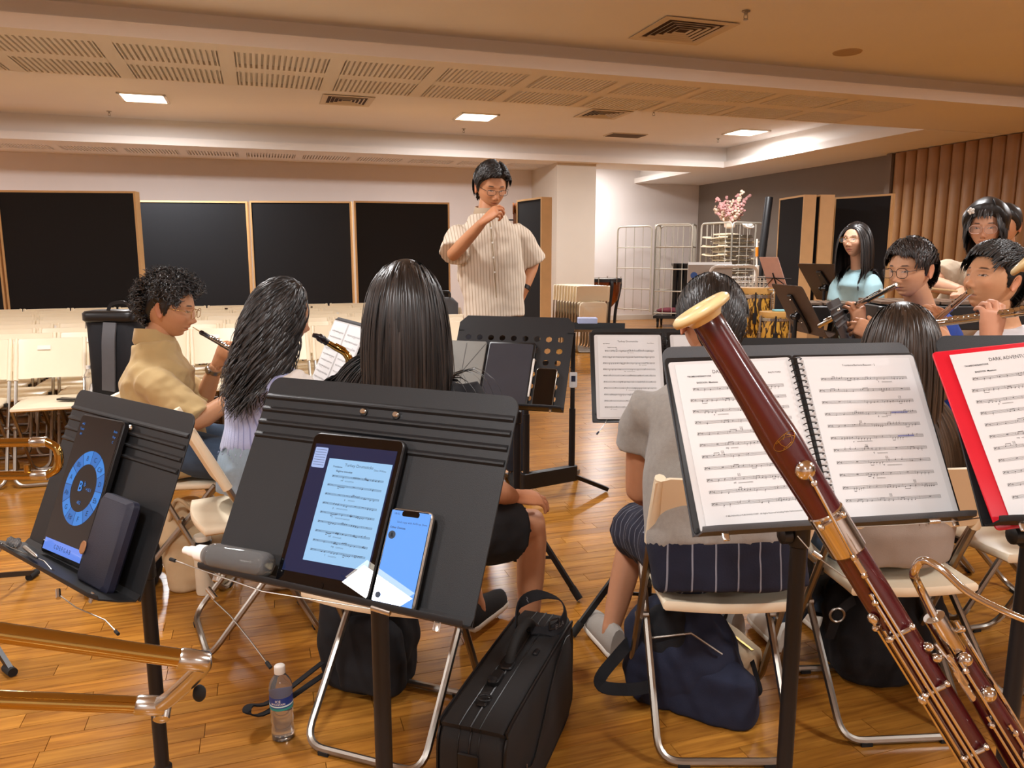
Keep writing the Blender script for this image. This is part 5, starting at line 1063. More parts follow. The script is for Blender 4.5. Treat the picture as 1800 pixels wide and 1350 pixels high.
        jig = rg.normal(0, noise * .5, (n, 3))
        for k in range(steps):
            d = nrm1(d + down * grav + jig * .35 + np.asarray(drift, float) * .1); p = p + d * st
            if cling:
                c, A = cols[0]; r = np.linalg.norm((p - c) @ A.T, axis=1); rt = 1.03; k_ = np.where(r > rt, (rt + (r - rt) * (1 - cling)) / r, 1); p = c + (p - c) * k_[:, None]
            for c, A in cols:
                q = (p - c) @ A.T; r = np.linalg.norm(q, axis=1); ins = r < 1
                if ins.any(): p[ins] = c + (q[ins] / r[ins][:, None]) @ np.linalg.inv(A).T
            d = nrm1(p - P_[-1]); P_.append(p.copy())
        P_ = np.stack(P_, 1)                                              # n, steps+1, 3
        Lq = ((P_ - H.c) @ H.M.T) / H.k ** 2; keep = ~((np.abs(Lq[..., 0]) < .058) & (Lq[..., 1] > .045) & (Lq[..., 2] < face_z)).any(1) & ~((np.abs(Lq[..., 0]) < .05) & (Lq[..., 1] > -.01) & (Lq[..., 2] < -.12)).any(1) & ~((Lq[..., 2] > .165) | ((Lq[..., 2] > -.06) & ((np.abs(Lq[..., 0]) > .128) | (np.abs(Lq[..., 1]) > .15)))).any(1)
        P_ = P_[keep]; n = len(P_); L_ = L_[keep]; phs = phs[keep]; ax = ax[keep]
        if curl[0]:
            t = np.linspace(0, 1, steps + 1); amp = curl[0] * np.clip(t * 2.2, 0, 1); tg = np.gradient(P_, axis=1); tg /= np.linalg.norm(tg, axis=2)[..., None] + 1e-9
            u = np.cross(tg, ax[:, None, :]); u /= np.linalg.norm(u, axis=2)[..., None] + 1e-9; v = np.cross(tg, u); ang = phs[:, None] + 2 * math.pi * curl[1] * (t[None] * L_[:, None])
            P_ = P_ + amp[None, :, None] * (np.cos(ang)[..., None] * u + np.sin(ang)[..., None] * v)
        tg = np.gradient(P_, axis=1); out = P_ - (H.w((0, 0, 0)) * (1, 1, 0) + np.array([0, 0, 1]) * P_[..., 2:3] * 1); side = np.cross(tg, out); side /= np.linalg.norm(side, axis=2)[..., None] + 1e-9
        nv = np.cross(side, tg); nv /= np.linalg.norm(nv, axis=2)[..., None] + 1e-9
        w_ = width * rg.uniform(.6, 1.3, n)[:, None] * np.interp(np.linspace(0, 1, steps + 1), [0, .1, .75, 1], [.7, 1, .9, .25])[None]; w_ = w_[..., None]
        off = rg.uniform(0, .006, n)[:, None, None] if s.H else 0
        P_ = P_ + nv * np.sign((nv * out).sum(2))[..., None] * off
        ring = np.stack([P_ - side * w_, P_ + nv * w_ * .45, P_ + side * w_], 2)   # ridged strip
        V = ring.reshape(-1, 3); m = steps + 1; F_ = []
        base = (np.arange(n) * m * 3)[:, None] + (np.arange(steps) * 3)[None]; b0 = base.ravel()
        q = np.concatenate([np.stack([b0 + a, b0 + a + 1, b0 + a + 4, b0 + a + 3], 1) for a in (0, 1)])
        tn = rg.uniform(0, 1, n) ** 2; c0, c1 = np.array(tone[0]), np.array(tone[1]); col = c0 + (c1 - c0) * tn[:, None]; col = np.repeat(col[:, None], m, 1)
        if lowtone is not None: t = np.linspace(0, 1, m)[None, :, None] ** 1.2; col = col * (1 - t) + np.array(lowtone) * (.6 + .7 * tn[:, None, None]) * t
        col = np.repeat(col.reshape(-1, 3), 3, 0); me = bpy.data.meshes.new(name); me.from_pydata((V - ROOT[s.root.name]).tolist(), [], q.tolist())
        at = me.color_attributes.new('tint', 'FLOAT_COLOR', 'POINT'); at.data.foreach_set('color', np.hstack([col, np.ones((len(col), 1))]).astype(np.float32).ravel())
        o = link(name, me, M['hair'], s.root, 180)
        return o
    def hair_cap(s, line, thick, tone=(.012, .010, .010), name='hair', rough=.004, seed=3, swell=None):
        """close mass of hair over the skull: line(|ph|) gives the lowest height of the hair"""
        H = s.H; nu, nv = 96, 60; ph = np.linspace(-math.pi, math.pi, nu, endpoint=False); th = np.linspace(-1.0, math.pi / 2, nv); PH, TH = np.meshgrid(ph, th); p = head_points(PH, TH, False).reshape(-1, 3)
        lo = line(np.abs(PH.ravel())); z = p[:, 2]; k = np.clip((z - lo) / .03, -.4, 1); nr = nrm1(p)
        nz = np.array([mnoise.noise(V3((q[0] * 38 + seed, q[1] * 38, q[2] * 20))) for q in p]); t = np.where(k > 0, thick * np.sqrt(np.clip(k, 0, 1)) + rough * nz * np.clip(k, 0, 1), -.006 + k * .01)
        if swell is not None: t = t + swell(p) * np.clip(k, 0, 1)
        v = H.w(p + nr * t[:, None]); f = [(i * nu + j, i * nu + (j + 1) % nu, (i + 1) * nu + (j + 1) % nu, (i + 1) * nu + j) for i in range(nv - 1) for j in range(nu) if max(k[i * nu + j], k[(i + 1) * nu + j], k[(i + 1) * nu + (j + 1) % nu], k[i * nu + (j + 1) % nu]) > -.2]
        me = bpy.data.meshes.new(name); me.from_pydata((v - ROOT[s.root.name]).tolist(), [], f)
        at = me.color_attributes.new('tint', 'FLOAT_COLOR', 'POINT'); c = np.tile(np.array([*tone, 1.]), (len(v), 1)); at.data.foreach_set('color', c.astype(np.float32).ravel())
        return link(name, me, M['hair'], s.root, 180)
def nrm1(a): return a / (np.linalg.norm(a, axis=1)[:, None] + 1e-12)
M['lens'] = mat('spectacle_lens', 'ffffff', .02, var=0); M['lens'].node_tree.nodes['Principled BSDF'].inputs['Alpha'].default_value = .07
MALE = lambda a: np.interp(a, R(np.array([0, 35, 62, 76, 84, 92, 104, 118, 140, 180])) if False else np.array([0, .61, 1.08, 1.33, 1.47, 1.6, 1.81, 2.06, 2.44, 3.15]), [.068, .064, .04, .015, -.028, -.028, .02, -.012, -.068, -.075])
FEM = lambda a: np.interp(a, [0, .6, 1.05, 1.3, 1.6, 2.2, 3.15], [.072, .062, .03, .0, -.03, -.07, -.08])
reg = lambda line, m=0.: (lambda a, z: z > line(a) + m)
mreg = lambda m=0., front=.0: (lambda a, z: (z > MALE(a) + m) & ((a < 1.02) | (a > 2.25) | (z > .045)) & ((a > 1.0) | (z > .07 + front)))
straight_down = lambda p, ph, th: np.stack([p[:, 0] * 9, p[:, 1] * 4 - .25, -np.ones(len(p)) * .8], 1)

# ---------------------------------------------------------------- the players
def A_(t): return np.array(t, float)
def along(p): return lambda v: (v - p.nb) @ p.r + 5.
# man in the grey T-shirt, from behind
E_ = Person('man seen from behind with slicked black hair, grey T-shirt and navy checked shorts', 'c28a68',
    hc=(0.5446, 2.1000, 1.1720), fwd=(-.06, 1, -.32), nb=(0.5564, 2.1100, 1.0304), sh=((0.7611, 2.1400, 0.9492), (0.3723, 2.1100, 0.9451)), el=((0.8665, 2.2000, 0.6522), (0.3719, 2.1600, 0.6752)), wr=((0.8282, 2.5000, 0.5330), (0.5037, 2.4200, 0.5495)),
    pel=(.575, 1.955, .565), kn=((.76, 2.56, .53), (0.4361, 2.5800, 0.4028)), an=((.78, 2.6, .09), (.34, 2.46, .09)), toe=(-.25, 1, 0), face=False, bulk=1.04, spine=(.545, 2.02, .85), hk=.96, hipw=.195)
M['greytee'] = mat('grey_marl_cotton', '9a9690', .95, var=.16, scale=90, bump=.35, bscale=700, sheen=.2)
E_.shirt('t_shirt', M['greytee'], sleeve=.5, infl=.016, flare=.016, hem=.02, waist=1.22, wrinkle=.006)
M['check'] = mat('navy_check_cotton', '191c30', .9, var=.25, scale=20, bump=.25, stripes=('across', .056, .07, '8a8d9a'))
E_.pants('shorts', M['check'], .9, .018, .02, coords=lambda v: np.where((v - E_.pel) @ E_.f > .17, (v - E_.pel) @ E_.f, (v - E_.nb) @ E_.r) + 5., wrinkle=.007)
E_.hair_cap(MALE, .014, (.008, .007, .007), rough=.002)
E_.hair(2600, lambda p, r: np.clip(.05 + .05 * (p[:, 2] > 0), .03, .12), mreg(.005), lambda p, ph, th: np.stack([p[:, 0] * 2 - .3, -np.ones(len(p)) * 1., -.3 - 9 * np.clip(.05 - p[:, 2], 0, .1)], 1), grav=.10, lift=.0, noise=.025, width=.0028, steps=9, seed=4, grow=.010, cling=.9, tone=((.008, .007, .007), (.035, .03, .028)))
M['shoegrey'] = mat('grey_mesh_shoe', 'a39d95', .85, bump=.4, bscale=500); M['solew'] = mat('white_sole', 'e2ddd2', .6); M['shoeblk'] = mat('black_knit_shoe', '1a1b1d', .9, bump=.3); M['shoew'] = mat('white_leather_shoe', 'e6e0d5', .5)
for i in (0, 1): E_.shoe(i, M['shoegrey'], M['solew'])
# player with long straight black hair
C_p = Person('person seen from behind with long straight black hair, black T-shirt, hand on knee', 'c48d6a',
    hc=(-0.2858, 2.0800, 1.2136), fwd=(.12, 1, -.05), nb=(-0.2952, 2.1200, 1.0369), sh=((-0.1169, 2.1000, 0.9728), (-0.4752, 2.1300, 0.9478)), el=((-0.0684, 2.1200, 0.6945), (-0.5235, 2.2000, 0.6838)), wr=((0.0035, 2.2600, 0.6223), (-0.4920, 2.4500, 0.5100)),
    pel=(-.34, 2.08, .565), kn=((0.0658, 2.3600, 0.5008), (-.24, 2.58, .53)), an=((.055, 2.42, .09), (-0.1281, 2.6200, 0.1027)), toe=(.45, .9, 0), face=False, female=True, bulk=1.0,
    hands=(dict(d=(.95, .5, -.18), dorsal=(-.1, -.35, .95), curl=((18, 28, 15), (16, 30, 18), (18, 32, 20), (22, 34, 22)), spread=4, k=.98), None))
M['blacktee'] = mat('black_cotton', '16181d', .9, var=.2, scale=30, bump=.25, bscale=500); M['blackshort'] = mat('black_shorts_cotton', '121317', .85, var=.2, bump=.2)
C_p.shirt('t_shirt', M['blacktee'], sleeve=.75, infl=.018, flare=.018, hem=-.06, waist=1.2)
C_p.pants('shorts', M['blackshort'], .75, .022, .022, wrinkle=.008)
for i in (0, 1): C_p.shoe(i, M['shoeblk'], M['solew'])
C_p.hair_cap(FEM, .016, (.008, .007, .007), rough=.001)
C_p.hair(3400, lambda p, r: r.uniform(.40, .56, len(p)), reg(FEM), lambda p, ph, th: np.stack([p[:, 0] * 13, p[:, 1] * 5 - .3, -.45 - 6 * np.clip(.09 - p[:, 2], 0, .2)], 1), grav=.5, lift=.0, noise=.03, width=.0034, steps=18, seed=11, tone=((.007, .006, .006), (.04, .031, .027)), curl=(.004, 1.5))
# girl in the pale blue vest with the saxophone
B_ = Person('girl with long wavy black hair and pale blue knitted vest, playing a saxophone', 'cf9c78',
    hc=(-0.7811, 2.6200, 1.1531), fwd=(.80, .58, -.22), nb=(-0.8473, 2.6600, 0.9772), sh=((-0.7113, 2.5200, 0.9358), (-0.9982, 2.8400, 0.8745)), el=((-0.6470, 2.5800, 0.7312), (-0.9827, 3.0000, 0.5836)), wr=((-0.5511, 2.8000, 0.7437), (-0.6545, 3.0000, 0.8157)),
    pel=(-.935, 2.66, .58), kn=((-.55, 2.9, .52), (-.68, 3.05, .52)), an=((-.5, 2.88, .09), (-.62, 3.05, .09)), toe=(.8, .58, 0), face=False, female=True, bulk=.86, hk=.95)
M['vest'] = mat('pale_blue_knit', 'a9aed2', .95, var=.08, bump=.5, bscale=260, sheen=.3, stripes=('across', .021, .22, '878db8')); M['puff'] = mat('white_organza', 'ede7df', .7, var=.04, bump=.15); M['paledenim'] = mat('washed_denim', '93a6ba', .85, var=.15, scale=60, bump=.3, bscale=800); M['denim'] = mat('blue_denim', '3d5068', .9, var=.2, scale=60, bump=.3, bscale=800)
B_.shirt('knitted_vest', M['vest'], sleeve=.0, infl=.016, hem=.10, waist=1.02, arms=(), coords=along(B_), wrinkle=.002)
for i in (0, 1):
    mb = MB(); B_.arm(i, .022, .75, mb, .012); B_.garment('puffed_sleeve', mb, M['puff'], wrinkle=.014, wscale=14, seed=i)
B_.pants('jeans', M['paledenim'], 1.9, .014, .02, wrinkle=.007)
for i in (0, 1): B_.shoe(i, M['shoew'], M['solew'])
B_.hair_cap(FEM, .018, (.008, .007, .007), rough=.003)
B_.hair(2600, lambda p, r: r.uniform(.22, .335, len(p)), reg(FEM), lambda p, ph, th: np.stack([p[:, 0] * 10, p[:, 1] * 6 - .5, -.4 - 6 * np.clip(.09 - p[:, 2], 0, .2)], 1), grav=.5, lift=.02, noise=.05, width=.0042, steps=22, seed=21, tone=((.007, .007, .008), (.05, .046, .045)), curl=(.016, 4.5), clump=26, drift=(-1.5, -.3, 0))
# curly-haired oboist in the tan shirt
A_p = Person('man with curly black hair and thin gold glasses, tan short-sleeved shirt, playing an oboe', 'c08d68',
    hc=(-1.3763, 3.1000, 1.1444), fwd=(.985, .10, -.20), nb=(-1.4486, 3.1000, 1.0087), sh=((-1.3975, 2.9300, 0.8862), (-1.4703, 3.2700, 0.8472)), el=((-1.2082, 2.8800, 0.7219), (-1.3618, 3.3200, 0.7129)), wr=((-1.0672, 2.9800, 0.8192), (-1.2496, 3.2200, 0.8988)),
    pel=(-1.40, 3.08, .58), kn=((-.98, 2.98, .52), (-.98, 3.2, .54)), an=((-.95, 2.98, .09), (-.93, 3.22, .09)), toe=(1, .05, 0), stubble=.15, bulk=1.03, spine=(-1.46, 3.09, .82),
    hands=(dict(d=(.7, .1, .5), dorsal=(.2, -.9, .3), curl=(35, 45, 30)), dict(d=(.55, -.25, .8), dorsal=(-.35, -.75, .2), curl=((30, 45, 30), (35, 48, 30), (38, 50, 30), (40, 50, 30)))))
M['tan'] = mat('tan_cotton', 'b49a69', .9, var=.07, scale=14, bump=.25, bscale=500, sheen=.15)
A_p.shirt('shirt', M['tan'], sleeve=.9, infl=.019, flare=.02, hem=-.10, waist=1.15, wrinkle=.009, wscale=13); A_p.collar(M['tan'], .066, .045)
A_p.pants('jeans', M['denim'], 1.9, .014, .012)
for i in (0, 1): A_p.shoe(i, M['shoew'], M['solew'])
fluff = lambda p: .014 * np.clip((p[:, 2] - .0) / .06, 0, 1) + .012 * (p[:, 1] > .02) * np.clip((p[:, 2] - .05) / .03, 0, 1)
A_p.hair_cap(MALE, .016, (.010, .009, .009), rough=.012, swell=fluff)
A_p.hair(2300, lambda p, r: r.uniform(.04, .068, len(p)) * np.clip((p[:, 2] + .09) / .1, .3, 1), mreg(.004), lambda p, ph, th: np.stack([p[:, 0] * 6 + np.sin(ph * 7), p[:, 1] * 6 + .3, np.cos(ph * 9) * .5], 1), grav=.03, lift=.75, noise=.26, width=.0026, steps=12, seed=31, tone=((.010, .009, .009), (.05, .046, .044)), curl=(.008, 26), clump=90)
M['goldwire'] = mat('gold_wire', 'c8a869', .25, 1.); M['darkwire'] = mat('dark_frame', '2a201f', .35); M['clearframe'] = mat('clear_rose_frame', 'c9a79a', .2, alpha=1)
A_p.glasses(M['goldwire'])
w = A_p.wr[1] + (A_p.el[1] - A_p.wr[1]) * .13; ax = nrm(A_p.wr[1] - A_p.el[1]); mb = MB(); mb.lathe([(.029, -.009), (.032, -.009), (.032, .009), (.029, .009)], w, ax, 20); mb.obj('watch_strap', M['steel'], A_p.root); MB().lathe([(0, .003), (.015, .003), (.017, 0), (.017, -.004)], w + nrm(np.cross(ax, (0, 0, 1)) * (1 if np.cross(ax, (0, 0, 1))[1] < 0 else -1)) * .034, nrm(np.cross(ax, (0, 0, 1)) * (1 if np.cross(ax, (0, 0, 1))[1] < 0 else -1)), 18).obj('watch_case', M['steel'], A_p.root)
# conductor
D_ = Person('conductor in a cream striped short-sleeved shirt and glasses, right hand raised before his chin', 'c99069',
    hc=(-0.1141, 4.4000, 1.7282), fwd=(.34, -.88, -.34), nb=(-0.1408, 4.4200, 1.5899), sh=((-0.2943, 4.4000, 1.4825), (0.0259, 4.4500, 1.4967)), el=((-0.3190, 4.2400, 1.3592), (0.1218, 4.5000, 1.3110)), wr=((-0.1480, 4.0800, 1.5281), (0.0683, 4.4200, 1.1510)),
    pel=(-.10, 4.42, .97), kn=((-.20, 4.40, .52), (.0, 4.42, .52)), an=((-.22, 4.42, .09), (.02, 4.44, .09)), toe=(.2, -1, 0), bulk=.98, loc=(-.10, 4.42, 0), hipw=.158, stubble=.1, open_eye=.45,
    hands=(dict(d=(.62, -.28, .5), dorsal=(-.45, -.55, .5), curl=((30, 50, 25), (45, 62, 35), (55, 68, 40), (58, 70, 40)), thumb=(.6, .75, -.45), k=1.0), dict(d=(-.55, -.1, -.75), dorsal=(.5, -.8, 0), curl=(20, 30, 20))))
M['stripe'] = mat('cream_striped_linen', 'e0d3c1', .9, var=.04, bump=.25, bscale=500, stripes=('across', .0165, .24, 'b9a58c')); M['navyt'] = mat('navy_trouser', '20242f', .85, var=.12)
D_.shirt('shirt', M['stripe'], sleeve=.9, infl=.024, flare=.026, hem=.035, waist=1.18, wrinkle=.007, coords=along(D_)); D_.collar(M['stripe'], .06, .03)
mb = MB(); c0 = D_.nb - D_.a * .02 + D_.f * .075; mb.tube([D_.nb + D_.f * q + D_.a * h for q, h in ((.086, -.02), (.132, -.1), (.146, -.22), (.150, -.34), (.15, -.47))], .0035, 6); mb.obj('placket', mat('placket_seam', '9a866b', .9), D_.root)
for h in (-.09, -.17, -.25, -.33): MB().lathe([(0, .003), (.0055, .002), (.0055, 0)], D_.nb + D_.f * np.interp(-h, [.02, .1, .22, .47], [.094, .137, .151, .155]) + D_.a * h, D_.f, 10).obj('button', M['white'], D_.root)
D_.pants('trousers', M['navyt'], 1.95, .014, .014)
for i in (0, 1): D_.shoe(i, M['shoeblk'], M['rubber'])
sidepart = lambda p: .009 * np.clip((p[:, 2] - .03) / .05, 0, 1)
D_.hair_cap(MALE, .014, (.008, .007, .007), rough=.003, swell=sidepart)
D_.hair(1500, lambda p, r: r.uniform(.04, .07, len(p)) * np.clip((p[:, 2] + .1) / .14, .3, 1) * np.where(p[:, 1] > .05, .75, 1), mreg(.004), lambda p, ph, th: np.stack([np.where(p[:, 0] > -.02, .9, -.9), .15 - p[:, 1] * 2, np.where(p[:, 2] > .04, .1, -1.)], 1), grav=.06, lift=.05, noise=.05, width=.0035, steps=8, seed=41, grow=.016, cling=.6, tone=((.008, .007, .007), (.03, .027, .026)))
D_.glasses(M['darkwire'], .025, .015)
w = D_.wr[1] + (D_.el[1] - D_.wr[1]) * .12; ax = nrm(D_.wr[1] - D_.el[1]); MB().lathe([(.028, -.011), (.032, -.011), (.032, .011), (.028, .011)], w, ax, 20).obj('watch_strap', M['plastic'], D_.root)
# brown-haired player from behind
F_p = Person('person with straight brown hair from behind, grey-beige top and jeans, seated beyond the ring folder', 'cf9d7c',
    hc=(1.1017, 2.1600, 1.1025), fwd=(.03, 1, -.2), nb=(1.1246, 2.1700, 0.9469), sh=((1.3137, 2.2000, 0.8600), (0.9866, 2.1700, 0.8666)), el=((1.4317, 2.2800, 0.6049), (1.0278, 2.3000, 0.5984)), wr=((1.5263, 2.6000, 0.4586), (1.2853, 2.6000, 0.4586)),
    pel=(1.09, 2.13, .565), kn=((1.14, 2.54, .52), (1.0468, 2.5200, 0.3116)), an=((1.12, 2.6, .09), (.93, 2.5, .09)), toe=(-.1, 1, 0), face=False, female=True, bulk=.95, hk=.95)
M['taupetop'] = mat('grey_beige_cotton', '9b8c80', .9, var=.08, bump=.2, bscale=500)
F_p.shirt('blouse', M['taupetop'], sleeve=.75, infl=.026, flare=.02, hem=-.075, waist=1.3, wrinkle=.009, wscale=6)
F_p.pants('jeans', M['denim'], 1.9, .012, .012)
for i in (0, 1): F_p.shoe(i, M['shoew'], M['solew'])
F_p.hair_cap(FEM, .016, (.02, .013, .009), rough=.001)
F_p.hair(2300, lambda p, r: r.uniform(.36, .48, len(p)), reg(FEM), lambda p, ph, th: np.stack([p[:, 0] * 13, p[:, 1] * 5 - .3, -.45 - 6 * np.clip(.09 - p[:, 2], 0, .2)], 1), grav=.5, lift=.0, noise=.03, width=.0036, steps=18, seed=51, tone=((.012, .008, .006), (.05, .032, .022)), lowtone=(.10, .055, .028))
# flautist in blue
G_ = Person('man with dark hair and round glasses, bright blue T-shirt, playing a flute', 'd9a682',
    hc=(1.6517, 3.2200, 1.2941), fwd=(-.86, -.46, -.10), hk=.96, nb=(1.7610, 3.3000, 1.1214), sh=((1.7849, 3.5200, 1.0411), (1.7497, 3.1400, 1.0838)), el=((1.5544, 3.5000, 0.9332), (1.5722, 3.0000, 0.9069)), wr=((1.5053, 3.3200, 1.0389), (1.4859, 3.1000, 1.0319)),
    pel=(1.84, 3.3, .57), kn=((1.42, 3.4, .53), (1.42, 3.2, .53)), an=((1.42, 3.4, .09), (1.42, 3.2, .09)), toe=(-.9, -.3, 0), lip=(.42, .16, .13), bulk=1.05,
    hands=(dict(d=(-.25, -.25, .9), dorsal=(.3, -.95, .1), curl=((30, 55, 35), (30, 58, 35), (32, 60, 35), (30, 55, 30))), dict(d=(-.8, .3, .4), dorsal=(.2, -.9, .3), curl=(35, 50, 30))))
M['royal'] = mat('royal_blue_cotton', '24459c', .85, var=.1, bump=.25, bscale=500)
G_.shirt('t_shirt', M['royal'], sleeve=.75, infl=.016, flare=.014, waist=1.2); G_.pants('trousers', M['navyt'], 1.95, .014, .012)
for i in (0, 1): G_.shoe(i, M['shoeblk'], M['rubber'])
G_.hair_cap(MALE, .009, (.012, .008, .008), rough=.004, swell=sidepart)
G_.hair(1700, lambda p, r: r.uniform(.04, .07, len(p)) * np.clip((p[:, 2] + .1) / .14, .3, 1) * np.where(p[:, 1] > .05, .7, 1), mreg(.003), lambda p, ph, th: np.stack([np.where(p[:, 0] > .02, .8, -.6), .4 + p[:, 1] * 2, np.where(p[:, 2] > .04, .1, -1.)], 1), grav=.06, lift=.10, noise=.07, width=.0032, steps=9, seed=61, grow=.012, cling=.6, tone=((.010, .008, .008), (.05, .032, .027)))
G_.glasses(M['darkwire'], .0255, .021)
# flautist in white
H_ = Person('young man with short black hair, white T-shirt, in profile, playing a flute', 'd29d76',
    hc=(1.6735, 2.7000, 1.2679), fwd=(-.955, -.26, .22), hk=.98, nb=(1.7703, 2.7600, 1.1037), sh=((1.8342, 2.9800, 0.9952), (1.6918, 2.5600, 1.0298)), el=((1.7041, 3.0000, 0.8157), (1.6047, 2.5000, 0.8472)), wr=((1.6279, 2.9200, 1.0460), (1.5437, 2.7000, 1.0447)),
    pel=(1.86, 2.84, .57), kn=((1.43, 2.96, .53), (1.43, 2.74, .53)), an=((1.42, 2.96, .09), (1.42, 2.74, .09)), toe=(-.9, -.3, 0), lip=(.40, .17, .14), bulk=.97,
    hands=(dict(d=(-.2, -.2, .9), dorsal=(.3, -.9, .1), curl=(30, 50, 30)), dict(d=(-.7, .3, .5), dorsal=(.2, -.9, .3), curl=(35, 50, 30))))
M['whitetee'] = mat('white_cotton', 'd9dade', .85, var=.04, bump=.2, bscale=500)
H_.shirt('t_shirt', M['whitetee'], sleeve=.75, infl=.016, flare=.014, waist=1.2, wrinkle=.008); H_.pants('trousers', M['navyt'], 1.95, .014, .012)
for i in (0, 1): H_.shoe(i, M['shoeblk'], M['rubber'])
H_.hair_cap(MALE, .009, (.009, .008, .008), rough=.004, swell=sidepart)
H_.hair(2000, lambda p, r: r.uniform(.035, .065, len(p)) * np.clip((p[:, 2] + .1) / .14, .3, 1) * np.where(p[:, 1] > .05, .75, 1), mreg(.003), lambda p, ph, th: np.stack([p[:, 0] * 5 + .25, .6 + p[:, 1] * 2, np.where(p[:, 2] > .04, .1, -1.)], 1), grav=.06, lift=.14, noise=.08, width=.003, steps=9, seed=71, grow=.012, cling=.55, tone=((.008, .008, .008), (.045, .041, .04)))
# woman in pale blue behind the keyboard
I_ = Person('woman with long black hair and glasses, pale blue polo shirt, standing behind the black keyboard', 'd9a98b',
    hc=(2.3312, 5.3000, 1.4566), fwd=(-.80, -.60, .04), nb=(2.3869, 5.3400, 1.2574), sh=((2.2921, 5.4200, 1.1930), (2.4260, 5.2200, 1.1988)), el=((2.2670, 5.4000, 0.9760), (2.4429, 5.2000, 1.0090)), wr=((2.1849, 5.1000, 1.0156), (2.2542, 5.0000, 1.0037)),
    pel=(2.42, 5.36, .86), kn=((2.36, 5.34, .47), (2.5, 5.3, .47)), an=((2.36, 5.38, .09), (2.52, 5.34, .09)), toe=(-.5, -.8, 0), female=True, lip=(.5, .13, .13), bulk=.88, hk=.97)
M['skyblue'] = mat('pale_blue_pique', '9cc0c8', .9, var=.06, bump=.3, bscale=600)
I_.shirt('polo_shirt', M['skyblue'], sleeve=.85, infl=.018, flare=.018, waist=1.15); I_.collar(M['skyblue'], .055, .012); I_.pants('trousers', M['navyt'], 1.95, .014, .012)
for i in (0, 1): I_.shoe(i, M['shoeblk'], M['rubber'])
I_.hair_cap(FEM, .014, (.009, .008, .008), rough=.001)
I_.hair(900, lambda p, r: r.uniform(.28, .36, len(p)), reg(FEM, .004), lambda p, ph, th: np.stack([p[:, 0] * 13, p[:, 1] * 4 - .6, -.4 - 6 * np.clip(.09 - p[:, 2], 0, .2)], 1), grav=.5, lift=.0, noise=.03, width=.005, steps=12, seed=81)
I_.glasses(M['goldwire'], .026, .019)
# woman in the beige T-shirt with the white hair clip
J_ = Person('woman with a black bob, white hair clip and glasses, beige T-shirt, holding a mallet', 'd2a081',
    hc=(2.4799, 4.1000, 1.5027), fwd=(-.60, -.78, -.14), nb=(2.5335, 4.1600, 1.3350), sh=((2.4110, 4.2400, 1.2764), (2.6369, 4.0800, 1.2792)), el=((2.1682, 4.0200, 1.2131), (2.6656, 4.0000, 1.0286)), wr=((2.1634, 3.7200, 1.1825), (2.3108, 3.7000, 1.0937)),
    pel=(2.52, 4.22, .84), kn=((2.45, 4.18, .46), (2.62, 4.16, .46)), an=((2.45, 4.22, .09), (2.64, 4.2, .09)), toe=(-.5, -.8, 0), female=True, bulk=1.06,
    hands=(dict(d=(-.55, -.75, -.25), dorsal=(-.1, -.2, .95), curl=((35, 55, 35), (40, 58, 35), (42, 60, 35), (45, 60, 35)), k=.95), None))
M['sand'] = mat('sand_cotton', 'b5a38c', .9, var=.05, bump=.2, bscale=500)
J_.shirt('t_shirt', M['sand'], sleeve=.85, infl=.02, flare=.02, waist=1.25, wrinkle=.006); J_.pants('trousers', M['navyt'], 1.95, .014, .012)
for i in (0, 1): J_.shoe(i, M['shoeblk'], M['rubber'])
BOB = lambda a: np.interp(a, [0, .5, .8, 1.05, 1.3, 1.6, 2.2, 3.15], [.062, .058, .046, .0, -.05, -.05, -.06, -.08])
J_.hair_cap(BOB, .02, (.009, .008, .008), rough=.002, swell=lambda p: .02 * np.clip((p[:, 2] + .02) / .06, 0, 1))
J_.hair(1300, lambda p, r: r.uniform(.06, .115, len(p)), reg(BOB, .004), lambda p, ph, th: np.stack([p[:, 0] * 12 + .15, p[:, 1] * 4 + .1, -.5 - 5 * np.clip(.09 - p[:, 2], 0, .2)], 1), grav=.3, lift=.06, noise=.04, width=.0045, steps=9, seed=91)
J_.glasses(M['clearframe'], .028, .021)
mb = MB()
for k in range(5): a = 2 * math.pi * k / 5; mb.ell(J_.H.w((.062 + .011 * math.cos(a), .075, .088 + .011 * math.sin(a))), (.008, .005, .008), None, 8, 6)
mb.ell(J_.H.w((.063, .078, .088)), (.006, .006, .006), None, 8, 6); mb.obj('hair_clip', M['white'], J_.root, 60)
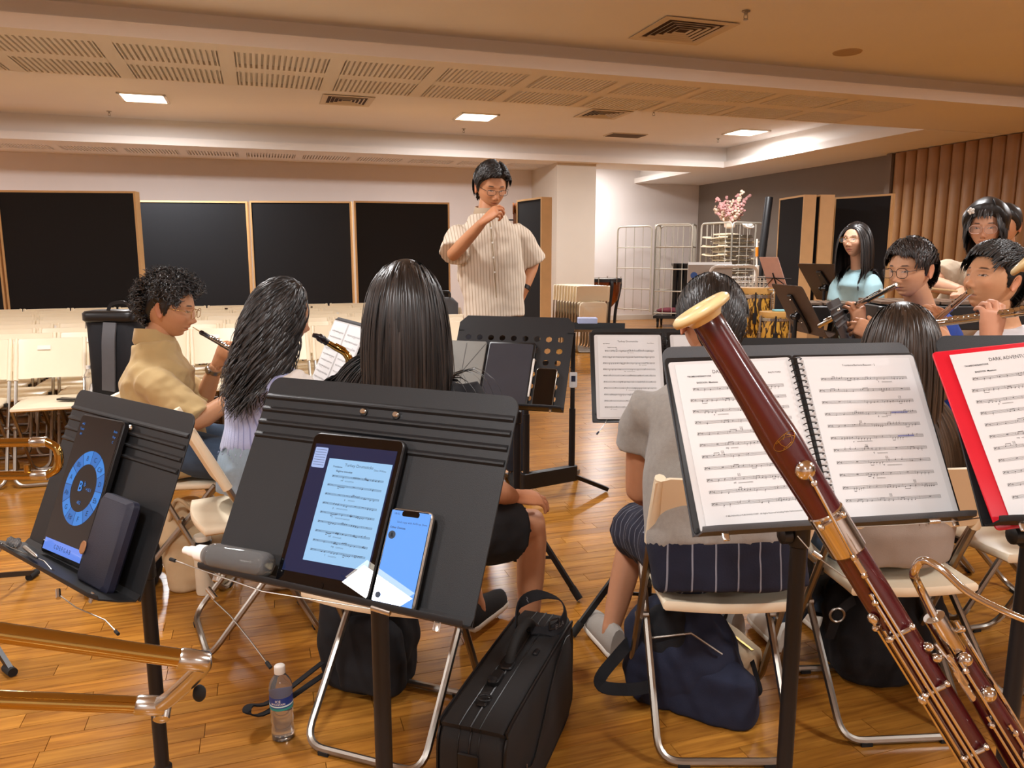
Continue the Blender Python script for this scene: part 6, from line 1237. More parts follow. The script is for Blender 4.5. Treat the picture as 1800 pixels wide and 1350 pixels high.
# person in the black patterned shirt behind her
K_ = Person('person with black hair, black shirt with white squiggles, half hidden behind the woman in beige', 'c9946f',
    hc=(2.9800, 4.7500, 1.5269), fwd=(-.7, -.5, -.1), nb=(3.0406, 4.8000, 1.3846), sh=((3.0024, 4.9000, 1.3288), (3.0930, 4.7200, 1.3228)), el=((2.9462, 4.9000, 1.0647), (3.1245, 4.7000, 1.0418)), wr=((2.7930, 4.6000, 0.9804), (2.9357, 4.5000, 0.9551)),
    pel=(3.08, 4.86, .84), kn=((3.0, 4.8, .46), (3.16, 4.8, .46)), an=((3.0, 4.84, .09), (3.18, 4.84, .09)), toe=(-.6, -.7, 0), face=False, bulk=.95)
def squiggle():
    m = mat('black_squiggle_shirt', '17181b', .85); nt = m.node_tree; N = nt.nodes; L = nt.links; tc = N.new('ShaderNodeTexCoord'); v = N.new('ShaderNodeTexNoise'); v.inputs['Scale'].default_value = 16; v.inputs['Distortion'].default_value = 2; L.new(tc.outputs['Object'], v.inputs['Vector'])
    cr = N.new('ShaderNodeValToRGB'); e = cr.color_ramp.elements; e[0].position = .585; e[0].color = (*lin('17181b'), 1); e[1].position = .60; e[1].color = (*lin('b9b6b0'), 1); n3 = cr.color_ramp.elements.new(.63); n3.color = (*lin('17181b'), 1); L.new(v.outputs['Fac'], cr.inputs['Fac']); L.new(cr.outputs['Color'], N['Principled BSDF'].inputs['Base Color']); return m
K_.shirt('patterned_shirt', squiggle(), sleeve=.9, infl=.02, flare=.02, waist=1.2); K_.pants('trousers', M['navyt'], 1.95, .014, .012)
for i in (0, 1): K_.shoe(i, M['shoeblk'], M['rubber'])
K_.hair_cap(MALE, .02, (.009, .008, .008), rough=.004, swell=sidepart)
# player beyond the right border: only a sleeve, a hand and the flute show
L_p = Person('player in black at the right border, a hand closing on a silver flute', 'd3a184',
    hc=(1.88, 1.95, 1.3), fwd=(-.5, .8, -.1), nb=(1.90, 1.96, 1.13), sh=((2.07, 1.98, 1.04), (1.73, 1.95, 1.04)), el=((2.1, 2.1, .8), (1.3307, 2.0200, 0.8812)), wr=((1.95, 2.3, .9), (1.3475, 2.1600, 1.1057)),
    pel=(2.0, 1.86, .57), kn=((2.15, 2.28, .53), (1.95, 2.28, .53)), an=((2.15, 2.28, .09), (1.95, 2.28, .09)), toe=(0, 1, 0), face=False, female=True,
    hands=(None, dict(d=(.08, .05, 1), dorsal=(.15, -1, .1), curl=((15, 62, 40), (18, 66, 42), (20, 68, 42), (22, 66, 40)), thumb=(.5, .75, -.5), k=.98)))
L_p.shirt('black_top', M['cloth_black'], sleeve=.9, infl=.02, flare=.02); L_p.pants('black_trousers', M['cloth_black'], 1.95, .014, .012)
for i in (0, 1): L_p.shoe(i, M['shoeblk'], M['rubber'])
L_p.hair_cap(FEM, .016, (.009, .008, .008))

# ---------------------------------------------------------------- bassoon leaning up from the lower right corner
M['maple'] = mat('red_lacquered_maple', '4a1014', .25, var=.45, scale=9, coat=.6); M['ivory'] = mat('ivory_ring', 'd9c08c', .35, var=.06); M['keyplate'] = mat('nickel_keywork', 'd8d3cc', .14, 1., var=.04)
def bassoon(a, b, label, full=True, side=1):
    a, b = A_(a), A_(b); ax = nrm(b - a); t = thing('bassoon', label, 'bassoon', a)
    sd = nrm(np.cross(ax, A_((0, 1, 0)))); sd = sd if sd[0] > 0 else -sd; fr = nrm(np.cross(ax, sd)); fr = fr if fr[1] < 0 else -fr    # sd: across to the right, fr: towards the player
    at = lambda s, r=0, f=0: a + ax * s + sd * r + fr * f
    MB().lathe([(.0165, .006), (.0175, .0), (.022, -.0025), (.031, -.002), (.0352, .001), (.0360, .0045), (.0345, .008), (.029, .0095), (.022, .011), (.0185, .016), (.0165, .02)], a, ax, 40).obj('bell_ring', M['ivory'], t, 60)
    MB().lathe([(.0, .03), (.0165, .012), (.0178, .014), (.0182, .03), (.0182, .08), (.0195, .13), (.0215, .17), (.0218, .19), (.0208, .23), (.0198, .27), (.0198, .285), (0, .285)], a, ax, 40).obj('bell_joint', M['maple'], t, 60)
    if not full: return t
    MB().lathe([(.0195, .278), (.0212, .28), (.0212, .333), (.0195, .335)], a, ax, 40).obj('bell_band', M['keyplate'], t)
    Lb = .86
    MB().lathe([(.0, .33), (.0188, .333), (.0188, .38), (.0192, .6), (.0205, Lb), (0, Lb)], a, ax, 40).obj('long_joint', M['maple'], t, 60)
    wo = .0435; w0 = .455
    MB().lathe([(0, w0), (.0085, w0), (.0125, w0 + .001), (.0128, w0 + .05), (.012, w0 + .052)], at(0, wo), ax, 32).obj('wing_band', M['keyplate'], t)
    MB().lathe([(.0, w0 + .05), (.0135, w0 + .051), (.015, w0 + .1), (.018, w0 + .2), (.0185, Lb), (0, Lb)], at(0, wo), ax, 32).obj('wing_joint', M['maple'], t, 60)
    Lt = (a[2] - .012) / -ax[2]
    sec = [[at(s, wo * .5 + .048 * math.cos(q), .027 * math.sin(q)) for q in np.linspace(0, 2 * math.pi, 28, endpoint=False)] for s in (Lb - .03, Lb + .02, Lt - .09)]
    MB().loft(sec).obj('boot_joint', M['maple'], t, 60); MB().loft([[at(s, wo * .5 + k * math.cos(q), k * .58 * math.sin(q)) for q in np.linspace(0, 2 * math.pi, 28, endpoint=False)] for s, k in ((Lt - .1, .050), (Lt - .06, .050), (Lt - .055, .045))]).obj('boot_cap', M['keyplate'], t)
    # crook
    MB().tube(spline([at(w0 + .01, wo), at(w0 - .045, wo + .004), (0.4368, 0.7900, 1.0095), (0.4369, 0.7750, 1.0306), (0.4460, 0.7550, 1.0295), (0.4624, 0.7350, 1.0136), (0.4856, 0.7150, 1.0036), (0.5158, 0.7000, 0.9955), (0.5472, 0.6900, 0.9965)], 8), np.linspace(.0052, .0030, 65), 12).obj('crook', M['keyplate'], t, 180)
    # keywork: rods on posts, cups and touches
    def rod(s0, s1, r0, f0, rr=.0021, r1=None, f1=None):
        r1 = r0 if r1 is None else r1; f1 = f0 if f1 is None else f1
        MB().cyl(at(s0, r0, f0), at(s1, r1, f1), rr, 8).obj('key_rod', M['keyplate'], t)
        for s in (s0 + .012, s1 - .012):
            k = (s - s0) / (s1 - s0); r, f = r0 + (r1 - r0) * k, f0 + (f1 - f0) * k; q = nrm((r if abs(r) < .02 else r - wo, f))
            MB().lathe([(.0022, -.012), (.0022, -.004), (.0038, -.002), (.0038, .003), (.002, .005), (0, .005)], at(s, r, f), sd * q[0] + fr * q[1], 10).obj('post', M['keyplate'], t)
    def cup(s, r, f, R_, dome=.006):
        q = nrm((r if abs(r) < .024 else r - wo, f)); o = at(s, r, f); n = sd * q[0] + fr * q[1]
        MB().lathe([(0, dome), (R_ * .5, dome * .85), (R_ * .9, dome * .35), (R_, 0), (R_, -.003), (0, -.003)], o, n, 24).obj('key_cup', M['keyplate'], t, 60)
    cup(.218, .002, .0235, .0115)
    rod(.222, .345, .002, .0262, .0021, -.004, .024); rod(.345, .80, -.004, .0245, .0022, -.004, .0265); rod(.38, .82, -.0095, .0235, .0021); rod(.415, .84, -.021, .010, .002); rod(.43, .86, -.0165, .017, .0018)
    for s in (.285, .44, .52, .61): MB().cyl(at(s, -.014, .021), at(s, .008, .0235), .0026, 8).obj('key_saddle', M['keyplate'], t); [MB().ell(at(s, r, .022), (.0042,) * 3, None, 10, 8).obj('key_saddle_ball', M['keyplate'], t) for r in (-.0165, .0115)]
    MB().rbox(at(.345, -.003, .026), (.007, .022, .004), .003, (sd, ax, fr)).obj('key_link', M['keyplate'], t)
    cup(.415, -.0205, .012, .0065, .004); cup(.53, -.021, .012, .006, .004)
    rod(.47, .9, wo + .017, .006, .0023); rod(.505, .88, wo - .006, .021, .002); rod(.58, .88, wo - .012, .0185, .002); rod(.60, .9, wo + .004, .021, .002)
    for s, r, f, R_ in ((.51, wo + .001, .0165, .0085), (.56, wo + .003, .0175, .0095), (.645, wo + .007, .019, .0095), (.475, .017, .0155, .0055), (.492, .019, .015, .0055), (.70, wo + .002, .0195, .0085)): cup(s, r, f, R_)
    for s, r in ((.515, wo - .0135), (.535, wo - .015)): MB().rbox(at(s, r, .018), (.008, .045, .004), .0038, (sd, ax, fr)).obj('thumb_touch', M['keyplate'], t)
    MB().tube(spline([at(.478, .026, .012), at(.5, .028, .018), at(.513, .03, .018), at(.528, .026, .018)], 5), .0024, 8).obj('whisper_lever', M['keyplate'], t)
    mb = MB(); o = at(.178, -.001, .0); rr = .0222
    for pts in ([(.0155 * math.cos(q), .0085 * math.sin(q)) for q in np.linspace(0, 6.28, 26)], [(-.004, .008), (-.006, 0), (-.005, -.008)], [(-.008, .006), (.004, .0065), (.008, .001), (.002, -.006), (-.009, -.0055)], [(.0, -.004), (.006, -.008), (.012, .006)]):
        mb.tube([at(.178 + y * .8 - x * .25, rr * math.sin((x + .25 * y) / rr), rr * math.cos((x + .25 * y) / rr)) for x, y in pts], .0004, 5)
    mb.obj('gold_emblem', mat('gold_leaf', 'a8742c', .35, .8), t); return t
bassoon((0.2139, 0.8800, 1.2916), (0.5630, 0.8300, 0.7464), 'dark red bassoon with cream bell ring and silver keys, slanting across the lower right corner')
b2 = bassoon((0.9573, 1.4500, 1.3448), np.array((0.9573, 1.4500, 1.3448)) + np.array((.35, -.20, -.34)), 'cream bell ring of a second bassoon just inside the right border', False)
# ---------------------------------------------------------------- trombone slides reaching in from the left
def trombone(tip_u, tip_l, back_u, back_l, r, label, brace=True):
    tu, tl, bu, bl = (A_(k) for k in (tip_u, tip_l, back_u, back_l)); t = thing('trombone', label, 'trombone', (tu + tl) / 2)
    au, al = nrm(tu - bu), nrm(tl - bl); w = np.linalg.norm(tu - tl)
    MB().cyl(bu, tu, r, 20).obj('upper_slide_tube', M['gold'], t); MB().cyl(bl, tl, r, 20).obj('lower_slide_tube', M['gold'], t)
    for a, b_ in ((tu, au), (tl, al)): MB().lathe([(r, -.012), (r * 1.15, -.01), (r * 1.15, .012), (r, .014)], a, b_, 20).obj('ferrule', M['chrome'], t)
    m = (tu + tl) / 2; MB().tube(spline([tu, tu + au * w * (.06 if brace else .2), m + (au + al) * (.07 if brace else .27) * w + (tu - tl) * (.36 if brace else .26), m + (au + al) * (.06 if brace else .27) * w - (tu - tl) * (.30 if brace else .26), tl + al * w * (.06 if brace else .2), tl], 6), r * .95, 16).obj('end_bow', M['chrome'] if brace else M['gold'], t, 180)
    if brace:
        MB().tube([tl + al * .012 - (tu - tl) * .04, tl + al * .02 - (tu - tl) * .2], .004, 8).obj('water_key_arm', M['chrome'], t); MB().lathe([(.004, -.01), (.0075, -.008), (.0075, .008), (.004, .01)], tl + al * .016 - (tu - tl) * .12, np.cross(al, tu - tl), 12).obj('water_key', M['chrome'], t); MB().ell(m + (au + al) * w * .11 + (tu - tl) * .1 - A_((0, 0, .012)), (.006, .006, .008), None, 10, 8).obj('rubber_bumper', M['rubber'], t)
    else: MB().cyl(tu * .0 + tl - al * .02, tl - al * .02 + (tu - tl) * .32, .005, 10).obj('brace', M['gold'], t)
    k0, k1 = bu + au * .06, bl + al * .06; MB().cyl(k0, k1, .006, 10).obj('hand_brace', M['gold'], t); return t
trombone((-0.2783, 0.6200, 1.0032), (-0.3373, 0.6550, 0.9380), (-0.5198, 0.5000, 1.1162), (-0.5856, 0.5600, 1.0110), .0078, 'brass trombone slide reaching in low from the left border, before the stand pole')
trombone((-0.7593, 1.2000, 1.0556), (-0.7630, 1.2000, 1.0009), (-1.1878, 1.2000, 1.0472), (-1.1962, 1.2000, 0.9942), .0072, 'second brass trombone slide, farther off, beside the sideways music stand', False)
# ---------------------------------------------------------------- woodwinds in hands
M['ebony'] = mat('grenadilla_wood', '15101a', .3, coat=.4)
def woodwind(pts_tip, pts_end, label, name, m, r0, r1, keys, seed, reed=None, crown=False, kf=(0, -.7, .7)):
    a, b_ = A_(pts_tip), A_(pts_end); ax = nrm(b_ - a); L_ = np.linalg.norm(b_ - a); t = thing(name, label, name, a)
    MB().lathe([(0, 0), (r0, .001), (r0 * 1.12, .008), (r0, .016), (r0 * .95, L_ * .3), (r0, L_ * .32), (r0 * 1.15, L_ * .33), (r0, L_ * .345), (r1, L_ - .02), (r1 * 1.15, L_ - .002), (0, L_)], a, ax, 18).obj('tube', m, t, 60)
    if reed: MB().cyl(A_(reed), a + ax * .005, .0017, 8, r2=.0026).obj('reed', M['ivory'], t)
    u = nrm(A_(kf) - ax * (A_(kf) @ ax)); rg = np.random.default_rng(seed)
    for k in range(keys):
        s = L_ * (.18 + .72 * k / keys); o = a + ax * s + u * (r0 + .0035) + np.cross(ax, u) * rg.uniform(-.005, .005); R_ = rg.uniform(.0035, .0062) * (1.5 if crown else 1)
        MB().lathe([(0, .003), (R_, .002), (R_, -.001), (0, -.003)], o, u, 12).obj('key', M['silver'], t)
    for q in (-.006, .006): MB().cyl(a + ax * L_ * .17 + u * (r0 + .003) + np.cross(ax, u) * q, a + ax * L_ * .9 + u * (r0 + .003) + np.cross(ax, u) * q, .0016, 6).obj('key_rod', M['silver'], t)
    if crown: MB().rbox(a + ax * .1 + u * .009, (.016, .024, .006), .006, (np.cross(ax, u), ax, u)).obj('lip_plate', M['silver'], t)
    return t
woodwind((-1.2430, 3.0600, 1.0496), (-0.9209, 2.8600, 0.9233), 'black oboe with silver keys, held by the curly-haired man', 'oboe', M['ebony'], .009, .012, 22, 5, reed=(-1.2859, 3.0900, 1.0674))
woodwind((1.5250, 3.0600, 1.2391), (1.4257, 3.5600, 1.0297), 'silver flute played by the man in blue', 'flute', M['silver'], .0105, .0095, 14, 6, crown=True)
woodwind((1.5189, 2.5600, 1.2347), (1.6211, 3.0000, 1.0645), 'silver flute played by the young man in white', 'flute', M['silver'], .0105, .0095, 14, 7, crown=True)
woodwind((1.4891, 2.1000, 1.2123), (1.2289, 2.2400, 1.1534), 'silver flute with open keys crossing the right border, below the young man in white', 'flute', M['silver'], .0105, .0098, 16, 8, crown=True)
def saxophone():
    t = thing('saxophone', 'brass saxophone of the girl in the vest, its bent neck and black mouthpiece showing', 'saxophone', (-0.6057, 2.7000, 0.9716))
    MB().tube(spline([(-0.6814, 2.6200, 1.0831), (-0.6647, 2.6300, 1.0762), (-0.6410, 2.6500, 1.0543)], 5), np.linspace(.007, .0125, 11), 14).obj('mouthpiece', M['ebony'], t, 60); MB().lathe([(.0125, 0), (.0138, .002), (.0138, .022), (.0125, .024)], (-0.6647, 2.6300, 1.0762), np.array((-0.6410, 2.6500, 1.0543)) - np.array((-0.6647, 2.6300, 1.0762)), 14).obj('ligature', M['ebony'], t)
    pn = spline([(-0.6429, 2.6500, 1.0563), (-0.6128, 2.6700, 1.0321), (-0.5877, 2.6800, 1.0148), (-0.5726, 2.6800, 0.9906), (-0.5735, 2.6800, 0.9643), (-0.5783, 2.6800, 0.9420)], 6); MB().tube(pn, np.linspace(.0105, .0165, len(pn)), 18).obj('neck', M['gold'], t, 180)
    pb = spline([(-0.5781, 2.6800, 0.9461), (-0.5654, 2.7000, 0.8485), (-0.5427, 2.7400, 0.6500), (-0.5228, 2.7800, 0.5081), (-0.4907, 2.8000, 0.4753), (-0.4543, 2.8200, 0.5072), (-0.4451, 2.8400, 0.6467), (-0.4528, 2.8500, 0.7438)], 8); MB().tube(pb, np.interp(np.linspace(0, 1, len(pb)), [0, .5, .75, .93, 1], [.017, .030, .038, .052, .066]), 22).obj('body_and_bell', M['gold'], t, 180)
    MB().tube([np.array((-0.6139, 2.6600, 1.0492)), np.array((-0.5849, 2.6700, 1.0321)), np.array((-0.5624, 2.6700, 0.9919))], .003, 8).obj('octave_key', M['gold'], t); MB().cyl((-0.5918, 2.6600, 0.9471), (-0.5539, 2.6900, 0.9486), .005, 10).obj('neck_screw', M['gold'], t)
    for k in range(9): q = np.array(pb[4 + 3 * k]); MB().lathe([(0, .006), (.012 + .001 * k, .004), (.013 + .001 * k, 0), (0, 0)], q + (-.0, -.034, .012), (0, -1, .2), 16).obj('key_cup', M['gold'], t)
saxophone()
t = thing('mallet', 'thin wooden mallet in the hand of the woman in beige', 'mallet', (2.1130, 3.6800, 1.1843)); MB().cyl((2.1069, 3.6600, 1.1852), (1.8900, 3.5000, 1.2052), .005, 8).obj('shaft', M['wood'], t); MB().ell((1.8795, 3.4900, 1.2056), (.016,) * 3, None, 12, 8).obj('mallet_head', M['beige'], t)
# ---------------------------------------------------------------- water bottle, flask
def water_bottle():
    c = np.array((-0.6503, 1.9891, 0.0000)); t = thing('water_bottle', 'clear plastic water bottle with white cap and blue label, standing on the floor', 'bottle', c); P_ = [(0, 0), (.022, .001), (.031, .006), (.0315, .03), (.029, .045), (.0318, .06), (.0295, .075), (.0318, .085), (.0312, .1), (.0312, .135), (.032, .14), (.0325, .152), (.030, .17), (.022, .185), (.0135, .196), (.0135, .203)]
    MB().lathe(P_ + [(0, .203)], c, n=36).obj('bottle_body', M['pet'], t, 60)
    MB().lathe([(0, .003), (.021, .004), (.0295, .009), (.030, .03), (.0275, .045), (.030, .06), (.028, .075), (.030, .1), (.030, .128), (0, .128)], c, n=32).obj('water', mat('water', 'ffffff', .0, trans=1., ior=1.14, var=0), t, 60)
    MB().lathe([(0, .222), (.013, .2215), (.0152, .219), (.0155, .202), (.0150, .199), (0, .199)], c, n=28).obj('cap', M['white'], t, 50)
    lb = MB().lathe([(.0318, .1), (.0322, .1), (.0322, .137), (.0318, .137)], c, n=36).obj('label', [mat('bottle_label_blue', '1d3a86', .4)], t, 60)
    mb = MB()
    def ring_text(s, sz, h, mi):
        v, f = text_mesh(s, sz, 'CENTER', True); a = v[:, 0] / .0324; r = .0324; mb.add(np.stack([c[0] + r * np.sin(a), c[1] - r * np.cos(a), c[2] + h + v[:, 1]], 1), f, mi)
    ring_text('ICE', .0105, .1255, 0); ring_text('MOUNTAIN', .0075, .1175, 0); mb.lathe([(.0321, .1005), (.0326, .1005), (.0326, .107), (.0321, .107)], c, n=36, mi=1); mb.lathe([(.0321, .1105), (.0325, .1105), (.0325, .1145), (.0321, .1145)], c, n=36, mi=2); mb.obj('label_print', [M['white'], mat('teal_print', '2f8f86', .4), mat('pale_print', 'cfe6e2', .4)], lb, 60)
water_bottle()
c = np.array((-1.2438, 2.9391, 0.0000)); t = thing('insulated_flask', 'cream insulated flask with a black collar on the floor behind the chair legs', 'flask', c)
MB().lathe([(0, 0), (.034, .002), (.036, .01), (.036, .185), (.033, .19), (0, .19)], c, n=28).obj('flask_body', mat('cream_enamel', 'ddd0b8', .45), t, 50); MB().lathe([(.033, .188), (.036, .192), (.036, .222), (.031, .226), (0, .226)], c, n=28).obj('collar', M['plastic'], t, 50); MB().lathe([(.03, .224), (.034, .227), (.034, .243), (.031, .247), (0, .247)], c, n=28).obj('lid', mat('cream_lid', 'e6dcc8', .45), t, 50)
# ---------------------------------------------------------------- bags
def soft_bag(mb, c, size, yaw=0., taper=.8, n=3, lean=(0, 0)):
    x, y = np.array([math.cos(yaw), math.sin(yaw), 0]), np.array([-math.sin(yaw), math.cos(yaw), 0]); c = A_(c); rings = []; an_ = np.linspace(0, 2 * math.pi, 28, endpoint=False)
    for h, k in ((0, .82), (.04, .97), (.3, 1.03), (.6, .97), (.85, .9 * taper + .1), (.96, .7 * taper), (1., .4 * taper)):
        ca, sa = np.sign(np.cos(an_)) * np.abs(np.cos(an_)) ** .6, np.sign(np.sin(an_)) * np.abs(np.sin(an_)) ** .6
        rings.append(c + A_((lean[0] * h, lean[1] * h, size[2] * h)) + ca[:, None] * x * size[0] / 2 * k + sa[:, None] * y * size[1] / 2 * k)
    return mb.loft(rings)
def wrinkled(name, mb, m, parent, amp=.01, sc=9, vox=.009, seed=0):
    v, f, nn = voxel(mb, vox, 4); w = np.array([mnoise.noise(V3((p[0] * sc + seed, p[1] * sc, p[2] * sc))) + .5 * mnoise.noise(V3((p[0] * sc * 2.4, p[1] * sc * 2.4, p[2] * sc * 2.4 + seed))) for p in v]); v = v + nn * (w * amp)[:, None]; v[:, 2] = np.maximum(v[:, 2], ROOT[parent.name][2] + .001)
    me = bpy.data.meshes.new(name); me.from_pydata((v - ROOT[parent.name]).tolist(), [], [list(q) for q in f]); return link(name, me, m, parent, 180)
def strap(mb, pts, w, th, up): 
    P_ = spline(pts, 5); rings = []
    for i, p in enumerate(P_):
        tg = nrm(P_[min(i + 1, len(P_) - 1)] - P_[max(i - 1, 0)]); s_ = nrm(np.cross(tg, up)); n = np.cross(s_, tg); rings.append([p + s_ * w / 2 + n * th / 2, p - s_ * w / 2 + n * th / 2, p - s_ * w / 2 - n * th / 2, p + s_ * w / 2 - n * th / 2])
    return mb.loft(rings)
c = np.array((-.46, 2.30, 0)); t = thing('backpack', 'black backpack standing on the floor under the long-haired player, by the water bottle', 'bag', c)
wrinkled('bag_body', soft_bag(MB(), c, (.30, .22, .44), R(-15), .75), M['cloth_black'], t, .012); mb = MB(); soft_bag(mb, c + (.03, -.12, .03), (.22, .09, .24), R(-15), .9); wrinkled('front_pocket', mb, M['cloth_black'], t, .008, seed=2)
MB().tube(fillet([c + (-.04, 0, .42), c + (-.04, 0, .49), c + (.04, 0, .49), c + (.04, 0, .42)], .03), .009, 8).obj('grab_handle', M['cloth_black'], t)
strap(MB(), [c + (-.13, -.08, .10), (-0.7078, 2.0800, 0.0562), (-0.7575, 2.0400, 0.0667), (-0.7487, 2.0000, 0.0707), (-0.7093, 2.0400, 0.0451), c + (-.13, -.06, .05)], .025, .004, (0, .3, 1)).obj('loose_strap', M['cloth_black'], t, 50)
# navy backpack and canvas case under the grey T-shirt man
c = np.array((.54, 2.2, 0)); t = thing('navy_backpack', 'slumped navy backpack with open top under the chair of the man in grey', 'bag', c)
wrinkled('bag_body', soft_bag(MB(), c, (.34, .25, .30), R(-25), .8, lean=(-.03, .02)), M['navy'], t, .016); mb = MB(); soft_bag(mb, c + (.05, -.10, .0), (.28, .12, .17), R(-28), .9); wrinkled('front_pocket', mb, M['navy'], t, .01, seed=4); mb = MB(); soft_bag(mb, c + (-.07, -.03, .16), (.16, .12, .15), R(-30), .7); wrinkled('open_compartment', mb, M['cloth_black'], t, .008, seed=5)
MB().tube([c + (-.13, -.09, .24), c + (-.02, -.12, .27), c + (.07, -.13, .21)], .0035, 6).obj('zip', M['steel'], t)
strap(MB(), [c + (-.12, .0, .27), (0.3843, 2.2200, 0.1936), (0.3224, 2.1500, 0.1657), (0.2627, 2.1000, 0.1207), (0.2683, 2.0600, 0.1119), (0.3496, 2.0700, 0.0986), (0.4219, 2.1000, 0.0933)], .035, .006, (.2, -.6, .5)).obj('shoulder_strap', M['cloth_black'], t, 50)
c = np.array((.70, 2.33, 0)); t = thing('canvas_case', 'cream canvas pencil-shaped case with a brass zip leaning on the navy backpack', 'case', c)
a, b_ = np.array((0.6172, 2.4200, 0.1305)), np.array((0.7357, 2.2000, 0.0965)); x, y, z = frame_from(b_ - a, (0, 0, 1)); L_ = np.linalg.norm(b_ - a); mb = MB(); mb.loft([[a + z * L_ * s + x * (.055 * k * math.copysign(abs(math.cos(q)) ** .6, math.cos(q))) + y * (.065 * k * math.copysign(abs(math.sin(q)) ** .6, math.sin(q))) for q in np.linspace(0, 6.28, 24, endpoint=False)] for s, k in ((-.05, .7), (0, .97), (.5, 1.05), (.95, .97), (1.02, .7))]); v_ = wrinkled('case_body', mb, mat('cream_canvas', 'd2bfa0', .9, bump=.3, bscale=500), t, .005, vox=.007)
MB().bar(a + x * .058, b_ + x * .058, .008, .004, x).obj('zip', mat('brass_zip', 'a08a54', .4, 1.), t, 0); strap(MB(), [b_ + x * .03, (0.7414, 2.1500, 0.0915), (0.7437, 2.1200, 0.0629), (0.7205, 2.1200, 0.0499), (0.7080, 2.1400, 0.0787)], .014, .003, (0, -1, .2)).obj('wrist_loop', M['cloth_black'], t, 50)
# khaki bag by the oboist's chair and black bag, dark bag under brown-haired player
c = np.array((-1.30, 2.93 + .12, 0)); t = thing('khaki_bag', 'khaki canvas bag slumped under the oboist chair behind the flask', 'bag', c); wrinkled('bag_body', soft_bag(MB(), c, (.26, .22, .36), R(20), .7, lean=(-.05, 0)), M['beige'], t, .014); MB().tube(spline([c + (-.08, -.09, .3), c + (-.02, -.13, .40), c + (.06, -.1, .3)], 6), .008, 8).obj('handle', M['beige'], t)
c = np.array((-1.62, 3.02, 0)); t = thing('black_duffel', 'black bag in the shadow under the oboist, behind the sideways stand', 'bag', c); wrinkled('bag_body', soft_bag(MB(), c, (.3, .25, .25), R(10), .8), M['cloth_black'], t, .014, seed=8); MB().tube(spline([c + (-.08, -.06, .22), c + (0, -.08, .31), c + (.08, -.06, .22)], 6), .008, 8).obj('handle', M['cloth_black'], t)
c = np.array((1.22, 2.36, 0)); t = thing('black_tote', 'black bag with a ring buckle under the brown-haired player', 'bag', c); wrinkled('bag_body', soft_bag(MB(), c, (.36, .26, .34), R(8), .8), M['cloth_black'], t, .016, seed=9); strap(MB(), [c + (-.14, -.08, .28), c + (-.2, -.12, .26), c + (-.22, -.1, .16)], .03, .006, (0, -1, .2)).obj('strap', M['cloth_black'], t, 50); MB().tube([c + (-.21 + .022 * math.cos(q), -.125, .25 + .022 * math.sin(q)) for q in np.linspace(0, 6.28, 16, endpoint=False)], .004, 6, closed=True).obj('ring_buckle', M['steel'], t)
# black backpack standing on the audience chair
c = np.array(hall(-.845, 5.20, .489)); t = thing('tall_backpack', 'tall black roll-top backpack standing on an audience chair behind the oboist', 'bag', c)
mb = MB(); mb.ext(rrect(.30, .22, .06), c, (1, 0, 0), (0, 1, 0), 0, .50, 0, .02); mb.obj('bag_body', M['cloth_black'], t, 50); MB().ext(rrect(.33, .25, .06), c + (.0, 0, .0), (1, 0, 0), (0, 1, 0), .47, .535, 0, .012).obj('top_flap', M['plastic'], t, 50)
strap(MB(), [c + (.02, -.12, .47), c + (.015, -.145, .36), c + (.0, -.14, .2), c + (-.02, -.125, .06)], .075, .014, (0, -1, 0)).obj('shoulder_strap', M['greycl'], t, 50); strap(MB(), [c + (-.05, 0, .53), c + (-.02, 0, .575), c + (.06, 0, .58), c + (.1, 0, .53)], .02, .005, (0, -1, 0)).obj('top_handle', M['plastic'], t, 50); MB().tube([c + (-.16, -.05, .47), c + (-.16, -.06, .43)], .004, 6).obj('zip_pull', M['steel'], t); strap(MB(), [c + (-.12, -.1, .02), c + (-.2, -.14, .012), c + (-.32, -.13, .012)], .05, .01, (0, 0, 1)).obj('hip_belt', M['plastic'], t, 50)
c = c + (-.19, -.02, 0); t = thing('clear_bottle', 'small clear bottle standing beside the tall black backpack', 'bottle', c); MB().lathe([(0, 0), (.025, .003), (.027, .02), (.027, .14), (.012, .17), (.012, .18), (0, .18)], c, n=20).obj('bottle_body', M['pet'], t, 60); MB().lathe([(0, .2), (.014, .199), (.014, .178), (0, .178)], c, n=16).obj('cap', M['white'], t)
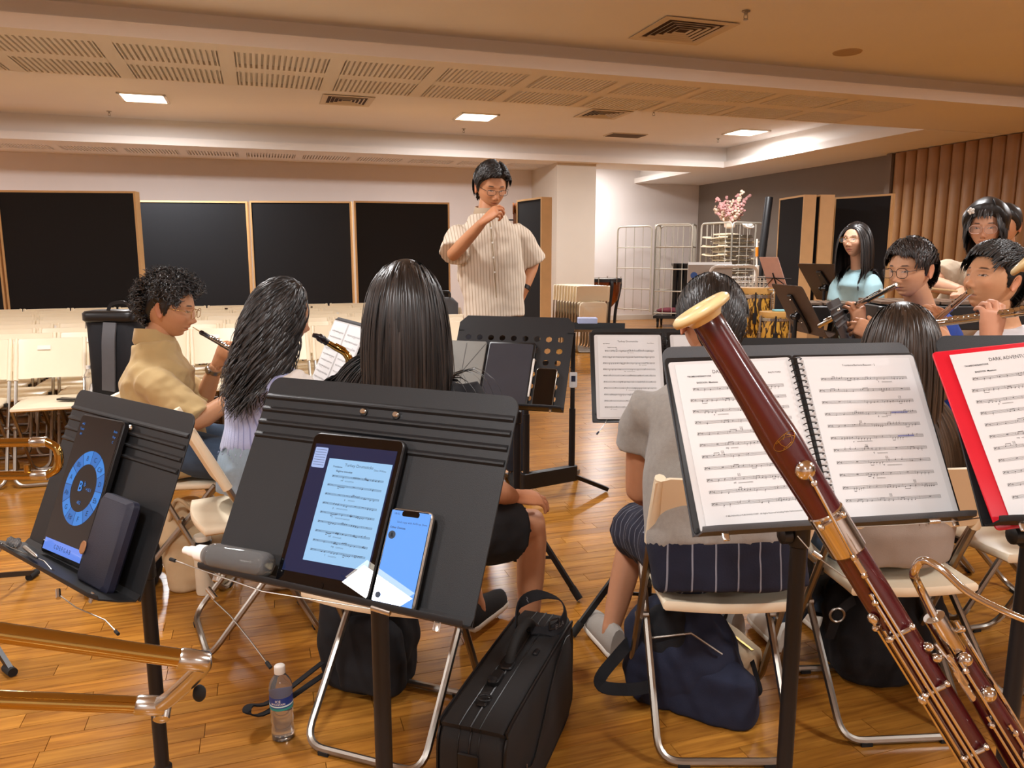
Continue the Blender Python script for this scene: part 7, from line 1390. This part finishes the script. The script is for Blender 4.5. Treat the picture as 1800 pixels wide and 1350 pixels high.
# ---------------------------------------------------------------- black instrument case
def hard_case():
    z0 = .305; p0, p1, p2, p3 = (np.array(k) for k in ((-0.1500, 1.6115, 0.3050), (-0.0257, 1.5855, 0.3050), (0.1766, 2.0634, 0.3050), (0.0086, 2.1720, 0.3050)))
    L = ((p3 + p2) - (p0 + p1)) / 2; LN = np.linalg.norm(L); lx = nrm(L); wy = nrm(np.cross((0, 0, 1.), lx)); c = (p0 + p1 + p2 + p3) / 4 * (1, 1, 0); W_ = .165
    t = thing('instrument_case', 'black padded instrument case standing on its edge, handle and combination lock on top', 'case', c); m = mat('ballistic_nylon', '1b1b1d', .7, var=.12, bump=.3, bscale=900)
    a, h = LN / 2 + .03, z0; out = [(-a, .05), (-a + .02, .012), (-a + .07, 0), (a - .09, 0), (a - .03, .03), (a, .12), (a, h - .06), (a - .015, h - .02), (a - .05, h), (-a + .06, h), (-a + .02, h - .02), (-a, h - .07)]
    sm = [(q[0], q[1]) for q in spline([(x, y, 0) for x, y in out + out[:1]], 3)][:-1]; X, Z = lx, A_((0, 0, 1))
    MB().ext(sm, c, X, Z, -W_ / 2, W_ / 2, 0, .016).obj('case_shell', m, t, 50)
    for s in (-1, 1):
        MB().tube([c + X * x * .965 + Z * (h / 2 + (y - h / 2) * .95) + np.cross(X, Z) * s * W_ / 2 * .99 for x, y in sm], .004, 6, closed=True).obj('piping', M['plastic'], t)
    for s in (-.028, .0, .022): MB().tube([c + X * x * 1.002 + Z * (h / 2 + (y - h / 2) * 1.004) + np.cross(X, Z) * s for x, y in sm], .0016 if s else .0026, 5, closed=True).obj('zip_line', M['plastic'], t)
    sd = -1 if (np.cross(X, Z) @ A_((1, 0, 0))) < 0 else 1; N_ = np.cross(X, Z) * sd
    pk = [(-a * .55, .02), (a * .78, .03), (a * .92, .12), (a * .8, h * .9), (a * .35, h * .82), (-a * .25, h * .35), (-a * .55, .12)]; pk = [(q[0], q[1]) for q in spline([(x, y, 0) for x, y in pk + pk[:1]], 3)][:-1]
    MB().ext(pk, c + N_ * W_ / 2, X, Z, -.006 if sd < 0 else -.001, .001 if sd < 0 else .006, 0, .002).obj('side_pocket', m, t, 50); MB().tube([c + N_ * (W_ / 2 + .005) + X * x + Z * y for x, y in pk], .002, 5, closed=True).obj('pocket_zip', M['plastic'], t)
    T_ = lambda x, y, z: c + X * x + N_ * y + Z * (h + z)
    MB().tube(spline([T_(-.02, -.004, .0), T_(.0, -.004, .028), T_(.05, -.004, .05), T_(.12, -.004, .05), T_(.165, -.004, .028), T_(.18, -.004, 0)], 6), .0125, 12).obj('carry_handle', M['rubber'], t, 180)
    for x in (-.03, .185): MB().rbox(T_(x, -.004, .004), (.045, .032, .012), .012, (X, np.cross(Z, X), Z)).obj('handle_mount', M['plastic'], t)
    MB().rbox(T_(-.10, -.01, .006), (.062, .03, .02), .012, (X, np.cross(Z, X), Z)).obj('combination_lock', M['plastic'], t); MB().lathe([(0, .006), (.011, .005), (.0125, 0)], T_(-.122, -.01, .014), Z, 20).obj('lock_dial', M['black'], t)
    MB().tube([T_(-.19 + .013 * math.cos(q), -.005 + .016 * math.sin(q), .008) for q in np.linspace(0, 6.28, 18, endpoint=False)], .003, 6, closed=True).obj('d_ring', M['black'], t); MB().rbox(T_(-.208, -.005, .003), (.022, .024, .008), .005, (X, np.cross(Z, X), Z)).obj('d_ring_mount', M['plastic'], t)
    MB().rbox(T_(.06, .045, .004), (.03, .014, .01), .004, (X, np.cross(Z, X), Z)).obj('zip_slider', M['black'], t)
    st = strap(MB(), [T_(.17, -.05, .004), T_(.20, -.05, .06), T_(.25, -.01, .075), T_(.27, .05, .06), T_(.24, .075, .03), T_(.18, .06, .012), T_(.15, .0, .016)], .032, .004, X * .3 + N_ * .9 + Z * .3).obj('webbing_strap', M['cloth_black'], t, 50)
    MB().tube(fillet([T_(.165, .05, .018), T_(.165, .05, .045), T_(.19, .07, .045), T_(.19, .07, .018), T_(.165, .05, .018)], .004), .0028, 6).obj('buckle', M['black'], t)
    mb = MB(); put_text(mb, 'R', T_(.235, -.035, .062) - X * .014, N_, Z, .024); put_text(mb, 'ELLA', T_(.21, .072, .016) - X * .016, nrm(N_ * .3 + X * .9) * 1., Z, .02); mb.obj('strap_lettering', mat('grey_print', '77777b', .7), st, 0)
    e = c - X * (a + .004); MB().rbox(e + Z * .16, (.006, .05, .17), .006, (X, N_, Z) if False else (X, np.cross(Z, X), Z)).obj('end_handle', M['plastic'], t)
    g = c + N_ * (W_ / 2 + .008) - X * a * .52 + Z * .14; MB().tube([g, g - Z * .03], .0015, 6).obj('tag_cord', M['steel'], t); MB().lathe([(0, .002), (.019, .002), (.02, 0), (.019, -.002), (0, -.002)], g - Z * .055 + N_ * .002, N_, 24).obj('pink_charm', mat('rose_charm', 'b98a86', .5), t)
hard_case()
